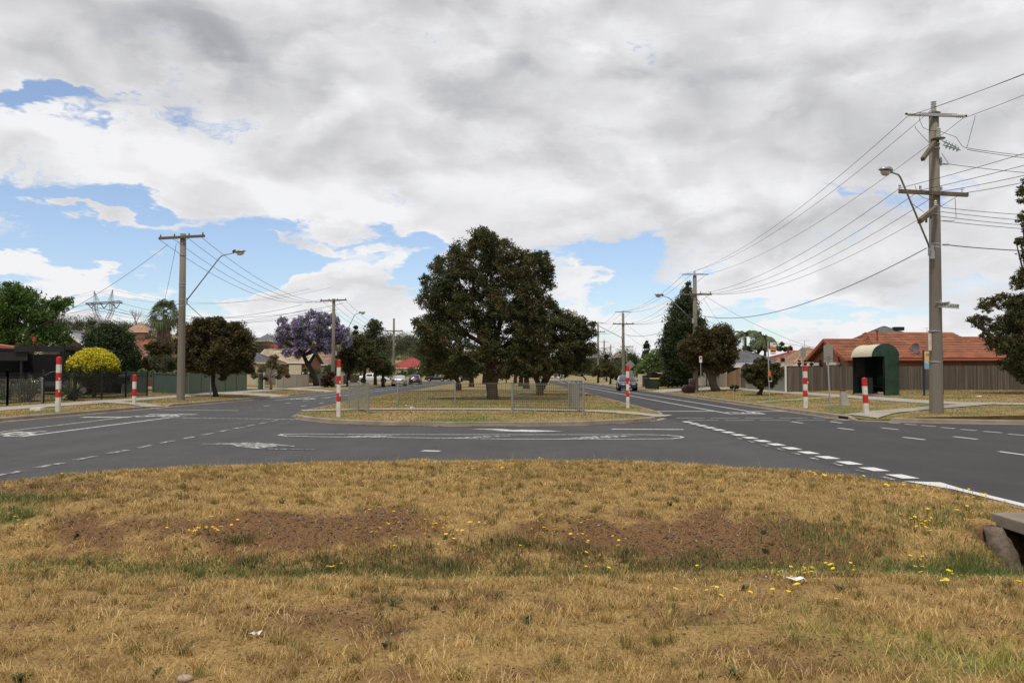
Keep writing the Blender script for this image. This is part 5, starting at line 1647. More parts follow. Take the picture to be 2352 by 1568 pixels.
# ============================================================ red and white posts
def banded_post(xv, yb, yt, hf, label, bands_n, w, lean=0, zb=None):
    w *= .80
    z0g = zb if zb is not None else .15
    g = G(xv, yb, z0g); z0 = float(hf(g.x, g.y)) - .02
    g = G(xv, yb, z0 + .02)
    x, y = g.x, g.y
    h = A(xv, yt, y).z - z0
    mb = MB()
    n = bands_n
    hh = [0.0] + [.27 + (1 - .27) * k / (n - 1) for k in range(n)]
    if n == 4: hh = [0, .30, .53, .76, 1]
    c8 = [(-1, -.72), (-.72, -1), (.72, -1), (1, -.72), (1, .72), (.72, 1), (-.72, 1), (-1, .72)]
    for k in range(n):
        m_ = 0 if k % 2 == 0 else 1
        za, zb_ = hh[k] * h, hh[k + 1] * h
        if k == n - 1: zb_ -= .05
        lo = [(a * w / 2 + lean * za, b * w / 2, za) for a, b in c8]
        hi = [(a * w / 2 + lean * zb_, b * w / 2, zb_) for a, b in c8]
        mb.faces(lo + hi, [(i, (i + 1) % 8, (i + 1) % 8 + 8, i + 8) for i in range(8)], m_)
        if k == n - 1:
            mb.faces(hi + [(lean * h, 0, h)], [(i, (i + 1) % 8, 8) for i in range(8)], m_)
    o = mb.build('banded_post', ['white_paint', 'red_paint'])
    o.location = (x, y, z0)
    tag(o, label, 'post', 'red and white banded posts')
    # small eyelet plates on the side
    for z in (h * .38, h * .60):
        if n < 6: continue
        m2 = MB(); m2.box((w / 2 + lean * z - .01, -w / 2 + .0, z), (.045, .03, .09)); m2.box((w / 2 + lean * z - .008, -w / 2 - .017, z - .01), (.016, .006, .02), mi=1)
        m2.build('eyelet_plate', ['white_paint', 'dark_metal'], o)
    return o
banded_post(133, 946, 818, TL, 'tall red and white post in front of the black fence at the left', 6, .20)
banded_post(308, 930, 859, TL, 'short red and white post beside the left ramp', 4, .19)
banded_post(777.5, 957, 824, TM, 'tall red and white post on the left nose of the median', 6, .165)
banded_post(1442, 937, 838, TM, 'tall red and white post on the median in front of the dark blue wagon', 6, .165)
banded_post(1850.5, 937, 838, TR, 'tall red and white post against a grey sign pole on the right verge', 6, .21)
banded_post(1990, 950, 866, TR, 'short leaning red and white post in front of the bus shelter', 4, .2, lean=-.045)

# ============================================================ galvanised mesh barriers
def mesh_panel(root, a, b_, h, posts=True, hf=None, mw='mesh_wire', wr=.0065, vstep=.075, hz=(.06, .16, .26, .36, .46, .56, .66, .76, .86, .96), foot=.1, name='mesh_panel'):
    a, b_ = Vector(a), Vector(b_)
    L_ = (Vector((b_.x, b_.y, 0)) - Vector((a.x, a.y, 0))).length
    mb = MB()
    n = int(L_ / vstep)
    up = Vector((0, 0, 1))
    for i in range(n + 1):
        p = a.lerp(b_, i / n)
        mb.tube([p + up * foot, p + up * (h - .03)], wr, 3)
    for z in hz:
        mb.tube([a + up * (foot + (h - foot - .05) * z), b_ + up * (foot + (h - foot - .05) * z)], wr, 3)
    for k in (0, 1):
        mb.tube([a + up * (h - .04 - .05 * k), b_ + up * (h - .04 - .05 * k)], .008, 4)
    return part(mb, name, mw, root)
mat('mesh_pale', (.29, .275, .225), .6, .1, 5)
mat('dull_zinc', (.20, .205, .19), .7, .15, 5)
def mesh_post(root, p, h, r=.038):
    mb = MB(); mb.lathe(tuple(p), [(r, -.1), (r, h - .03), (r * 1.25, h - .03), (r * 1.25, h), (r * .6, h + .04), (.005, h + .055)], 10)
    return part(mb, 'post', 'dull_zinc', root, smooth=False)
def barrier(label, pts, h, hf, **k):
    P_ = [Vector((p[0], p[1], float(hf(p[0], p[1])))) for p in pts]
    root = thing('mesh_barrier', tuple(P_[0]), label, 'barrier', 'galvanised mesh barriers')
    for p in P_: mesh_post(root, p, h)
    for a, b_ in zip(P_[:-1], P_[1:]): mesh_panel(root, a, b_, h, **k)
    return root
def mp(xv, yv, z=.15): p = G(xv, yv, z); return (p.x, p.y)
dense = tuple(i / 22 for i in range(1, 22))
barrier('angled mesh barrier panel beside the tall post on the left end of the median', [mp(801.5, 940.5), mp(823, 944.5), mp(845.5, 949.5)], 1.16, TM, hz=dense, vstep=.075, mw='mesh_pale', wr=.0055)
barrier('long rear mesh barrier across the median before the biggest gum trunk', [mp(914, 937), mp(1045.5, 937.5), mp(1176, 937.5), mp(1307, 939)], 1.10, TM, vstep=.09)
barrier('front mesh barrier over the pale path in the middle of the median', [mp(1177, 950.5), mp(1340.5, 953)], 1.18, TM)
barrier('angled end panel of mesh barrier at the right of the median', [mp(1307, 937.5), mp(1318, 941), mp(1328.5, 945)], 1.12, TM, hz=dense, vstep=.075, mw='mesh_pale', wr=.0055)
gA = A(16, 920, 37.6); gB = A(96, 918, 38.4); gC = A(-110, 924, 36.5)
barrier('mesh barrier in front of the black fence at the left edge', [(gC.x, gC.y), (gA.x, gA.y), (gB.x, gB.y)], 1.15, TL, vstep=.06, hz=tuple(i / 14 for i in range(1, 14)))

# ============================================================ fences
def fence_line(pts, hf):
    return [Vector((x, y, float(hf(x, y)))) for x, y in pts]
# black tubular fence, left
def tubular(label, pts, h, hf, step=.115, pstep=2.6):
    P_ = fence_line(pts, hf)
    root = thing('tubular_fence', tuple(P_[0]), label, 'fence')
    for a, b_ in zip(P_[:-1], P_[1:]):
        L_ = (b_ - a).length; up = Vector((0, 0, 1))
        mb = MB()
        for i in range(int(L_ / step)):
            p = a.lerp(b_, i * step / L_); mb.beam(p + up * .06, p + up * (h - .02), .016)
        part(mb, 'picket_panel', 'dark_metal', root)
        mb = MB()
        for z in (.12, h - .22): mb.beam(a + up * z, b_ + up * z, .03, .035)
        part(mb, 'rail', 'dark_metal', root)
        m_ = max(1, round(L_ / pstep))
        for i in range(m_ + 1):
            p = a.lerp(b_, i / m_); mb = MB(); mb.beam(p - up * .05, p + up * (h + .06), .065); mb.ell((p.x, p.y, p.z + h + .08), (.045, .045, .04), 8, 5)
            part(mb, 'post', 'dark_metal', root)
    return root
tubular('black tubular steel fence around the left front garden', [(-21.95, 22), (-21.95, 36), (-21.95, 49.8)], 1.45, TL)
# sheet fences
def sheet_fence(name, label, pts, h, hf, matn, pstep=2.35, rib=.12, depth=.018, cap=True, catg='fence', zoff=0, postmat=None, group=None):
    P_ = fence_line(pts, hf)
    root = thing(name, tuple(P_[0]), label, catg, group)
    for a, b_ in zip(P_[:-1], P_[1:]):
        d = (b_ - a); L_ = d.length; d.normalize(); n_ = Vector((-d.y, d.x, 0)); up = Vector((0, 0, 1))
        m_ = max(1, round(L_ / pstep))
        for i in range(m_):
            s0, s1 = L_ * i / m_, L_ * (i + 1) / m_
            mb = MB()
            k = int((s1 - s0) / (rib / 2)); 
            prev = None
            for j in range(k + 1):
                t = s0 + (s1 - s0) * j / k
                o_ = n_ * (depth if (j // 1) % 2 else 0)
                p = a + d * t + o_
                if prev is not None: mb.poly([prev + up * .02, p + up * .02, p + up * h, prev + up * h])
                prev = p
            part(mb, 'panel', matn, root)
        for i in range(m_ + 1):
            p = a + d * (L_ * i / m_); mb = MB(); mb.beam(p - up * .1, p + up * (h + .02), .07, .07, up=n_); part(mb, 'post', postmat or matn, root)
        if cap:
            mb = MB(); mb.beam(a + up * (h + .01), b_ + up * (h + .01), .06, .05); part(mb, 'top_rail', postmat or matn, root)
            mb = MB(); mb.beam(a + up * .06, b_ + up * .06, .05, .08); part(mb, 'bottom_rail', postmat or matn, root)
    return root
sheet_fence('panel_fence', 'olive green metal panel fence along the left footpath under the round street tree', [(-21.75, 55.6), (-21.65, 67.4)], 1.55, TL, 'colorbond')
sheet_fence('panel_fence', 'short length of olive green metal fence past the driveway opening', [(-21.6, 70.5), (-21.7, 72.0)], 1.35, TL, 'colorbond')
sheet_fence('panel_fence', 'lower blue green ribbed metal fence between the black fence and the power pole', [(-24.4, 56.2), (-21.85, 56.2)], 1.3, TL, 'colorbond_dark')
sheet_fence('panel_fence', 'dark ribbed metal side fence behind the golden bush', [(-24.5, 55.4), (-30, 54.0), (-36, 53.5)], 1.35, TL, 'colorbond_dark')
cf = sheet_fence('panel_fence', 'cream metal panel fence with round topped posts in front of the jacaranda', [(-21.9, 76.8), (-21.75, 88.5)], 1.25, TL, 'cream_metal', pstep=2.2, rib=.3, depth=.005)
for i in range(6):
    yy = 76.8 + 11.7 * i / 5; mb = MB(); mb.ell((-21.9 + .15 * i / 5, yy, float(TL(-21.9, yy)) + 1.42), (.07, .07, .09), 8, 6); part(mb, 'post_finial', 'white_trim', cf)
sheet_fence('panel_fence', 'tall cream gate fence standing back behind the cream panel fence', [(-22.6, 75.5), (-26, 84)], 1.9, TL, 'cream_metal', rib=.2)
sheet_fence('panel_fence', 'grey picket fence behind the dark street trees on the left', [(-22, 93), (-22, 104)], 1.3, TL, 'sign_back', rib=.25, depth=.03)
sheet_fence('panel_fence', 'low brown slat fence before the white parked car on the left', [(-22, 108), (-22, 119)], 1.1, TL, 'paling_timber', rib=.3, depth=.03)
sheet_fence('panel_fence', 'grey metal fence behind the dark side on sedan', [(-27, 208), (-10, 236)], 1.9, lambda x, y: .2 + 0 * x, 'sign_back', rib=.6, depth=.05)
# paling fence on the right
def palings(label, pts, h, hf, matn='paling_timber', name='paling_fence', w=.1, seed=1, raise_=0.0):
    rng = random.Random(seed)
    P_ = fence_line(pts, hf)
    root = thing(name, tuple(P_[0]), label, 'fence')
    for a, b_ in zip(P_[:-1], P_[1:]):
        L_ = (b_ - a).length; d = (b_ - a).normalized(); n_ = Vector((-d.y, d.x, 0))
        mb = MB(); t = 0
        while t < L_:
            ww = w * rng.uniform(.85, 1.1); p = a + d * (t + ww / 2) + n_ * rng.uniform(-.012, .012)
            hh = h + raise_ * t / L_ + rng.uniform(-.025, .02)
            mb.beam(p + Vector((0, 0, .03)), p + Vector((rng.uniform(-.006, .006), 0, hh)), .016, ww * .96, up=n_) if False else mb.box((p.x, p.y, p.z + hh / 2), (ww * .97, .016, hh), rz=math.atan2(d.y, d.x), mi=rng.choice((0, 0, 1, 2)))
            t += ww
        part(mb, 'palings', [matn, matn + '_dark', matn + '_grey'], root)
        for z in (.35, h - .3):
            mb = MB(); mb.beam(a + n_ * .05 + Vector((0, 0, z)), b_ + n_ * .05 + Vector((0, 0, z)), .07, .045); part(mb, 'rail', matn, root)
        for i in range(int(L_ / 2.7) + 1):
            p = a + d * min(L_, i * 2.7) + n_ * .08; mb = MB(); mb.beam(p - Vector((0, 0, .1)), p + Vector((0, 0, h - .02)), .09); part(mb, 'post', matn, root)
    return root
mat('paling_timber_dark', (.080, .064, .050), .9, .4, 2.2, .008, 12, stretch=(3.3, .2, .16))
mat('paling_timber_grey', (.125, .102, .080), .9, .4, 2.2, .008, 12, stretch=(3.3, .2, .16))
mat('warm_timber_dark', (.19, .11, .06), .85, .3, 2.2, .006, 12, stretch=(4, 4, .2))
mat('warm_timber_grey', (.30, .20, .12), .85, .3, 2.2, .006, 12, stretch=(4, 4, .2))
palings('long weathered grey brown paling fence behind the bus shelter', [(19.1, 57.6), (41, 58.2)], 1.75, TR)
mb = MB(); mb.beam((19.02, 57.5, .3), (19.02, 57.5, 2.2), .1); o = mb.build('end_post', 'white_trim'); o.parent = [x for x in bpy.data.objects if x.name.startswith('paling_fence')][0]
o.location = -o.parent.location
palings('low orange brown timber fence left of the metal gate', [(20.0, 77.0), (20.02, 72.4)], 1.25, TR, 'warm_timber', 'timber_fence', seed=4, raise_=.55)
palings('brown timber fence piece between two posts beside the grey metal gate', [(20.02, 72.3), (20.05, 70.95)], 1.45, TR, 'paling_timber', 'timber_fence', seed=5)
sheet_fence('metal_gate', 'grey metal gate with a pale notice beside the small round tree', [(20.05, 70.9), (20.2, 66.5)], 1.5, TR, 'sign_back', pstep=3, rib=.2, catg='gate')
gt = [o for o in bpy.data.objects if o.name.startswith('metal_gate')][0]
mb = MB(); mb.box((20.0, 69.6, 1.5), (.02, .9, .6)); part(mb, 'notice_board', 'cream_metal', gt)
sheet_fence('mesh_fence', 'grey wire side fence behind the small round tree', [(20.2, 66.5), (19.3, 58.0)], 1.0, TR, 'sign_back', pstep=2, rib=.4, depth=.004)
# cream slatted gate fence + wall
def slat_gate(label, pts, h, hf):
    P_ = fence_line(pts, hf); root = thing('slatted_gate', tuple(P_[0]), label, 'gate')
    up = Vector((0, 0, 1))
    for a, b_ in zip(P_[:-1], P_[1:]):
        mb = MB()
        for k in range(14): mb.beam(a + up * (.12 + k * (h - .3) / 13), b_ + up * (.12 + k * (h - .3) / 13), .02, .07)
        part(mb, 'slat_panel', 'cream_metal', root)
        for p in (a, b_): mb = MB(); mb.beam(p, p + up * (h + .08), .09); part(mb, 'post', 'cream_metal', root)
    return root
slat_gate('cream slatted fence panels beside the maroon armchair', [(20.0, 89.0), (20.0, 85), (20, 81), (20.0, 77.1)], 1.5, TR)
sheet_fence('rendered_wall', 'cream rendered wall behind the red brick letter box pillar', [(18.3, 93), (20, 89.2)], 1.75, TR, 'cream_render', pstep=9, rib=1.6, depth=.002, cap=False, catg='wall')
mb = MB()
for i in range(26):
    t = i / 25; x = 21.4 + .1 * t; y = 88 - 13 * t; mb.beam((x, y, .5), (x, y, 1.98), .05, .03)
mb.beam((21.4, 88, 1.75), (21.5, 75, 1.75), .03, .05)
tag(mb.build('picket_fence', 'white_trim'), 'white picket fence tops behind the leaning street tree', 'fence')
# brick pillar
g = A(1557.5, 885, 90)
pr = thing('brick_pillar', (g.x, 90, .3), 'red brick letter box pillar with white numbers left of the maroon armchair', 'pillar')
mb = MB(); mb.box((g.x, 90, .95), (.8, .6, 1.35)); part(mb, 'pillar', 'brick_red', pr)
mb = MB(); mb.box((g.x, 90, 1.67), (.88, .68, .09)); part(mb, 'capstone', 'rust_red', pr)
text_mesh('2', .26, 'lettering', 'white_paint', pr, (g.x - .1, 89.68, 1.38), facing((1, 0, 0)))
text_mesh('2', .26, 'lettering', 'white_paint', pr, (g.x - .1, 89.68, 1.08), facing((1, 0, 0)))
# dark timber fence, black box and yellow wall beyond the wagon
palings('dark brown paling fence between the wagon and the black trailer', [(14.6, 92), (17.2, 94)], 1.3, TR, 'paling_timber', 'timber_fence', seed=8)
mb = MB(); g = A(1480, 875, 95); mb.box((g.x, 95, 1.0), (1.5, .1, 1.2)); tag(mb.build('rendered_wall', 'cream_render'), 'low yellowish wall piece seen over the wagon roof', 'wall')
bx_ = A(1510, 870, 90)
bt = thing('trailer', (bx_.x + .5, 91, .3), 'black box trailer parked behind the wheelie bins', 'trailer')
mb = MB(); mb.box((bx_.x + .3, 91, 1.15), (2.1, 3.0, 1.25)); part(mb, 'body', 'black_void', bt, bevel=.03)
for s_ in (-1, 1):
    mb = MB(); mb.tube([(bx_.x + .3 + s_ * 1.08, 90.2, .6), (bx_.x + .3 + s_ * 1.2, 90.2, .6)], .3, 14); part(mb, 'wheel', 'rubber', bt)
mb = MB(); mb.box((bx_.x + .25, 89.48, 1.72), (.6, .02, .1)); part(mb, 'white_plate', 'white_paint', bt)

# ============================================================ houses
def roof_slope(mb, e0, e1, r1, r0, n, th=.03):
    """courses of tiles between the eave e0-e1 and the ridge r0-r1; every course laps over the next lower one"""
    e0, e1, r0, r1 = map(Vector, (e0, e1, r0, r1))
    nn = (e1 - e0).cross(r0 - e0).normalized()
    if nn.z < 0: nn = -nn
    for k in range(n):
        a, b_ = k / n, (k + 1) / n
        L0 = e0.lerp(r0, a); L1 = e1.lerp(r1, a); U0 = e0.lerp(r0, b_); U1 = e1.lerp(r1, b_)
        mb.poly([L0 + nn * th, L1 + nn * th, U1, U0])
        mb.poly([L0, L1, L1 + nn * th, L0 + nn * th])
def house(label, x0, x1, y0, y1, z0, ze, zr, wall, roof, kind='hip', axis='x', name='house', over=.45, n=14, windows=(), facemat='terracotta_trim', th=.03, extra_wall=True):
    root = thing(name, ((x0 + x1) / 2, y0, z0), label, 'house')
    mb = MB(); h = ze - .05
    mb.box(((x0 + x1) / 2, (y0 + y1) / 2, (z0 + h) / 2), (x1 - x0, y1 - y0, h - z0))
    if kind == 'gable':
        if axis == 'x':
            for xx in (x0, x1): mb.poly([(xx, y0, h), (xx, y1, h), (xx, (y0 + y1) / 2, zr - .12)])
        else:
            for yy in (y0, y1): mb.poly([(x0, yy, h), (x1, yy, h), ((x0 + x1) / 2, yy, zr - .12)])
    part(mb, 'wall', wall, root)
    X0, X1, Y0, Y1 = x0 - over, x1 + over, y0 - over, y1 + over
    mb = MB()
    if axis == 'x':
        ym = (Y0 + Y1) / 2; ins = (Y1 - Y0) / 2 if kind == 'hip' else 0
        ins = min(ins, (X1 - X0) / 2 - .1)
        ra, rb = (X0 + ins, ym, zr), (X1 - ins, ym, zr)
        roof_slope(mb, (X0, Y0, ze), (X1, Y0, ze), rb, ra, n, th)
        roof_slope(mb, (X1, Y1, ze), (X0, Y1, ze), ra, rb, n, th)
        if kind == 'hip':
            roof_slope(mb, (X0, Y1, ze), (X0, Y0, ze), ra, ra, n, th); roof_slope(mb, (X1, Y0, ze), (X1, Y1, ze), rb, rb, n, th)
    else:
        xm = (X0 + X1) / 2; ins = (X1 - X0) / 2 if kind == 'hip' else 0
        ins = min(ins, (Y1 - Y0) / 2 - .1)
        ra, rb = (xm, Y0 + ins, zr), (xm, Y1 - ins, zr)
        roof_slope(mb, (X1, Y0, ze), (X1, Y1, ze), rb, ra, n, th)
        roof_slope(mb, (X0, Y1, ze), (X0, Y0, ze), ra, rb, n, th)
        if kind == 'hip':
            roof_slope(mb, (X0, Y0, ze), (X1, Y0, ze), ra, ra, n, th); roof_slope(mb, (X1, Y1, ze), (X0, Y1, ze), rb, rb, n, th)
    rf = part(mb, 'roof', roof, root)
    mb = MB(); t_ = .09
    mb.tube([Vector(ra) + Vector((0, 0, .02)), Vector(rb) + Vector((0, 0, .02))], t_, 6)
    if kind == 'hip':
        cs = [((X0, Y0, ze), ra), ((X0, Y1, ze), ra), ((X1, Y0, ze), rb), ((X1, Y1, ze), rb)] if axis == 'x' else [((X0, Y0, ze), ra), ((X1, Y0, ze), ra), ((X0, Y1, ze), rb), ((X1, Y1, ze), rb)]
        for a, b_ in cs: mb.tube([Vector(a) + Vector((0, 0, .03)), Vector(b_) + Vector((0, 0, .03))], t_, 6)
    part(mb, 'ridge_capping', roof, rf)
    mb = MB()
    for a, b_ in (((X0, Y0), (X1, Y0)), ((X1, Y0), (X1, Y1)), ((X1, Y1), (X0, Y1)), ((X0, Y1), (X0, Y0))):
        if kind == 'gable' and ((axis == 'x' and a[0] == b_[0]) or (axis == 'y' and a[1] == b_[1])): continue
        mb.beam((a[0], a[1], ze - .07), (b_[0], b_[1], ze - .07), .1, .17)
    if kind == 'gable':
        for q in ((ra, rb) if True else ()):
            for cc in (((q[0], Y0, ze), (q[0], Y1, ze)) if axis == 'x' else ((X0, q[1], ze), (X1, q[1], ze))):
                mb.beam(Vector(cc) + Vector((0, 0, -.04)), Vector(q) + Vector((0, 0, -.04)), .05, .26)
    part(mb, 'fascia', facemat, rf)
    for (wx, wy, wz, ww, wh, face) in windows:
        d = {'f': (ww, .08, wh), 'l': (.08, ww, wh), 'r': (.08, ww, wh)}[face]
        mb = MB(); mb.box((wx, wy, wz), d); wn = part(mb, 'window', 'white_trim', root)
        d2 = tuple(q - .12 if q > .1 else q + .02 for q in d)
        mb = MB(); mb.box((wx, wy, wz), d2); part(mb, 'pane', 'window_glass', wn)
    return root

# the orange tiled corner house
H1 = house('orange tiled red brick house behind the paling fence at the right', 25.0, 33.5, 61.5, 68.5, .4, 2.78, 4.3, 'brick_red', 'tile_orange', 'gable', 'x', n=12, th=.045, over=.5)
def vprism(mb, x0, x1, y0, y1, ze, zr, n=12):
    roof_slope(mb, (x0, y0, ze), (x1, y0, ze), (x1 - 1.3, (y0 + y1) / 2, zr), (x0 + .9, (y0 + y1) / 2, zr), n, .045)
    roof_slope(mb, (x1, y1, ze), (x0, y1, ze), (x0 + .9, (y0 + y1) / 2, zr), (x1 - 1.3, (y0 + y1) / 2, zr), n, .045)
    roof_slope(mb, (x0, y1, ze), (x0, y0, ze), (x0 + .9, (y0 + y1) / 2, zr), (x0 + .9, (y0 + y1) / 2, zr), n, .045)
    roof_slope(mb, (x1, y0, ze), (x1, y1, ze), (x1 - 1.3, (y0 + y1) / 2, zr), (x1 - 1.3, (y0 + y1) / 2, zr), n, .045)
mb = MB(); vprism(mb, 27.2, 36.3, 60.92, 70.5, 2.82, 4.95, 15); part(mb, 'roof', 'tile_orange', H1)
mb = MB(); roof_slope(mb, (33.5, 60.97, 2.80), (50, 60.97, 2.80), (50, 66, 4.62), (33.5, 66, 4.62), 14, .045); roof_slope(mb, (50, 71, 2.8), (33.5, 71, 2.8), (33.5, 66, 4.62), (50, 66, 4.62), 14, .045); part(mb, 'roof', 'tile_orange', H1)
mb = MB(); mb.box((41.7, 66, 1.6), (16.4, 8.8, 2.3)); part(mb, 'wall', 'brick_brown', H1)
mb = MB(); mb.beam((27, 60.88, 2.70), (50, 60.88, 2.70), .1, .17); part(mb, 'gutter', 'terracotta_trim', H1)
# gable end details facing left
mb = MB(); mb.box((24.93, 63.6, 3.0), (.06, 1.0, 1.3)); part(mb, 'gable_panel', 'terracotta_trim', H1)
mb = MB(); mb.box((24.7, 63.6, 2.42), (.45, 1.6, .2)); part(mb, 'window_hood', 'white_trim', H1)
mb = MB(); mb.box((24.9, 63.6, 1.9), (.1, 1.1, .8)); part(mb, 'shutter', 'cream_metal', H1)
mb = MB(); mb.box((24.7, 67.0, 2.42), (.45, 1.2, .2)); part(mb, 'window_hood', 'white_trim', H1)
for xx, ww in ((27.3, .9), (31.2, 1.2), (37.5, 2.4)):
    mb = MB(); mb.box((xx, 61.42 if xx < 33.5 else 61.52, 2.05), (ww, .1, .8)); wn = part(mb, 'window', 'dark_metal', H1)
    mb = MB(); mb.box((xx, 61.40 if xx < 33.5 else 61.50, 2.05), (ww - .12, .1, .66)); part(mb, 'pane', 'window_glass', wn)
mb = MB(); c = A(2015, 775, 64); mb.tube([(c.x, 64, c.z - .5), (c.x, 64, c.z + .55)], .07, 8); mb.lathe((c.x, 64, c.z + .5), [(.07, 0), (.14, .03), (.14, .08), (.02, .14)], 10); part(mb, 'flue', 'rust_red', H1)
# satellite dish
c = A(2104, 800, 61.6)
sd_ = thing('satellite_dish', (c.x, 61.6, c.z), 'grey satellite dish standing on the orange roof right of the bus shelter', 'satellite dish')
mb = MB(); vs = []; nrm = Vector((-.93, -.3, .1)).normalized(); u_ = nrm.cross(Vector((0, 0, 1))).normalized(); w_ = u_.cross(nrm)
for i in range(5):
    r_ = .42 * i / 4
    for j in range(16):
        a = 2 * PI * j / 16; vs.append(c + u_ * r_ * math.cos(a) + w_ * r_ * math.sin(a) + nrm * (.5 * r_ * r_))
mb.faces(vs, [(i * 16 + j, i * 16 + (j + 1) % 16, (i + 1) * 16 + (j + 1) % 16, (i + 1) * 16 + j) for i in range(4) for j in range(16)])
part(mb, 'dish', mat('dish_grey', (.16, .13, .14), .6, .05, 2), sd_)
mb = MB(); mb.tube([c + Vector((0, 0, -.1)), c + Vector((.22, 0, -.2)), c + Vector((.25, 0, -.62))], .025, 6); part(mb, 'mast', 'dark_metal', sd_)
mb = MB(); mb.tube([c - w_ * .4, c + nrm * .55 - w_ * .1], .015, 6); mb.box(tuple(c + nrm * .58 - w_ * .08), (.07, .07, .07)); part(mb, 'feed_arm', 'dark_metal', sd_)

# other houses, right
def hv(xa, xb, Y): return (xa - 1176) / F * Y, (xb - 1176) / F * Y
x0, x1 = hv(1998, 2128, 95); H2 = house('two storey grey tiled house roof rising behind the orange roof', x0 + .5, x1 - .5, 95, 102, .3, A(0, 782, 95).z, A(0, 750, 98).z, 'cream_render', 'tile_grey', facemat='white_trim', n=16)
mb = MB(); c = A(2063, 753, 97.5); mb.box((c.x, 97.5, c.z - .1), (1.1, .8, .42)); part(mb, 'roof_vent', 'dark_metal', H2)
x0, x1 = hv(1805, 1905, 77); H3 = house('tan tiled hip roofed house seen over the left end of the paling fence', x0, x1 + 1, 74, 83, .3, 2.5, 4.05, 'cream_render', 'tile_tan', facemat='white_trim', n=14)
mb = MB(); c = A(1782 + 24, 824, 74); mb.box((c.x, 75, 2.9), (.3, .3, .35)); part(mb, 'vent', 'dark_metal', H3)
x0, x1 = hv(1775, 1895, 92); H4 = house('dark red tiled house behind the tan tiled one', x0, x1 + 2, 92, 100, .3, 2.9, 4.25, 'brick_red', 'tile_red', facemat='rust_red', n=14)
mb = MB(); c = A(1814, 800, 94); mb.tube([(c.x, 94.5, 3.2), (c.x, 94.5, 4.6)], .12, 8); mb.lathe((c.x, 94.5, 4.6), [(.2, 0), (.2, .1), (.1, .14)], 10); part(mb, 'flue', 'rust_red', H4)
x0, x1 = hv(1672, 1800, 80); H5 = house('grey tiled house with a pale fascia behind the small round tree', x0, x1, 80, 88, .3, 2.55, 3.9, 'brick_brown', 'tile_grey', facemat='white_trim', n=14)
mb = MB(); mb.poly([(x0 - .5, 76.3, 2.4), (x1 - 1, 76.3, 2.4), (x1 - 1, 80, 2.72), (x0 - .5, 80, 2.72)]); mb.box(((x0 + x1) / 2 - .7, 76.3, 2.33), (x1 - x0 - .3, .1, .22), mi=1); part(mb, 'carport_roof', ['grey_metal_roof', 'white_trim'], H5)
x0, x1 = hv(1525, 1570, 110); house('pale roofed house glimpsed through the tall conifer', x0, x1 + 4, 110, 118, .2, 2.7, 4.4, 'cream_render', 'tile_beige', facemat='white_trim', n=12)
# antennas
def antenna(label, xv, yt, yb, Y, w=.9):
    c = A(xv, yt, Y); b_ = A(xv, yb, Y)
    mb = MB(); mb.tube([b_, c], .025, 5)
    mb.beam(c - Vector((w / 2, .2, 0)), c + Vector((w / 2, -.2, 0)), .02)
    for k in range(7):
        t = -.5 + k / 6; p = c + Vector((w * t, .2 * t * -2, 0)); mb.beam(p - Vector((.05, .25, 0)), p + Vector((.05, .25, 0)), .012)
    tag(mb.build('tv_antenna', 'galvanised'), label, 'antenna')
antenna('thin TV antenna above the square sign back on the right verge', 1848, 782, 812, 90)
antenna('TV antenna left of the orange gable', 1890, 807, 826, 80, 1.1)
antenna('TV antenna above the grey two storey roof', 2129, 753, 770, 97, .5)
antenna('TV antenna right of the tallest power pole above the orange roof', 2168, 766, 785, 70, .8)

# houses, left
x0, x1 = hv(-230, 42, 48)
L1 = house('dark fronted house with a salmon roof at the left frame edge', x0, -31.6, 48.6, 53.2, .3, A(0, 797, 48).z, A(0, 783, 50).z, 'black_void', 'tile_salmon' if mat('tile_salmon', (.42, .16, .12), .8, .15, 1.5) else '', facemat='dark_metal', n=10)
cpz = A(0, 800, 47).z
x0, x1 = hv(45, 158, 47)
CP = thing('carport', (x0, 47, .4), 'flat roofed dark carport sheltering a dark car at the left', 'carport')
mb = MB(); mb.box(((x0 + x1) / 2, 49.5, cpz), (x1 - x0, 6, .16)); mb.box(((x0 + x1) / 2, 46.5, cpz - .05), (x1 - x0, .08, .32)); part(mb, 'roof', 'dark_metal', CP)
for xx in (x0 + .3, x1 - .2):
    for yy in (46.7, 52.2): mb = MB(); mb.beam((xx, yy, .3), (xx, yy, cpz - .1), .11); part(mb, 'post', 'dark_metal', CP)
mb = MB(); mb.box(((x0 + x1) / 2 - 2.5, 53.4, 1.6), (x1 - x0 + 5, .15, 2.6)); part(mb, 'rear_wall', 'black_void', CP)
mb = MB(); mb.box((x0 - .8, 46.6, cpz - .45), (3.0, .06, .5)); part(mb, 'fringe_screen', 'black_cloth', CP)
mb = MB(); c = A(42, 771, 45); mb.tube([(c.x, 47, cpz - .1), (c.x, 46.2, c.z)], .03, 6); mb.box((c.x + .12, 46.3, c.z - .12), (.16, .1, .26)); part(mb, 'service_mast', 'rust_red', CP)
x0, x1 = hv(110, 205, 78); house('house with a grey sheet metal roof behind the left ash tree', x0, x1, 78, 88, .4, A(0, 806, 78).z, A(0, 766, 82).z, 'brick_brown', 'grey_metal_roof', 'gable', 'y', facemat='white_trim', n=1)
x0, x1 = hv(312, 350, 84); house('orange tiled roof peeping out between the round conifer and the fan palm', x0 - 3, x1 + 1, 84, 93, .4, A(0, 806, 84).z, A(0, 779, 88).z, 'cream_render', 'tile_orange', n=12)
x0, x1 = hv(300, 338, 76); house('brown tiled roof below the orange one right of the round conifer', x0 - 3, x1, 76, 82, .4, A(0, 830, 76).z, A(0, 796, 79).z, 'brick_brown', 'tile_brown', n=12, facemat='white_trim')
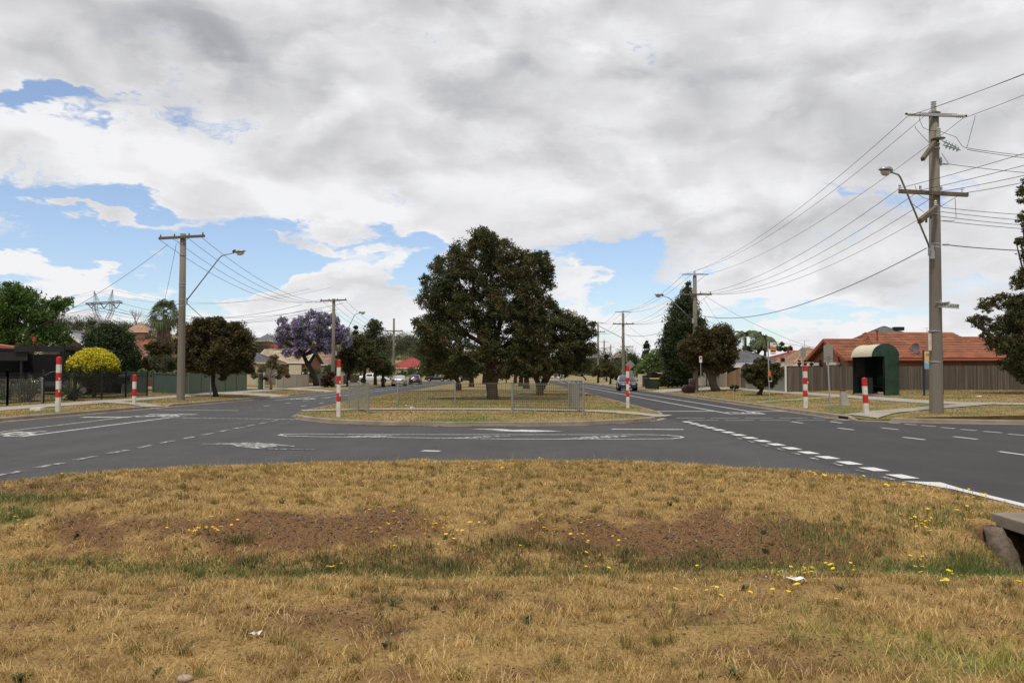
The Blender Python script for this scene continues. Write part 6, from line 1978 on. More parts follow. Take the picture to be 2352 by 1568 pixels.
x0, x1 = hv(592, 700, 108); L4 = house('long cream tiled house behind the jacaranda', x0, x1, 108, 117, .3, A(0, 832, 108).z, A(0, 803, 112).z, 'brick_red', 'tile_beige', 'gable', 'x', facemat='white_trim', n=12, windows=((hv(655, 0, 108)[0], 107.98, 1.9, 1.6, 1.1, 'f'),))
mb = MB(); mb.box((hv(676, 0, 107)[0], 107.7, 1.6), (1.6, .5, 2.4)); part(mb, 'porch', 'cream_render', L4)
x0, x1 = hv(520, 606, 92); house('grey tiled roof end between the round street tree and the small orange tree', x0, x1, 92, 99, .3, A(0, 832, 92).z, A(0, 811, 95).z, 'cream_render', 'tile_grey', facemat='cream_render', n=12)
x0, x1 = hv(900, 985, 235); house('distant house with a bright red roof at the end of the left carriageway', x0, x1, 234, 243, .2, A(0, 845, 234).z, A(0, 822, 238).z, 'cream_render', 'tile_red', facemat='white_trim', n=8)
x0, x1 = hv(700, 760, 118); house('brown tiled house hidden behind the jacaranda trunk', x0, x1, 120, 128, .3, 3.0, 5.2, 'cream_render', 'tile_brown', facemat='white_trim', n=10)
# houses on the hill
hills_ = [(280, 342, 340, 762, 742, 'tile_tan', 'brick_red', 'salmon roofed brick house high on the left hillside'), (343, 362, 330, 757, 748, 'tile_grey', 'cream_render', 'small grey roofed house on the hillside right of the salmon roofed one'),
          (583, 628, 320, 783, 768, 'tile_grey', 'brick_red', 'grey roofed two storey house on the hillside above the cream tiled roof'), (606, 650, 300, 800, 790, 'tile_red', 'cream_render', 'red roofed house on the hillside left of the jacaranda'),
          (925, 955, 330, 812, 803, 'tile_red', 'cream_render', 'small red roofed house on the hill left of the biggest gum'), (1383, 1402, 300, 822, 812, 'tile_grey', 'cream_render', 'grey roofed house on the rise beyond the far right poles'),
          (1412, 1436, 300, 820, 810, 'tile_brown', 'brick_red', 'brown roofed house on the rise beside the wagon pole'), (1352, 1378, 300, 820, 808, 'tile_grey', 'brick_brown', 'dark roofed house on the rise at the edge of the flowering gum'),
          (150, 176, 300, 775, 764, 'tile_grey', 'cream_render', 'grey roofed house behind the left ash tree on the slope'), (440, 480, 320, 770, 755, 'tile_brown', 'brick_red', 'hillside house hidden behind the round street tree')]
for xa, xb, Y, ye, yr, rf, wl, lab in hills_:
    x0, x1 = hv(xa, xb, Y)
    house(lab, x0 + .5, x1 - .5, Y, Y + 9, float(hill_h((x0 + x1) / 2, Y)) - .5, A(0, ye, Y).z, A(0, yr, Y + 4).z, wl, rf, facemat='white_trim', n=6, windows=(((x0 + x1) / 2 - 1.5, Y - .03, A(0, ye + 5, Y).z, 1.6, 1.3, 'f'),))

# ============================================================ bus shelter
sx0, sx1, sy0, sy1 = 20.2, 21.65, 46.3, 49.0
sz = .44; zsp = 2.62
S = thing('bus_shelter', (sx0, sy0, sz), 'dark green bus shelter with a curved cream roof before the paling fence', 'bus shelter')
cxm = (sx0 + sx1) / 2; rr_ = (sx1 - sx0) / 2
mb = MB(); n = 20
for sgn in (1,):
    for i in range(n):
        a, b_ = PI * i / n, PI * (i + 1) / n
        for (r_, fl) in ((rr_ + .03, False), (rr_ - .0, True)):
            q = [(cxm + r_ * math.cos(a), sy0 + .0, zsp + r_ * math.sin(a) * .93), (cxm + r_ * math.cos(a), sy1 + .1, zsp + r_ * math.sin(a) * .93), (cxm + r_ * math.cos(b_), sy1 + .1, zsp + r_ * math.sin(b_) * .93), (cxm + r_ * math.cos(b_), sy0, zsp + r_ * math.sin(b_) * .93)]
            mb.poly(q)
part(mb, 'roof', 'shelter_cream', S)
arc = [(rr_ * math.cos(PI * i / n), rr_ * .93 * math.sin(PI * i / n)) for i in range(n + 1)]
for nm, yy in (('front', sy0 - .03), ('rear', sy1 + .07)):
    mb = MB(); mb.prism(arc, (cxm, yy, zsp), (1, 0, 0), (0, 0, 1), (0, .05, 0)); part(mb, 'arch_panel', 'shelter_green', S)
    mb = MB(); mb.tube([(cxm + (rr_ + .025) * math.cos(PI * i / n), yy + .02, zsp + (rr_ + .025) * .93 * math.sin(PI * i / n)) for i in range(n + 1)], .03, 6); part(mb, 'roof_rim', 'shelter_green' if nm == 'front' else 'shelter_cream', S)
mb = MB(); mb.box((sx0 + 1.03, sy0 - .02, (sz + zsp) / 2), (.86, .04, zsp - sz)); part(mb, 'end_panel', 'shelter_green', S)
mb = MB(); mb.box((sx1 - .02, (sy0 + sy1) / 2, (sz + zsp) / 2 + .1), (.04, sy1 - sy0, zsp - sz - .1)); part(mb, 'back_panel', 'shelter_dark', S)
mb = MB(); mb.box((cxm, sy1, (sz + zsp) / 2), (1.43, .04, zsp - sz)); part(mb, 'end_panel', 'shelter_dark', S)
mb = MB(); mb.box((sx0 + .45, sy1 - .035, 2.0), (.5, .02, 1.1)); part(mb, 'window', mat('dull_glass', (.03, .03, .028), .3, .2, 2), S)
mb = MB(); mb.box((sx0, sy1 - .05, (sz + zsp) / 2), (.06, .06, zsp - sz)); part(mb, 'corner_post', 'shelter_dark', S)
mb = MB(); mb.box((sx0 + .62, sy0 + .0, (sz + zsp) / 2), (.06, .08, zsp - sz)); part(mb, 'corner_post', 'shelter_dark', S)
mb = MB(); mb.box((sx1 - .35, (sy0 + sy1) / 2, sz + .47), (.4, 2.2, .05)); part(mb, 'seat', 'shelter_green', S)
mb = MB(); mb.box((sx1 - .12, (sy0 + sy1) / 2, sz + .85), (.05, 2.3, .5)); part(mb, 'seat_back', 'shelter_green', S)
mb = MB(); mb.box((sx0 + .02, sy0 + .7, sz + .55), (.03, 1.2, .9)); part(mb, 'kick_panel', 'shelter_dark', S)
mb = MB(); mb.box((cxm, (sy0 + sy1) / 2, sz + .02), (1.4, 2.7, .05)); part(mb, 'floor_slab', 'concrete', S)
mb = MB(); mb.box((sx0 + .2, sy0 + .2, sz + .06), (.08, .08, .14)); part(mb, 'foot', 'rust_red', S)

# ============================================================ signs on the right verge
def sign_pole(name, label, xv, yb, yt, hf, r=.03, z=.2, lean=0, matn='galvanised', catg='sign'):
    g = G(xv, yb, z); z0 = float(hf(g.x, g.y)); g = G(xv, yb, z0)
    root = thing(name, (g.x, g.y, z0), label, catg)
    zt = A(xv, yt, g.y).z
    mb = MB(); mb.tube([(g.x, g.y, z0 - .05), (g.x + lean, g.y, zt)], r, 10); part(mb, 'pole', matn, root)
    mb = MB(); mb.lathe((g.x + lean, g.y, zt), [(r * 1.15, -.03), (r * 1.15, .02), (.005, .03)], 10); part(mb, 'pole_cap', matn, root)
    return root, g.x, g.y, z0, zt
def rounded(w, h, r=.04, k=4):
    out = []
    for cx, cy, a0 in ((w / 2 - r, h / 2 - r, 0), (-w / 2 + r, h / 2 - r, 90), (-w / 2 + r, -h / 2 + r, 180), (w / 2 - r, -h / 2 + r, 270)):
        for i in range(k + 1):
            a = R(a0 + 90 * i / k); out.append((cx + r * math.cos(a), cy + r * math.sin(a)))
    return out
def plate(root, name, c, w, h, matn, th=.004, ax=(1, 0, 0), r=.03):
    ax = Vector(ax).normalized(); n_ = ax.cross(Vector((0, 0, 1)))
    mb = MB(); mb.prism(rounded(w, h, r), c, ax, (0, 0, 1), n_ * -th)
    return part(mb, name, matn, root)
rt, x, y, z0, zt = sign_pole('traffic_sign', 'grey sign pole seen from behind with two stacked blank plates right of the banded post', 1907, 939.5, 792, TR, .032, lean=-.09)
c = A(1901.5, 807.5, y); plate(rt, 'sign_plate', (c.x, y - .04, c.z), .39, .56, 'sign_back')
c = A(1901.5, 828, y); plate(rt, 'sign_plate', (c.x, y - .04, c.z), .39, .15, 'sign_back', r=.01)
for yv in (817.5, 823, 830):
    c = A(1902.5, yv, y); mb = MB(); mb.box((c.x, y - .06, c.z), (.1, .03, .022)); part(mb, 'clamp', 'galvanised', rt)
rt, x, y, z0, zt = sign_pole('traffic_sign', 'grey sign pole with a narrow blank plate directly behind the banded post', 1846, 936, 797, TR, .03, lean=.0)
c = A(1843, 809.5, y); plate(rt, 'sign_plate', (c.x + .02, y - .04, c.z), .24, .42, 'sign_back')
rt, x, y, z0, zt = sign_pole('bus_stop_sign', 'bus stop sign with white and orange panels beside the small round tree', 1768, 924.2, 785, TR, .032, lean=-.06, catg='bus stop sign')
px_ = .03 + A(1775.5, 800, y).x
for nm, ya, yb_, w_, m_ in (('flag_panel', 786.5, 796, .30, 'white_trim'), ('flag_panel', 796.3, 804, .33, 'orange'), ('flag_panel', 804.3, 808, .29, 'dark_metal'), ('flag_panel', 808.2, 814, .30, 'white_trim')):
    za, zb_ = A(1770, ya, y).z, A(1770, yb_, y).z
    pl = plate(rt, nm, (px_ - .03, y - .02, (za + zb_) / 2), w_, za - zb_, m_, r=.008)
c = A(1779, 789.5, y)
mb = MB()
for k in range(3): mb.box((c.x - .07 + .06 * k, y - .028, c.z + .006 * k), (.045, .003, .05)); 
part(mb, 'route_mark', 'red_paint', rt)
mb = MB(); c = A(1776, 811, y); mb.box((c.x - .03, y - .028, c.z), (.14, .003, .012)); c2 = A(1772, 794.5, y); mb.box((c2.x, y - .028, c2.z), (.1, .003, .01)); part(mb, 'panel_line', 'dark_metal', rt)
c = A(1766.5, 865, y)
mb = MB(); mb.box((c.x, y - .06, c.z - .0), (.15, .06, .30), mi=0); part(mb, 'timetable_case', 'rust_red', rt)
c = A(1767, 869.5, y); mb = MB(); mb.box((c.x + .01, y - .1, c.z), (.2, .04, .28)); mb.box((c.x + .01, y - .125, c.z + .01), (.13, .02, .2), mi=1); mb.box((c.x + .01, y - .125, c.z - .13), (.19, .02, .03), mi=2); part(mb, 'timetable_frame', ['sign_back', 'dark_metal', 'white_trim'], rt)
c = A(1766, 857.5, y); mb = MB(); mb.box((c.x, y - .08, c.z), (.14, .05, .22)); part(mb, 'orange_cover', 'orange', rt)
rt, x, y, z0, zt = sign_pole('parking_sign', 'slim sign pole with a small red and white plate before the leaning tree trunk', 1610, 906.7, 818, TR, .028, catg='sign')
c = A(1609, 825, y); plate(rt, 'sign_plate', (c.x, y - .04, c.z), .20, .45, 'white_trim', r=.02, ax=(1, -.3, 0))
c = A(1609, 821.5, y); mb = MB(); mb.box((c.x, y - .075, c.z), (.13, .01, .12), rz=R(-17)); part(mb, 'red_disc', 'red_paint', rt)
rt, x, y, z0, zt = sign_pole('parking_sign', 'tall thin sign pole in front of the round street tree on the left', 483, 911, 797, TL, .035)
c = A(485.5, 805, y); plate(rt, 'sign_plate', (c.x, y, c.z), .22, .5, 'white_trim', ax=(.45, 1, 0), r=.02)
rt, x, y, z0, zt = sign_pole('diamond_sign', 'diamond shaped sign seen from behind the banded post near the wagon', 1446, 893, 830, TR, .03, catg='sign')
c = A(1447, 836 - 1, y)
mb = MB(); mb.prism([(0, .48), (.48, 0), (0, -.48), (-.48, 0)], (c.x, y - .04, c.z - .1), (1, 0, 0), (0, 0, 1), (0, .01, 0)); part(mb, 'sign_plate', 'sign_back', rt)
plate(rt, 'sign_plate', (c.x, y - .04, c.z - .95), .5, .55, 'sign_back')
rt, x, y, z0, zt = sign_pole('round_sign', 'round sign back on a thin pole right of the forked gum', 1211 + 75, 884 + 2, 845, TM, .03, z=.15)
rt, x, y, z0, zt = rt, x, y, z0, zt
mb = MB(); c = A(1287, 847, y); mb.prism([(.32 * math.cos(PI * k / 8 + PI / 8), .32 * math.sin(PI * k / 8 + PI / 8)) for k in range(16)], (c.x, y - .04, c.z), (1, 0, 0), (0, 0, 1), (0, .01, 0)); part(mb, 'sign_plate', 'sign_back', rt)
# park name sign
rt, x, y, z0, zt = sign_pole('park_sign', 'tan and blue park name sign on navy posts half hidden by the tallest pole', 2123, 906.5, 806, TR, .05, z=.45, matn='navy')
za, zb_ = A(2118, 807, y).z, A(2118, 847, y).z
w_ = 1.05
d_ = Vector((1, .12, 0)).normalized()
cc = Vector((x + .02, y - .06, (za + zb_) / 2)) + d_ * w_ / 2
bd = plate(rt, 'sign_board', tuple(cc), w_, za - zb_, 'sign_tan', th=.02, ax=tuple(d_), r=.01)
mb = MB(); p2 = Vector((x, y, z0)) + d_ * (w_ + .03); mb.tube([p2, p2 + Vector((0, 0, zt - z0))], .05, 10); part(mb, 'pole', 'navy', rt)
n_ = d_.cross(Vector((0, 0, 1)))
def onb(u_, v_): return cc + d_ * u_ + Vector((0, 0, v_)) + n_ * .006
H_ = za - zb_
mb = MB(); mb.poly([onb(-w_ / 2 + .01, -H_ / 2 + .02), onb(.05, -H_ / 2 + .02), onb(w_ / 2 - .05, .02), onb(w_ / 2 - .05, .10), onb(.0, -.12), onb(-.25, -.20), onb(-w_ / 2 + .01, -.13)]); part(mb, 'blue_wave', 'sign_blue', bd)
mb = MB(); mb.poly([onb(-.33, -.03), onb(-.12, .01), onb(-.1, .04), onb(-.24, .03)]); part(mb, 'bird_mark', 'white_trim', bd)
text_mesh('Glendale', .17, 'lettering', 'purple_letter', bd, tuple(onb(-.02, .29) + n_ * .004), facing(d_), width=.85)
text_mesh('Park', .17, 'lettering', 'purple_letter', bd, tuple(onb(-.02, .10) + n_ * .004), facing(d_))
# pedestal
g = G(1940, 931.5, .22); z0 = float(TR(g.x, g.y))
pd = thing('marker_plinth', (g.x, g.y, z0), 'tapered concrete plinth with a maroon cap between the two banded posts on the right', 'plinth')
h_ = A(1940, 894, g.y).z - z0
mb = MB(); vs = []
for z, w in ((0, .40), (h_ - .06, .20)):
    for a, b_ in ((-1, -.7), (-.7, -1), (.7, -1), (1, -.7), (1, .7), (.7, 1), (-.7, 1), (-1, .7)): vs.append((g.x + a * w / 2 + (-.07 if z else 0), g.y + b_ * w / 2, z0 + z))
mb.faces(vs, [(i, (i + 1) % 8, (i + 1) % 8 + 8, i + 8) for i in range(8)] + [tuple(range(8, 16))]); part(mb, 'plinth', 'concrete', pd)
mb = MB(); mb.lathe((g.x - .07, g.y, z0 + h_ - .07), [(.10, 0), (.16, .05), (.16, .085), (.02, .09)], 8); part(mb, 'cap', 'rust_red', pd)

# ============================================================ letter box, bins, armchair
g = A(283.5, 905, 49.0); mbx = thing('letter_box', (g.x, 49, .35), 'small black letter box on a thin post inside the black fence', 'letter box')
mb = MB(); c = A(283.5, 874, 49); mb.box((c.x, 49, c.z), (.6, .35, .38)); mb.tube([(c.x - .3, 49, c.z + .18), (c.x + .3, 49, c.z + .18)], .17, 10); part(mb, 'box', 'dark_metal', mbx)
mb = MB(); mb.tube([(c.x - .08, 49, .3), (c.x - .08, 49, c.z - .1)], .025, 6); part(mb, 'post', 'galvanised', mbx)

def wheelie(label, x, y, z, lid, rz):
    t = thing('wheelie_bin', (x, y, z), label, 'bin', rz=rz)
    mb = MB(); vs = []
    for zz, w, d, oy in ((.05, .42, .46, 0), (.5, .50, .56, 0), (.93, .56, .66, .02), (.98, .60, .70, .02)):
        for a, b_ in ((-1, -1), (1, -1), (1, 1), (-1, 1)): vs.append((a * w / 2, b_ * d / 2 + oy, zz))
    mb.faces(vs, [(k * 4 + i, k * 4 + (i + 1) % 4, (k + 1) * 4 + (i + 1) % 4, (k + 1) * 4 + i) for k in range(3) for i in range(4)] + [(0, 3, 2, 1), (12, 13, 14, 15)])
    mb.build('body', 'bin_green', t, bevel=.02)
    mb = MB(); vs = []
    for zz, w, d in ((.985, .62, .74), (1.02, .62, .74), (1.07, .5, .6)):
        for a, b_ in ((-1, -1), (1, -1), (1, 1), (-1, 1)): vs.append((a * w / 2, b_ * d / 2 + .02, zz))
    mb.faces(vs, [(k * 4 + i, k * 4 + (i + 1) % 4, (k + 1) * 4 + (i + 1) % 4, (k + 1) * 4 + i) for k in range(2) for i in range(4)] + [(0, 3, 2, 1), (8, 9, 10, 11)])
    mb.build('lid', lid, t, bevel=.01)
    for s_ in (-1, 1):
        mb = MB(); mb.tube([(s_ * .2, .27, .11), (s_ * .27, .27, .11)], .11, 14); mb.build('wheel', 'rubber', t)
    mb = MB(); mb.tube([(-.24, .42, .97), (.24, .42, .97)], .018, 6); mb.build('handle', 'bin_green', t)
g = G(1503, 893, .18); wheelie('green wheelie bin with a yellow lid on the right verge', g.x, g.y, float(TR(g.x, g.y)), 'yellow_lid', R(-65))
g = G(1491, 892.5, .18); wheelie('dark wheelie bin standing behind the yellow lidded one', g.x, g.y + .5, float(TR(g.x, g.y)), 'bin_green', R(-65))

def cushion(c, d, r=.1, n=4):
    """rounded block as a superellipsoid"""
    mb = MB(); nu, nv = 20, 12
    def sg(v, e): return math.copysign(abs(v) ** e, v)
    e = .33
    vs = []
    for i in range(nv + 1):
        ph = -PI / 2 + PI * i / nv
        for j in range(nu):
            t = 2 * PI * j / nu
            vs.append((c[0] + d[0] / 2 * sg(math.cos(ph), e) * sg(math.cos(t), e), c[1] + d[1] / 2 * sg(math.cos(ph), e) * sg(math.sin(t), e), c[2] + d[2] / 2 * sg(math.sin(ph), e)))
    mb.faces(vs, [(i * nu + j, i * nu + (j + 1) % nu, (i + 1) * nu + (j + 1) % nu, (i + 1) * nu + j) for i in range(nv) for j in range(nu)])
    return mb
g = G(1583, 901.5, .2)
AC = thing('armchair', (g.x, g.y, float(TR(g.x, g.y))), 'discarded maroon leather recliner armchair on the grass beside the second right power pole', 'armchair', rz=R(180))
# local: seat faces -x after rotation => build facing +x
cushion((.05, 0, .28), (1.0, .85, .5)).build('base', 'leather', AC, smooth=True)
cushion((.12, 0, .50), (.8, .56, .24)).build('seat', 'leather', AC, smooth=True)
cushion((-.26, 0, .66), (.52, .80, .84)).build('backrest', 'leather', AC, smooth=True)
cushion((-.28, 0, 1.0), (.50, .76, .36)).build('head_cushion', 'leather', AC, smooth=True)
for s_ in (-1, 1): cushion((.02, s_ * .42, .52), (.86, .22, .30)).build('armrest', 'leather', AC, smooth=True)
cushion((.54, 0, .34), (.20, .58, .34)).build('footrest', 'leather', AC, smooth=True)
AC.scale = (.88, .86, .95)

# ============================================================ vehicles
def car(label, x, y, z, rz, kind, paint, scale=1.0, cat='car', name='parked_car'):
    t = thing(name, (x, y, z), label, cat, rz=rz)
    L_, W = (4.85, 1.82) if kind != 'hatch' else (4.0, 1.68)
    # side profile stations: (x, z_bottom, z_belt, half width)
    if kind == 'wagon':
        low = [(-2.40, .42, .62, .60), (-2.36, .34, .92, .80), (-2.1, .26, .98, .88), (-1.2, .22, .99, .91), (0, .22, .95, .91), (.9, .22, .93, .91), (1.25, .22, .90, .90), (1.9, .24, .80, .86), (2.30, .30, .66, .76), (2.42, .40, .56, .58)]
        top = [(-2.30, 1.02), (-2.05, 1.40), (-1.2, 1.47), (-.2, 1.49), (.35, 1.42), (1.15, .95)]
        pil = [(-1.28, .06), (-.25, .07)]
    elif kind == 'sedan':
        low = [(-2.40, .46, .66, .60), (-2.36, .34, .90, .80), (-2.1, .28, .97, .87), (-1.45, .22, 1.0, .90), (-.3, .22, .96, .91), (.9, .22, .93, .91), (1.25, .22, .89, .90), (1.9, .24, .80, .86), (2.30, .30, .64, .76), (2.42, .40, .54, .58)]
        top = [(-1.72, 1.0), (-1.05, 1.36), (-.5, 1.42), (.0, 1.42), (.35, 1.37), (1.15, .94)]
        pil = [(-.95, .06), (-.12, .07)]
    else:
        low = [(-1.98, .46, .66, .56), (-1.94, .34, .92, .76), (-1.7, .26, .97, .82), (-1.0, .22, .97, .84), (0, .22, .94, .84), (.7, .22, .92, .84), (1.1, .22, .88, .83), (1.55, .24, .80, .79), (1.88, .30, .66, .70), (1.98, .40, .55, .54)]
        top = [(-1.90, .98), (-1.6, 1.38), (-.9, 1.45), (-.1, 1.46), (.3, 1.40), (1.0, .92)]
        pil = [(-.95, .06), (-.1, .06)]
    mb = MB(); prof = []
    for (sx, zb_, zt_, hw) in low:
        zm = (zb_ + zt_) / 2
        prof.append([(sx, -hw * .90, zb_), (sx, -hw * .99, zb_ + .10), (sx, -hw, zm), (sx, -hw * .985, zt_ - .10), (sx, -hw * .93, zt_ - .015), (sx, -hw * .6, zt_ + .025), (sx, 0, zt_ + .04),
                     (sx, hw * .6, zt_ + .025), (sx, hw * .93, zt_ - .015), (sx, hw * .985, zt_ - .10), (sx, hw, zm), (sx, hw * .99, zb_ + .10), (sx, hw * .90, zb_)])
    k = len(prof[0])
    vs = [p for r in prof for p in r]
    fs = [(i * k + j, i * k + j + 1, (i + 1) * k + j + 1, (i + 1) * k + j) for i in range(len(prof) - 1) for j in range(k - 1)]
    fs += [(i * k + k - 1, i * k, (i + 1) * k, (i + 1) * k + k - 1) for i in range(len(prof) - 1)]
    fs += [tuple(range(k))[::-1], tuple((len(prof) - 1) * k + j for j in range(k))]
    mb.faces(vs, fs)
    body = mb.build('body', paint, t, smooth=True)
    body.data.polygons.foreach_set('use_smooth', [len(p.vertices) < 5 for p in body.data.polygons])
    # cabin
    mb = MB()
    def belt(sx): return np.interp(sx, [q[0] for q in low], [q[2] for q in low])
    def hw_(sx): return np.interp(sx, [q[0] for q in low], [q[3] for q in low])
    T = []
    for (sx, zt_) in top:
        zb_ = float(belt(sx)) - .02; hw = float(hw_(sx))
        f = max(0, (zt_ - zb_) / .5)
        T.append([(sx, -hw * .92, zb_), (sx, -hw * (.92 - .16 * f), max(zb_ + .01, zt_ - .06)), (sx, -hw * (.80 - .16 * f), zt_), (sx, 0, zt_ + .025), (sx, hw * (.80 - .16 * f), zt_), (sx, hw * (.92 - .16 * f), max(zb_ + .01, zt_ - .06)), (sx, hw * .92, zb_)])
    vs = [p for r in T for p in r]; k = 7
    mb.faces(vs, [(i * k + j, i * k + j + 1, (i + 1) * k + j + 1, (i + 1) * k + j) for i in range(len(T) - 1) for j in range(k - 1)])
    mb.build('cabin', paint, t, smooth=True)
    # glass set a few millimetres proud of the cabin
    def lerp(a, b_, u): return Vector(a).lerp(Vector(b_), u)
    def pane(name, q, out, inset=.08):
        c = sum((Vector(p) for p in q), Vector()) / len(q)
        n_ = (Vector(q[1]) - Vector(q[0])).cross(Vector(q[2]) - Vector(q[0])).normalized()
        if n_.dot(out) < 0: n_ = -n_
        m2 = MB(); m2.poly([Vector(p).lerp(c, inset) + n_ * .012 for p in q]); m2.build(name, 'window_glass', t)
    pane('windscreen', [T[-1][1], T[-2][1], T[-2][2], T[-2][4], T[-2][5], T[-1][5]], Vector((1, 0, .5)), .07)
    pane('rear_window', [T[0][1], T[1][1], T[1][2], T[1][4], T[1][5], T[0][5]], Vector((-1, 0, .5)), .10)
    xs_ = [top[1][0] + .05] + [p for p, w in pil] + [top[-2][0] + .25]
    def topz(sx): return float(np.interp(sx, [q[0] for q in top], [q[1] for q in top]))
    for s_ in (-1, 1):
        for i in range(len(xs_) - 1):
            a, b_ = xs_[i] + .05, xs_[i + 1] - .05
            def side(sx, up):
                zb_ = float(belt(sx)); hw = float(hw_(sx)); zt_ = topz(sx); f = max(0, (zt_ - zb_) / .5)
                return (sx, s_ * (hw * .92 if not up else hw * (.92 - .16 * f)), zb_ + .03 if not up else zt_ - .10)
            q = [side(a, 0), side(b_, 0), side(b_, 1), side(a, 1)]
            if i == 0 and kind == 'sedan': q = [side(a, 0), side(b_, 0), side(b_, 1), side(a + .35, 1)]
            if i == len(xs_) - 2: q = [side(a, 0), side(b_ + .35, 0), side(b_ - .1, 1), side(a, 1)]
            pane('side_window', q, Vector((0, s_, 0)), .02)
    wx = (-1.42, 1.45) if kind != 'hatch' else (-1.2, 1.25)
    for sx in wx:
        for s_ in (-1, 1):
            hw = W / 2
            mb = MB(); mb.tube([(sx, s_ * (hw - .26), .36), (sx, s_ * (hw - .0), .36)], .41, 18); mb.build('wheel_arch', 'black_void', t)
            mb = MB(); mb.tube([(sx, s_ * (hw - .22), .31), (sx, s_ * (hw - .19), .31), (sx, s_ * (hw - .0), .31), (sx, s_ * (hw + .015), .31)], [.28, .31, .31, .28], 18); w_ = mb.build('wheel', 'rubber', t)
            mb = MB(); mb.tube([(sx, s_ * (hw + .0), .31), (sx, s_ * (hw + .022), .31)], .2, 14)
            mb.build('rim', 'galvanised', w_)
    fx = low[-1][0] - .10; rx = low[0][0] + .06
    for s_ in (-1, 1):
        mb = MB(); mb.prism([(0, 0), (.36, .02), (.34, .15), (.05, .13)], (fx + .03, s_ * .34, .55), (-.28, s_ * 1, 0), (0, 0, 1), (.05, 0, 0)); mb.build('headlight', 'head_lens', t)
        mb = MB(); mb.prism([(0, 0), (.34, 0), (.34, .17), (.04, .17)], (rx - .085, s_ * .42, .68), (.12, s_ * 1, 0), (0, 0, 1), (.05, 0, 0)); mb.build('tail_light', 'tail_lens', t)
        mb = MB(); mb.ell((float(top[-1][0]) - .2, s_ * (W / 2 + .06), 1.0), (.07, .11, .075), 10, 6); mb.build('wing_mirror', paint, t)
    mb = MB(); mb.box((low[0][0] + .01, 0, .38), (.12, W * .8, .22)); mb.build('rear_bumper', paint, t, bevel=.03)
    mb = MB(); mb.box((low[-1][0] - .06, 0, .36), (.16, W * .74, .20)); mb.build('front_bumper', paint, t, bevel=.03)
    mb = MB(); mb.box((low[-1][0] + .03, 0, .54), (.03, .62, .1)); mb.build('grille', 'black_void', t)
    for xx in (low[-1][0] + .035, low[0][0] - .055):
        mb = MB(); mb.box((xx, 0, .42 if xx > 0 else .62), (.015, .38, .11)); mb.build('number_plate', 'white_trim', t)
    if kind == 'wagon':
        for s_ in (-1, 1): mb = MB(); mb.tube([(-1.9, s_ * .58, 1.48), (-.9, s_ * .6, 1.535), (.1, s_ * .58, 1.50)], .02, 6); mb.build('roof_rail', 'dark_metal', t)
    return t
mat_car('paint_navy', (.006, .008, .028), .1); mat_car('paint_silver', (.42, .40, .39), .6); mat_car('paint_black', (.008, .008, .01), .1); mat_car('paint_white', (.6, .6, .6), .1); mat_car('paint_charcoal', (.025, .025, .03), .3); mat_car('paint_redcar', (.3, .015, .03), .3)
g = G(1440, 898, 0); car('dark blue station wagon facing the camera at the right kerb', 11.2, g.y + 2.4, .01, R(-94), 'wagon', 'paint_navy')
car('silver sedan seen from behind at the left kerb', -15.25, 112, .01, R(93), 'sedan', 'paint_silver')
car('black station wagon seen from behind just ahead of the silver sedan', -15.3, 131, .01, R(92), 'wagon', 'paint_black')
g = A(1001, 872, 185); car('black sedan side on turning across the end of the left carriageway', g.x, 185, .01, R(0), 'sedan', 'paint_black')
g = A(1069, 875, 175); car('black car seen from behind between the slim gum trunks', g.x, 175, .01, R(90), 'sedan', 'paint_black')
g = A(1132, 872, 205); car('dark car partly hidden behind the biggest gum trunk', g.x + 1, 205, .01, R(150), 'hatch', 'paint_charcoal')
g = A(1152, 870, 212); car('pale grey car beside the dark one behind the biggest gum trunk', g.x, 212, .01, R(160), 'hatch', 'paint_silver')
g = A(1280, 870, 215); car('white car on the far bend at the right of the forked gum', g.x, 215, .01, R(170), 'hatch', 'paint_white')
g = A(1199, 868, 235); car('small red car on the far verge behind the median gums', g.x, 240, .3, R(180), 'hatch', 'paint_redcar')
g = A(860, 878, 118); car('white car in a driveway left of the third left power pole', g.x - .5, 120, .3, R(10), 'sedan', 'paint_white')
g = A(1528, 870, 92); car('red car with its bonnet raised behind the olive bush on the right', g.x, 92, .35, R(200), 'hatch', 'paint_redcar')
rc = [o for o in bpy.data.objects if o.name.startswith('parked_car')][-1]
mb = MB(); mb.prism([(-.62, 0), (.62, 0), (.56, .95), (-.56, .95)], (.85, 0, .95), (0, 1, 0), (.72, 0, .55), (0, 0, .04)); mb.build('raised_bonnet', 'paint_redcar', [o for o in bpy.data.objects if o.get('label', '').startswith('red car with its bonnet')][0])
g = A(118, 905, 49); car('dark station wagon standing under the carport at the left', g.x, 49.8, .35, R(-160), 'wagon', 'paint_charcoal')

# ============================================================ slab over the pit, litter, small things
sl = thing('drain_pit', (5.7, 8.0, 0), 'concrete lidded drain pit with a dark opening at the lower right edge', 'drain pit')
mb = MB(); z_ = .115
vs = [(5.30, 9.22, z_), (6.6, 9.30, z_), (6.6, 6.6, z_ - .02), (5.24, 7.3, z_ - .02)]
mb.prism([(0, 0), (1.3, .08), (1.3, -2.6), (-.03, -1.9)], (5.30, 9.22, z_ - .13), (1, 0, 0), (0, 1, 0), (0, 0, .13)); part(mb, 'lid', 'slab_concrete' if mat('slab_concrete', (.20, .168, .13), .9, .3, 5, .006, 40) else '', sl, bevel=.012)
mb = MB(); mb.box((5.95, 7.95, z_ + .004), (.8, .9, .012)); part(mb, 'cover_plate', 'slab_concrete', sl)
mat('pit_soil', (.022, .017, .013), .95, .4, 6, .02, 14)  # near-black wall colour stands in for the shade inside the pit
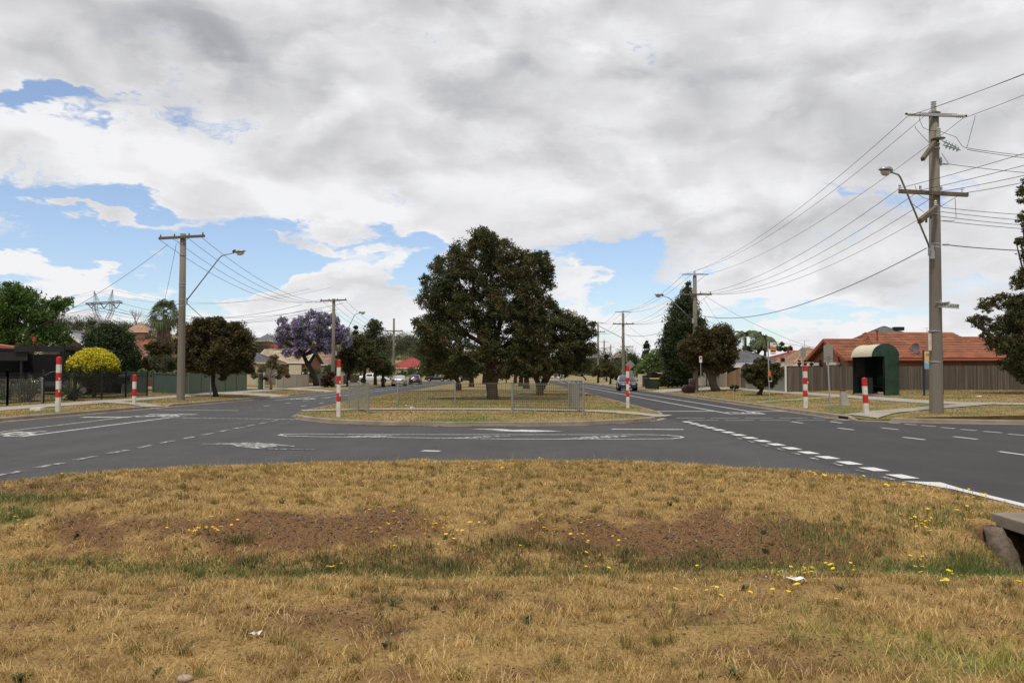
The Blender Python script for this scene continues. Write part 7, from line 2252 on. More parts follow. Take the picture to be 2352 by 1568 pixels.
mb = MB(); mb.box((5.95, 9.16, -.32), (1.25, .10, .62)); mb.box((6.5, 8.2, -.32), (.12, 1.9, .62)); mb.box((5.95, 7.45, -.32), (1.0, .12, .62)); part(mb, 'pit_wall', 'pit_soil', sl)
mb = MB(); rng = random.Random(4)
nv_, nu_ = 14, 18; vs = []
for i in range(nv_ + 1):
    t = i / nv_
    cx_, cy_, cz_ = 5.20 + .06 * t, 9.02 - .36 * t, .0 - .56 * t
    for j in range(nu_):
        a = 2 * PI * j / nu_
        r_ = (.085 + .045 * math.sin(min(1, t * 1.2) * PI)) * rng.uniform(.93, 1.06)
        vs.append((cx_ + r_ * math.cos(a), cy_ + r_ * math.sin(a) * 1.1, cz_ + rng.uniform(-.01, .01)))
mb.faces(vs, [(i * nu_ + j, i * nu_ + (j + 1) % nu_, (i + 1) * nu_ + (j + 1) % nu_, (i + 1) * nu_ + j) for i in range(nv_) for j in range(nu_)] + [tuple(range(nu_))[::-1]])
part(mb, 'rough_abutment', 'rubble', sl, smooth=True)

def scrap(label, xv, yv, w, h, matn, hf, seed, name='paper_scrap', z=.1, cat='litter'):
    g = G(xv, yv, z)
    for _ in range(6): g = G(xv, yv, float(hf(g.x, g.y)) + .03)
    rng = random.Random(seed); mb = MB(); n = 5
    vs = [((i / (n - 1) - .5) * w + rng.uniform(-.1, .1) * w, (j / 2 - .5) * w * .7, h * (.3 + .7 * rng.random())) for j in range(3) for i in range(n)]
    mb.faces(vs, [(j * n + i, j * n + i + 1, (j + 1) * n + i + 1, (j + 1) * n + i) for j in range(2) for i in range(n - 1)])
    o = mb.build(name, matn); o.location = (g.x, g.y, float(hf(g.x, g.y)) + .01)
    tag(o, label, cat); return o
scrap('crumpled white wrapper in the green grass at the lower right', 1831, 1331, .13, .05, 'paper', near_h, 1)
o = scrap('crumpled silver wrapper among the yellow flowers left of the drain pit', 2078, 1234, .12, .06, 'paper', near_h, 2)
scrap('cream scrap of paper on the dry grass at the lower left', 587, 1453, .07, .035, 'paper', near_h, 3)
scrap('white scrap of paper behind the rear mesh barrier', 947, 936, .18, .05, 'paper', TM, 4)
scrap('second white scrap of paper lying farther left behind the rear mesh barrier', 929, 932, .22, .08, 'paper', TM, 5)
scrap('white scrap of paper lying on the right road beside the kerb', 1486, 944, .12, .04, 'paper', lambda x, y: .01, 6)
scrap('white plastic scrap on the grass before the paling fence at the right', 2250, 910, .3, .05, 'paper', TR, 7, z=.5)
g = G(425, 1561, 0); mb = MB(); mb.ell((0, 0, 0), (.045, .03, .022), 10, 7, jit=.05); o = mb.build('stone', 'stone', smooth=True); o.location = (g.x, g.y, float(near_h(g.x, g.y)) + .015); tag(o, 'small tan stone at the bottom edge left of the middle', 'stone')
g = G(86, 944, .15); mb = MB(); mb.box((0, 0, .05), (.42, .34, .12)); mb.box((0, 0, .115), (.36, .28, .02)); o = mb.build('pit_cover', 'white_paint'); o.location = (g.x, g.y, float(TL(g.x, g.y)) - .01); tag(o, 'small white service pit cover in the grass left of the tall banded post', 'pit cover')
# orange patch where the gutter leaves gather
# ============================================================ grass
def blades(P, h, w, lean, cols, rng, seg2=True):
    n = len(P)
    a = rng.uniform(0, 2 * PI, n)
    d = np.stack([np.cos(a), np.sin(a), np.zeros(n)], -1)
    b = rng.uniform(0, 2 * PI, n)
    s_ = np.stack([np.cos(b), np.sin(b), np.zeros(n)], -1) * (w / 2)[:, None]
    up = np.array([0, 0, 1.0])
    L_ = h
    m = P + (d * np.sin(lean * .5)[:, None] + up * np.cos(lean * .5)[:, None]) * (L_ * .55)[:, None]
    t = m + (d * np.sin(lean)[:, None] + up * np.cos(lean)[:, None] * .8) * (L_ * .45)[:, None]
    V = np.stack([P - s_, P + s_, m + s_ * .7, m - s_ * .7, t, t], 1)
    V = V[:, :5].reshape(-1, 3)
    idx = np.arange(n)[:, None] * 5
    F4 = idx + np.array([0, 1, 2, 3])
    F3 = idx + np.array([3, 2, 4])
    # as quads only: the tip triangle becomes a degenerate-free separate mesh entry via loops
    return V, F4, F3, np.repeat(cols, 5, 0)
def grass_mesh(name, V, F4, F3, C, label=None):
    me = bpy.data.meshes.new(name)
    nv = len(V); n4 = len(F4); n3 = len(F3)
    me.vertices.add(nv); me.vertices.foreach_set('co', V.astype(np.float32).ravel())
    me.loops.add(n4 * 4 + n3 * 3)
    me.loops.foreach_set('vertex_index', np.concatenate([F4.ravel(), F3.ravel()]).astype(np.int32))
    me.polygons.add(n4 + n3)
    me.polygons.foreach_set('loop_start', np.concatenate([np.arange(0, n4 * 4, 4), n4 * 4 + np.arange(0, n3 * 3, 3)]).astype(np.int32))
    me.materials.append(LEAF)
    ca = me.color_attributes.new('Col', 'FLOAT_COLOR', 'POINT')
    c4 = np.ones((nv, 4), dtype=np.float32); c4[:, :3] = C; ca.data.foreach_set('color', c4.ravel())
    me.update(); me.validate()
    o = bpy.data.objects.new(name, me); COL.objects.link(o)
    tag(o, label, 'grass', kind='stuff')
    return o
rng = np.random.default_rng(99)
STRAW = np.array([(.46, .305, .105), (.36, .225, .072), (.58, .42, .18), (.24, .145, .048), (.41, .29, .105), (.32, .24, .088)])
GREEN = np.array([(.12, .165, .045), (.17, .21, .06), (.24, .25, .08), (.10, .13, .04)])
def near_grass(n, hmin, hmax, lean0, lean1, wk, tuft=False, seed=0, flat=False):
    rng = np.random.default_rng(seed)
    y = rng.uniform(3.2 ** 1.35, 15.2 ** 1.35, n) ** (1 / 1.35)
    x = rng.uniform(-1, 1, n) * np.minimum(.66 * y + 2.6, 8)
    k = (x > nm_l + .16) & (x < nm_r - .12) & (y < nm_end(x) - .06)
    x, y = x[k], y[k]
    if tuft:
        # blades gather round tuft centres
        nc = len(x) // 70
        ci = rng.integers(0, nc, len(x))
        r_ = np.abs(rng.normal(size=len(x))) * .042
        a = rng.uniform(0, 2 * PI, len(x))
        x = x[ci] + r_ * np.cos(a); y = y[ci] + r_ * np.sin(a)
        sz = rng.uniform(.5, 1.35, nc)[ci]
        cgr = (rng.random(nc) < .6)[ci]
    else:
        sz = np.ones(len(x)); cgr = np.zeros(len(x), bool)
    bare, g = near_patch(x, y)
    bare = np.where((x > 4.97) & (y > 7.9) & (y < 9.25), 9, bare)
    keep = (bare < 5) & (rng.random(len(x)) > np.clip(bare * .95 + 1.6 * np.clip(fbm(x + 20, y + 3, 6.0, 3) - .52, 0, 1), 0, .72 if flat else .93))
    if tuft: keep &= rng.random(len(x)) > .25
    x, y, g, sz, cgr, bare = x[keep], y[keep], g[keep], sz[keep], cgr[keep], bare[keep]
    n = len(x)
    z = near_h(x, y) - .004
    isg = rng.random(n) < np.clip(g * 1.0, 0, .85)
    C = STRAW[rng.integers(0, len(STRAW), n)] * rng.uniform(.7, 1.2, n)[:, None]
    big = fbm(x, y, .55, 3)[:, None]
    C = C * (.66 + .68 * big) * (.72 + .5 * fbm(x + 5, y, 3.3, 3))[:, None]
    Gc = GREEN[rng.integers(0, len(GREEN), n)] * rng.uniform(.75, 1.25, n)[:, None]
    yel = sm(6.2, 4.6, y)[:, None]
    Gc = Gc * (1 + yel * np.array([1.2, .75, .3]))
    C = np.where(isg[:, None], Gc, C)
    C = np.where((cgr & ~isg)[:, None], C * np.array([.60, .74, .60]), C)
    h = rng.uniform(hmin, hmax, n) * sz * np.where(isg, 1.3, 1.0) * (1 + .5 * np.clip(g, 0, 1))
    h = h * (.35 + .65 * sm(.05, .5, nm_end(x) - y))
    w = (.0022 + .00042 * y) * wk * rng.uniform(.7, 1.3, n)
    lean = rng.uniform(lean0, lean1, n)
    if flat: z = z + rng.uniform(.002, .02, n)
    return blades(np.stack([x, y, z], -1), h, w, lean, C, rng)
parts_ = [near_grass(165000, .01, .035, .4, 1.45, 1.1, seed=1), near_grass(150000, .04, .12, 1.3, 1.62, .75, seed=2, flat=True), near_grass(200000, .03, .085, .1, 1.0, .95, True, seed=3)]
# taller green growth in the swale by the pit
def patch_grass(n, cx, cy, rx, ry, h0, h1, pal, seed):
    rng = np.random.default_rng(seed)
    x = cx + rng.normal(size=n) * rx; y = cy + rng.normal(size=n) * ry
    k = (x < nm_r - .1) & (x > nm_l + .1) & (y < nm_end(x) - .05) & ~((x > 5.0) & (y < 9.3) & (y > 7.95))
    x, y = x[k], y[k]; n = len(x)
    C = pal[rng.integers(0, len(pal), n)] * rng.uniform(.7, 1.25, n)[:, None]
    return blades(np.stack([x, y, near_h(x, y) - .005], -1), rng.uniform(h0, h1, n), (.0022 + .00042 * y) * rng.uniform(.9, 1.6, n), rng.uniform(.1, 1.0, n), C, rng)
for (xv, yv, rx, ry, n, h0, h1) in ((2100, 1295, .8, .20, 3000, .04, .12), (2300, 1315, .45, .2, 3400, .05, .15), (1800, 1320, .6, .16, 1400, .03, .08), (2240, 1280, .16, .2, 1500, .08, .20), (1900, 1250, .4, .25, 1200, .05, .12), (400, 1280, .5, .09, 1500, .03, .08), (180, 1272, .35, .08, 800, .03, .07),
                                       (40, 1196, .3, .14, 1500, .04, .1), (700, 1290, .6, .12, 900, .03, .09), (900, 1290, .9, .14, 1500, .03, .1), (1250, 1285, .7, .14, 1400, .03, .1), (150, 1090, .8, .2, 2200, .04, .10), (2170, 1230, .4, .25, 900, .05, .13), (1550, 1310, .8, .15, 1500, .03, .09)):
    p = G(xv, yv, -.15)
    parts_.append(patch_grass(n, p.x, p.y, rx, ry, h0, h1, GREEN, int(xv)))
# tall thin seed stems along the far edge
def stems(n, seed):
    rng = np.random.default_rng(seed)
    x = rng.uniform(-7.4, 5.9, n); y = nm_end(x) - rng.uniform(.05, .5, n)
    C = np.array([(.20, .19, .08), (.42, .32, .16)])[rng.integers(0, 2, n)] * rng.uniform(.7, 1.2, n)[:, None]
    return blades(np.stack([x, y, near_h(x, y)], -1), rng.uniform(.08, .30, n) * rng.uniform(.4, 1, n), np.full(n, .007), rng.uniform(.05, .6, n), C, rng)
parts_.append(stems(700, 5))
# broad leaved weeds: flat rosettes pressed to the ground
def rosettes(n, seed):
    rng = np.random.default_rng(seed)
    y = rng.uniform(3.6, 14, n); x = rng.uniform(-1, 1, n) * np.minimum(.62 * y, 7)
    yc_ = rng.random(n) < .45
    y = np.where(yc_, 8.05 + rng.normal(size=n) * .5, y)
    k = (x > nm_l + .3) & (x < nm_r - .9) & (y < nm_end(x) - .2); x, y = x[k], y[k]; n = len(x)
    m = 14; X_1 = np.repeat(x, m) + rng.normal(size=n * m) * .012; Y_1 = np.repeat(y, m) + rng.normal(size=n * m) * .012
    sz_ = np.repeat(rng.uniform(.5, 1.4, n), m)
    C = np.array([(.07, .10, .035), (.10, .12, .05), (.05, .075, .03)])[rng.integers(0, 3, n * m)] * rng.uniform(.8, 1.2, n * m)[:, None]
    return blades(np.stack([X_1, Y_1, near_h(X_1, Y_1) + .004], -1), rng.uniform(.04, .08, n * m) * sz_, np.full(n * m, .016) * sz_, rng.uniform(1.0, 1.5, n * m), C, rng)
parts_.append(rosettes(80, 8))
rw = random.Random(31)
OLIVE = np.array([(.13, .13, .045), (.18, .16, .06), (.10, .11, .04), (.26, .19, .08), (.32, .23, .10)])
for i in range(34):
    xv = rw.uniform(540, 1640); p = G(xv, rw.uniform(1262, 1300), -.2)
    parts_.append(patch_grass(rw.randint(160, 420), p.x, p.y, rw.uniform(.06, .22), rw.uniform(.04, .10), .03, .11, OLIVE, 900 + i))
for i in range(26):
    xv = rw.uniform(1640, 2280); p = G(xv, rw.uniform(1285, 1345), -.2)
    parts_.append(patch_grass(rw.randint(250, 600), p.x, p.y, rw.uniform(.12, .3), rw.uniform(.06, .14), .03, .10, GREEN, 960 + i))
# matted straw clumps bent over by the mower
def mats(n, seed):
    rng = np.random.default_rng(seed)
    y = rng.uniform(3.4, 14.5, n); x = rng.uniform(-1, 1, n) * np.minimum(.64 * y, 7.4)
    k = (x > nm_l + .2) & (x < nm_r - .3) & (y < nm_end(x) - .1); x, y = x[k], y[k]; n = len(x)
    m = 60; r_ = np.repeat(rng.uniform(.03, .10, n), m)
    X_1 = np.repeat(x, m) + rng.normal(size=n * m) * r_; Y_1 = np.repeat(y, m) + rng.normal(size=n * m) * r_ * .7
    k = (near_patch(X_1, Y_1)[0] < .45) & (X_1 > nm_l + .1) & (X_1 < nm_r - .1) & (Y_1 < nm_end(X_1) - .03) & ~((X_1 > 4.97) & (Y_1 > 7.9) & (Y_1 < 9.25))
    tone = np.repeat(rng.uniform(.6, 1.35, n), m)[k]; X_1, Y_1 = X_1[k], Y_1[k]; q = len(X_1)
    C = np.array([(.49, .335, .13), (.38, .24, .08), (.58, .43, .20)])[rng.integers(0, 3, q)] * tone[:, None]
    return blades(np.stack([X_1, Y_1, near_h(X_1, Y_1) + .002], -1), rng.uniform(.04, .11, q), (.0022 + .0004 * Y_1), rng.uniform(.7, 1.5, q), C, rng)
parts_.append(mats(1500, 9))
off = 0; Vs, F4s, F3s, Cs = [], [], [], []
for V, F4, F3, C in parts_:
    Vs.append(V); F4s.append(F4 + off); F3s.append(F3 + off); Cs.append(C); off += len(V)
grass_mesh('dry_grass', np.concatenate(Vs), np.concatenate(F4s), np.concatenate(F3s), np.concatenate(Cs), 'dry straw coloured grass with green patches covering the near verge')

def verge_grass(n, xa, xb, ya, yb, hf, inside, seed, label, h0=.02, h1=.07, dens=None):
    rng = np.random.default_rng(seed)
    y = ya + (yb - ya) * rng.random(n) ** 1.25
    x = rng.uniform(0, 1, n) * (xb - xa) + xa
    k = inside(x, y); x, y = x[k], y[k]
    nn = fbm(x, y, .9, 4); k = rng.random(len(x)) > np.clip((nn - .45) * 2.2, 0, .8); x, y = x[k], y[k]; n = len(x)
    g = sm(.44, .62, fbm(x + 70, y, .33, 4))
    isg = rng.random(n) < g * .65
    C = STRAW[rng.integers(0, len(STRAW), n)] * rng.uniform(.62, 1.1, n)[:, None]
    C = C * .9
    C = np.where(isg[:, None], GREEN[rng.integers(0, len(GREEN), n)] * 1.1, C)
    w = (.005 + .0005 * y) * rng.uniform(.7, 1.4, n)
    V, F4, F3, CC = blades(np.stack([x, y, hf(x, y) - .003], -1), rng.uniform(h0, h1, n), w, rng.uniform(.2, 1.3, n), C, rng)
    grass_mesh('dry_grass', V, F4, F3, CC, label)
def in_med(x, y):
    u = (x - med_l(y)) / (med_r(y) - med_l(y))
    onpath = (np.abs(y - np.interp(x, [-8.5, -6, -1, 3.2, 5.7], [33.5, 34.4, 34.0, 33.0, 30.9])) < .68)
    return (u > .02) & (u < .98) & (y > med_front(np.clip(u, 0, 1)) + .17) & ~onpath
verge_grass(80000, -9.3, 6.1, 25.9, 75, TM, in_med, 21, 'dry grass on the central median between the carriageways')
def in_left(x, y):
    e_ = left_edge(y) - x
    pth = (np.abs(x + 20.6) < .72)
    rmp = np.zeros(len(x), bool)
    for a, b, w in RAMPS_L[1:]: rmp |= (y > a) & (y < b)
    rmp |= (np.abs(y - (40.2 + (-17.3 - x) * .39)) < .75) & (x > -20.6)
    return (e_ > .17) & ~pth & ~rmp
verge_grass(60000, -27, -16.4, 27, 80, TL, in_left, 22, 'dry grass on the left verge along the footpath')
def in_right(x, y):
    e_ = x - right_edge(np.maximum(y, 29.3))
    fp = (np.abs(x - np.interp(y, [36, 40, 45, 150], [18.9, 18.8, 19, 19])) < .78) & (y > 36)
    fp |= (np.abs(y - np.interp(x, [18.9, 20.5, 24, 40], [36, 33.5, 32, 30])) < .85) & (x > 18.5)
    fp |= (np.abs(y - np.interp(x, [12.6, 14.3, 15.6, 19.5], [30, 31.4, 32.2, 34.4])) < .7) & (x < 19.5)
    fp |= (x > 20.1) & (x < 21.8) & (y > 46.2) & (y < 49.1)
    rmp = np.zeros(len(x), bool)
    for a, b, w in RAMPS_R: rmp |= (y > a) & (y < b) & (x < 23.5)
    return (((e_ > .17) & (y >= 29.3)) | ((y < 29.5) & (y > cr_front(x) + .17) & (x > 12.9))) & ~fp & ~rmp
verge_grass(80000, 12.2, 36, 24.5, 70, TR, in_right, 23, 'dry grass on the right verge around the bus shelter')

# gravel and clods on the bare soil, leaf litter along the kerbs
def chips(name, label, x, y, z, sz, C, seed):
    rng = np.random.default_rng(seed); n = len(x)
    V = rng.normal(size=(n, 4, 3)); V /= np.linalg.norm(V, axis=2)[:, :, None]
    V = V * sz[:, None, None] * np.array([1, 1, .6]) + np.stack([x, y, z], -1)[:, None, :]
    Fc = (np.arange(n)[:, None, None] * 4 + np.array([[0, 1, 2], [0, 2, 3], [0, 3, 1], [1, 3, 2]])[None]).reshape(-1, 3)
    o = npmesh(name, V.reshape(-1, 3), Fc, 3, LEAF, np.repeat(C, 4, 0))
    tag(o, label, 'gravel', kind='stuff')
rng = np.random.default_rng(41)
n = 110000
y = rng.uniform(3.3 ** 1.2, 12 ** 1.2, n) ** (1 / 1.2); x = rng.uniform(-1, 1, n) * np.minimum(.65 * y + .3, 7.5)
b_, g_ = near_patch(x, y)
k = (rng.random(n) < np.clip(b_, .04, 1)) & (x > nm_l + .15) & (x < nm_r - .15) & (y < nm_end(x) - .1)
x, y, b_ = x[k], y[k], b_[k]; n = len(x)
C = np.array([(.17, .095, .05), (.12, .08, .05), (.22, .14, .08), (.26, .23, .2), (.10, .085, .075)])[rng.integers(0, 5, n)] * rng.uniform(.6, 1.3, n)[:, None]
C = np.where((rng.random(n) < .03)[:, None], .5, C)
chips('gravel', 'loose soil clods and small stones on the bare patches of the near verge', x, y, near_h(x, y) + .002, (.005 + .001 * y) * rng.uniform(.4, 1.7, n), C, 42)
def litter_line(pts, n, seed, label, z=.014):
    rng = np.random.default_rng(seed)
    P_l = [Vector((a, b, 0)) for a, b in pts]; seg_ = rng.integers(0, len(P_l) - 1, n); t = rng.random(n)
    A_ = np.array([tuple(p) for p in P_l]); p = A_[seg_] * (1 - t[:, None]) + A_[seg_ + 1] * t[:, None]
    keep = fbm(p[:, 0], p[:, 1], .8, 3) > .47; p = p[keep]; n = len(p)
    p[:, :2] += rng.normal(size=(n, 2)) * .045
    C = np.array([(.40, .27, .11), (.26, .16, .08), (.5, .38, .2), (.16, .12, .07)])[rng.integers(0, 4, n)]
    chips('leaf_litter', label, p[:, 0], p[:, 1], np.full(n, z), rng.uniform(.008, .026, n), C, seed + 1)
litter_line([(a, b - .10) for a, b in front], 5000, 51, 'dry leaves gathered along the kerb of the median nose')
litter_line([(float(right_edge(y_)) - .12, y_) for y_ in np.arange(30, 75, 1.0)], 2600, 53, 'dry leaves gathered along the right kerb')
litter_line([(float(left_edge(y_)) + .12, y_) for y_ in np.arange(22, 56, 1.0)], 3000, 55, 'dry leaves gathered along the left kerb')

# ------------------------------------------------------------ yellow flowers
fm = MB()
for k in range(11):
    a = 2 * PI * k / 11
    fm.poly([(.004 * math.cos(a), .004 * math.sin(a), .001), (.016 * math.cos(a - .25), .016 * math.sin(a - .25), .004), (.021 * math.cos(a), .021 * math.sin(a), .005), (.016 * math.cos(a + .25), .016 * math.sin(a + .25), .004)])
fm.ell((0, 0, .003), (.009, .009, .005), 8, 4)
mat('petal_yellow', (.80, .55, .01), .6, .1, 20); mat('flower_stem', (.12, .15, .05), .7, .2, 20)
pf = thing('yellow_flower', (0, 0, 0), '', 'flower')
fh = fm.build('flower_head', 'petal_yellow', pf)
sm_ = MB(); sm_.tube([(0, 0, -.12), (.004, 0, -.06), (0, 0, 0)], .0016, 4); sm_.build('stem', 'flower_stem', pf)
clusters = [(60, 1086, 60, 8, 10, .14, 'yellow flower at the left end of the near kerb edge'), (800, 1048, 420, 5, 18, .2, 'yellow flower standing along the near edge of the crossing road'), (1350, 1050, 260, 6, 10, .2, 'yellow flower on the near edge right of the middle'),
            (1920, 1085, 80, 14, 22, .14, 'yellow flower in the cluster by the give way line at the right'), (2080, 1112, 90, 14, 14, .12, 'yellow flower beside the white edge line'),
            (470, 1262, 70, 12, 16, .0, 'yellow flower above the green strip at the left'), (40, 1240, 20, 10, 5, .0, 'yellow flower in the clump at the left frame edge'), (865, 1262, 40, 14, 10, -.05, 'yellow flower below the bare mound in the swale'),
            (1010, 1262, 90, 18, 22, -.05, 'yellow flower in the dense patch at the middle of the swale'), (1340, 1268, 150, 20, 24, -.05, 'yellow flower in the swale right of the middle'), (1690, 1362, 140, 26, 14, .0, 'yellow flower in the dry patch below the swale at the right'),
            (1850, 1312, 150, 16, 22, -.1, 'yellow flower in the green grass at the lower right'), (2110, 1262, 70, 44, 32, -.05, 'yellow flower near the silver wrapper'), (2240, 1225, 40, 20, 14, .05, 'yellow flower beside the concrete slab'), (750, 1292, 40, 8, 5, -.1, 'yellow flower low in the swale left of the middle'),
            (2160, 1322, 120, 10, 7, -.1, 'yellow flower in front of the drain pit'), (1150, 1070, 200, 14, 7, .1, 'yellow flower just inside the near kerb at the middle')]
rf = random.Random(12); first = True
for xv, yv, rx, ry, n, z, lab in clusters:
    for i in range(int(n * 1.35)):
        X2 = xv + rf.gauss(0, .55) * rx; Y2_ = yv + rf.gauss(0, .55) * ry
        g = G(X2, Y2_, z)
        for _ in range(5):
            hz_ = float(near_h(g.x, g.y)) + .07
            g = G(X2, Y2_, hz_)
        if not (nm_l + .15 < g.x < nm_r - .1 and g.y < nm_end(g.x) - .05) or (g.x > 4.95 and 7.8 < g.y < 9.3): continue
        o = pf if first else copy_tree(pf); first = False
        o.location = (g.x, g.y, float(near_h(g.x, g.y)) + rf.uniform(.05, .11))
        s_ = rf.uniform(.65, 1.15) * (1.0 if g.y < 10 else 1.15)
        o.scale = (s_, s_, 1.0 if s_ < 1 else 1.0); o.rotation_euler = (rf.uniform(-.35, .35), rf.uniform(-.35, .35), rf.uniform(0, 6))
        o['label'] = lab; o['group'] = lab.replace('yellow flower', 'yellow flowers')

for i in range(34):
    g = G(rf.uniform(0, 135), rf.uniform(922, 960), .2)
    if left_edge(g.y) - g.x < .3: continue
    o = copy_tree(pf); o.location = (g.x, g.y, float(TL(g.x, g.y)) + rf.uniform(.03, .08)); s_ = rf.uniform(1.1, 1.8); o.scale = (s_, s_, 1)
    o.rotation_euler = (rf.uniform(-.3, .3), rf.uniform(-.3, .3), 0)
    o['label'] = 'yellow flower on the left verge around the tall banded post'; o['group'] = 'yellow flowers on the left verge'

# ------------------------------------------------------------ far mesh fence and small posts at the bend
mb = MB()
for i in range(30): mb.beam((-12 + i * 1.2, 231, .1), (-12 + i * 1.2, 231, 1.1), .06)
for z in (.4, .75, 1.05): mb.beam((-12, 231, z), (23, 231, z), .04)
tag(mb.build('rail_fence', 'galvanised'), 'low rail fence along the far side of the bend', 'fence')

# ============================================================ sky, clouds and sun
world = bpy.data.worlds.new('World'); sc.world = world
world.use_nodes = True
N = world.node_tree.nodes; L = world.node_tree.links
for n_ in list(N): N.remove(n_)
out = N.new('ShaderNodeOutputWorld'); bg = N.new('ShaderNodeBackground')
L.new(bg.outputs[0], out.inputs[0])
SUN_EL, SUN_AZ = 66, 205      # azimuth clockwise from +Y
sky = N.new('ShaderNodeTexSky'); sky.sky_type = 'NISHITA'; sky.sun_disc = False
sky.sun_elevation = R(SUN_EL); sky.sun_rotation = R(SUN_AZ)
sky.air_density = 1.0; sky.dust_density = .6; sky.ozone_density = 1.4
bg.inputs[1].default_value = .1
tc = N.new('ShaderNodeTexCoord')
sep = N.new('ShaderNodeSeparateXYZ'); L.new(tc.outputs['Generated'], sep.inputs[0])
def M(op, a, b=None, c=None):
    n_ = N.new('ShaderNodeMath'); n_.operation = op
    for i, v in enumerate((a, b, c)):
        if v is None: continue
        if isinstance(v, (int, float)): n_.inputs[i].default_value = v
        else: L.new(v, n_.inputs[i])
    return n_.outputs[0]
def MR(v, a, b, c=0.0, d=1.0, smooth=True):
    n_ = N.new('ShaderNodeMapRange')
    if smooth: n_.interpolation_type = 'SMOOTHSTEP'
    for i, q in zip((1, 2, 3, 4), (a, b, c, d)): n_.inputs[i].default_value = q
    L.new(v, n_.inputs[0]); return n_.outputs[0]
def NZ(vec, scale, det, rough=.6, off=(0, 0, 0), dist=0.0):
    mp_ = N.new('ShaderNodeMapping'); mp_.inputs['Location'].default_value = off; L.new(vec, mp_.inputs[0])
    n_ = N.new('ShaderNodeTexNoise'); n_.noise_dimensions = '2D'; n_.inputs['Scale'].default_value = scale; n_.inputs['Detail'].default_value = det; n_.inputs['Roughness'].default_value = rough; n_.inputs['Distortion'].default_value = dist
    L.new(mp_.outputs[0], n_.inputs['Vector']); return n_.outputs[0]
az = M('ARCTAN2', sep.outputs[0], sep.outputs[1])
el = M('ARCSINE', sep.outputs[2])
# the cloud deck as a layer overhead: directions projected on a plane
den = M('ADD', M('MAXIMUM', sep.outputs[2], 0.0), .16)
cv = N.new('ShaderNodeCombineXYZ'); L.new(M('DIVIDE', sep.outputs[0], den), cv.inputs[0]); L.new(M('DIVIDE', sep.outputs[1], den), cv.inputs[1])
P_ = cv.outputs[0]
# a second, less stretched coordinate for puffs near the skyline
cv2 = N.new('ShaderNodeCombineXYZ'); L.new(M('MULTIPLY', az, 1.0), cv2.inputs[0]); L.new(M('MULTIPLY', el, 2.6), cv2.inputs[1]); Q_ = cv2.outputs[0]
warp = NZ(Q_, 5.5, 5, .62)
warp2 = NZ(Q_, 4.5, 5, .62, (7, 3, 1))
azw = M('ADD', az, M('MULTIPLY', M('SUBTRACT', warp, .5), .26))
elw = M('ADD', el, M('MULTIPLY', M('SUBTRACT', warp2, .5), .13))
def blob(xv, yv, rx, ry, amp):
    u0 = math.atan((xv - 1176) / F); v0 = math.atan((858 - yv) / F * math.cos(u0))
    a = M('MULTIPLY', M('SUBTRACT', azw, u0), F / rx); b = M('MULTIPLY', M('SUBTRACT', elw, v0), F / ry)
    d2 = M('ADD', M('MULTIPLY', a, a), M('MULTIPLY', b, b))
    return M('MULTIPLY', M('EXPONENT', M('MULTIPLY', d2, -1.0)), amp)
def total(lst):
    t = None
    for q in lst:
        b = blob(*q); t = b if t is None else M('ADD', t, b)
    return t
holes = total([(60, 240, 170, 34, 1.2), (1000, 560, 70, 30, .7), (1500, 570, 90, 12, .4), (1600, 640, 160, 14, .4), (1980, 745, 120, 14, .4), (130, 475, 200, 34, 1.0), (300, 560, 260, 55, .95), (60, 560, 140, 26, .8), (330, 445, 60, 14, .4), (740, 600, 260, 44, 1.0), (860, 540, 120, 24, .8), (300, 650, 220, 30, .8), (560, 620, 120, 30, .6), (930, 620, 80, 50, .8), (1340, 590, 110, 34, .95), (1350, 655, 90, 26, .8), (1450, 640, 120, 30, .45), (880, 690, 110, 20, .6),
               (1830, 750, 300, 26, .8), (2000, 700, 120, 14, .4), (1480, 690, 150, 22, .55), (570, 690, 170, 20, .6), (60, 660, 140, 16, .5), (700, 650, 200, 16, .5), (1700, 700, 140, 14, .35)])
puffs = total([(870, 612, 60, 24, .9), (640, 558, 110, 13, .7), (300, 625, 110, 13, .8), (90, 600, 110, 22, .9), (660, 685, 110, 18, .7), (1330, 625, 60, 12, .7), (380, 600, 70, 10, .4), (250, 500, 150, 13, .9), (480, 470, 120, 20, .6), (760, 575, 70, 16, .6), (560, 600, 60, 16, .6), (860, 660, 90, 14, .6), (160, 640, 80, 10, .5), (720, 530, 90, 12, .5)])
# cloud texture in a moderately flattened direction space, with lit tops from the slope of the density
cv3 = N.new('ShaderNodeCombineXYZ'); L.new(azw, cv3.inputs[0]); L.new(M('MULTIPLY', elw, 1.9), cv3.inputs[1]); W_ = cv3.outputs[0]
sw1 = NZ(Q_, 3.0, 2, .4, (1, 4, 0)); sw2 = NZ(Q_, 3.4, 2, .4, (6, 2, 0))
cv4 = N.new('ShaderNodeCombineXYZ'); L.new(M('ADD', az, M('MULTIPLY', M('SUBTRACT', sw1, .5), .10)), cv4.inputs[0]); L.new(M('MULTIPLY', M('ADD', el, M('MULTIPLY', M('SUBTRACT', sw2, .5), .06)), 1.5), cv4.inputs[1]); S_ = cv4.outputs[0]
n1 = NZ(S_, 4.2, 3, .46, (3.1, 1.7, 0), .0)
n2 = NZ(S_, 11.0, 4, .5, (1.3, 8.1, 0), .0)
n3 = NZ(W_, 9, 5, .6, (4, 8, 0))
cov = M('ADD', M('SUBTRACT', M('ADD', M('ADD', M('MULTIPLY', M('SUBTRACT', n1, .5), .9), M('MULTIPLY', M('SUBTRACT', n3, .5), 2.0)), MR(el, .16, .26, .50, .66)), holes), puffs)
cover = MR(cov, -.10, .34)
cover = M('MAXIMUM', cover, MR(el, .045, .0, 0, .75))
big = NZ(S_, 1.5, 3, .45, (5, 2, 0), .0)
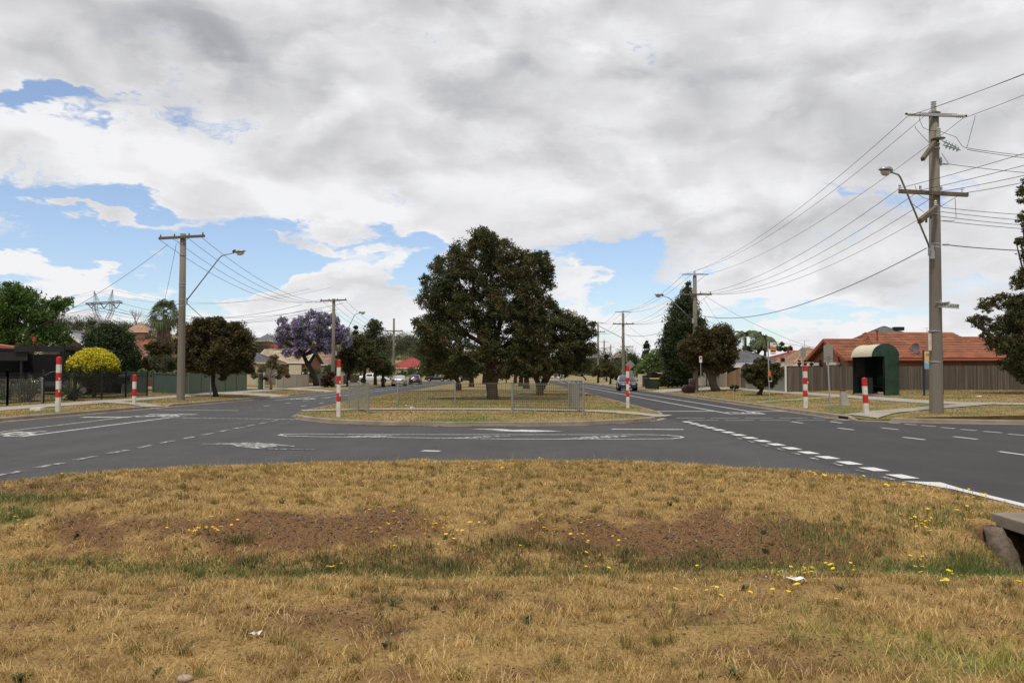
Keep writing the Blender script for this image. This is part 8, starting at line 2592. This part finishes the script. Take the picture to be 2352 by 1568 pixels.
fine = NZ(Q_, 22, 3, .6, (2, 5, 0))
def puffn(scale, off, dy=0.0):
    wsp = N.new('ShaderNodeVectorMath'); wsp.operation = 'ADD'
    nn = N.new('ShaderNodeTexNoise'); nn.noise_dimensions = '2D'; nn.inputs['Scale'].default_value = scale * 1.1; nn.inputs['Detail'].default_value = 4; L.new(S_, nn.inputs['Vector'])
    sc2 = N.new('ShaderNodeVectorMath'); sc2.operation = 'SCALE'; sc2.inputs['Scale'].default_value = .9 / scale; L.new(nn.outputs['Color'], sc2.inputs[0])
    L.new(S_, wsp.inputs[0]); L.new(sc2.outputs[0], wsp.inputs[1])
    mp_ = N.new('ShaderNodeMapping'); mp_.inputs['Location'].default_value = (off, off * .7 + dy, 0); L.new(wsp.outputs[0], mp_.inputs[0])
    v_ = N.new('ShaderNodeTexVoronoi'); v_.voronoi_dimensions = '2D'; v_.feature = 'SMOOTH_F1'; v_.inputs['Scale'].default_value = scale; v_.inputs['Smoothness'].default_value = .55
    L.new(mp_.outputs[0], v_.inputs['Vector']); return v_.outputs['Distance']
pf1 = puffn(4.5, 3.0); pf1b = puffn(4.5, 3.0, -.05)
pf2 = puffn(11.0, 7.0); pf2b = puffn(11.0, 7.0, -.025)
puffy = M('ADD', M('MULTIPLY', M('SUBTRACT', pf1b, pf1), 1.0), M('MULTIPLY', M('SUBTRACT', pf2b, pf2), .7))
puffy = M('ADD', puffy, M('ADD', M('MULTIPLY', M('SUBTRACT', .42, pf1), .30), M('MULTIPLY', M('SUBTRACT', .42, pf2), .14)))
darks = total([(400, 90, 300, 70, .12), (60, 130, 200, 70, .08), (1080, 235, 330, 60, .22), (1050, 370, 240, 42, .24), (1850, 300, 360, 80, .20), (1500, 240, 200, 60, .12), (1800, 110, 300, 60, .10), (650, 60, 200, 60, .12), (1500, 420, 240, 36, .12), (2150, 640, 260, 40, .12), (2150, 160, 220, 60, .08), (700, 140, 120, 30, .12)])
lights = total([(220, 380, 300, 70, .24), (60, 300, 120, 24, .2), (500, 330, 240, 60, .16), (870, 600, 70, 18, .22), (1260, 50, 160, 60, .22), (620, 470, 260, 40, .14), (1320, 620, 70, 14, .2), (640, 220, 240, 60, .10), (1500, 90, 200, 40, .08), (90, 600, 100, 20, .15)])
edge = MR(cov, .15, .8, .14, 0)
val = M('ADD', M('ADD', M('MULTIPLY', M('SUBTRACT', big, .5), .30), M('MULTIPLY', M('SUBTRACT', n2, .5), .22)), M('MULTIPLY', M('SUBTRACT', fine, .5), .05))
val = M('ADD', M('ADD', val, M('MULTIPLY', puffy, .66)), M('MULTIPLY', M('SUBTRACT', n1, .5), .30))
val = M('ADD', M('SUBTRACT', M('ADD', val, .68), darks), M('ADD', M('ADD', lights, edge), MR(el, .17, .02, 0, .16)))
val = MR(val, .0, 1.0, .31, .90, smooth=False)
ccol = N.new('ShaderNodeMix'); ccol.data_type = 'RGBA'
L.new(MR(val, .35, .7), ccol.inputs[0]); ccol.inputs[6].default_value = (.94, .95, 1.03, 1); ccol.inputs[7].default_value = (1.0, 1.0, 1.02, 1)
cs = N.new('ShaderNodeVectorMath'); cs.operation = 'SCALE'; L.new(ccol.outputs[2], cs.inputs[0]); L.new(M('MULTIPLY', val, 10.0), cs.inputs['Scale'])
sk = N.new('ShaderNodeVectorMath'); sk.operation = 'MULTIPLY'; L.new(sky.outputs[0], sk.inputs[0]); sk.inputs[1].default_value = (1.22, 1.30, 1.50)
sk2 = N.new('ShaderNodeVectorMath'); sk2.operation = 'ADD'; L.new(sk.outputs[0], sk2.inputs[0]); sk2.inputs[1].default_value = (.75, .6, .15)
mx = N.new('ShaderNodeMix'); mx.data_type = 'RGBA'
L.new(cover, mx.inputs[0]); L.new(sk2.outputs[0], mx.inputs[6]); L.new(cs.outputs[0], mx.inputs[7])
L.new(mx.outputs[2], bg.inputs[0])

sun = bpy.data.lights.new('sun', 'SUN'); sun.energy = 2.7; sun.angle = R(6); sun.color = (1, .95, .86)
so = bpy.data.objects.new('sun', sun); COL.objects.link(so)
dv = Vector((math.sin(R(SUN_AZ)) * math.cos(R(SUN_EL)), math.cos(R(SUN_AZ)) * math.cos(R(SUN_EL)), math.sin(R(SUN_EL))))
so.rotation_euler = (-dv).to_track_quat('-Z', 'Y').to_euler()
so.location = (0, 0, 60)

sc.view_settings.view_transform = 'Standard'
sc.view_settings.look = 'None'
sc.view_settings.exposure = 0
sc.view_settings.gamma = 1
sc.view_settings.use_curve_mapping = False
sc.cycles.max_bounces = 6
sc.cycles.diffuse_bounces = 3
sc.cycles.transparent_max_bounces = 4
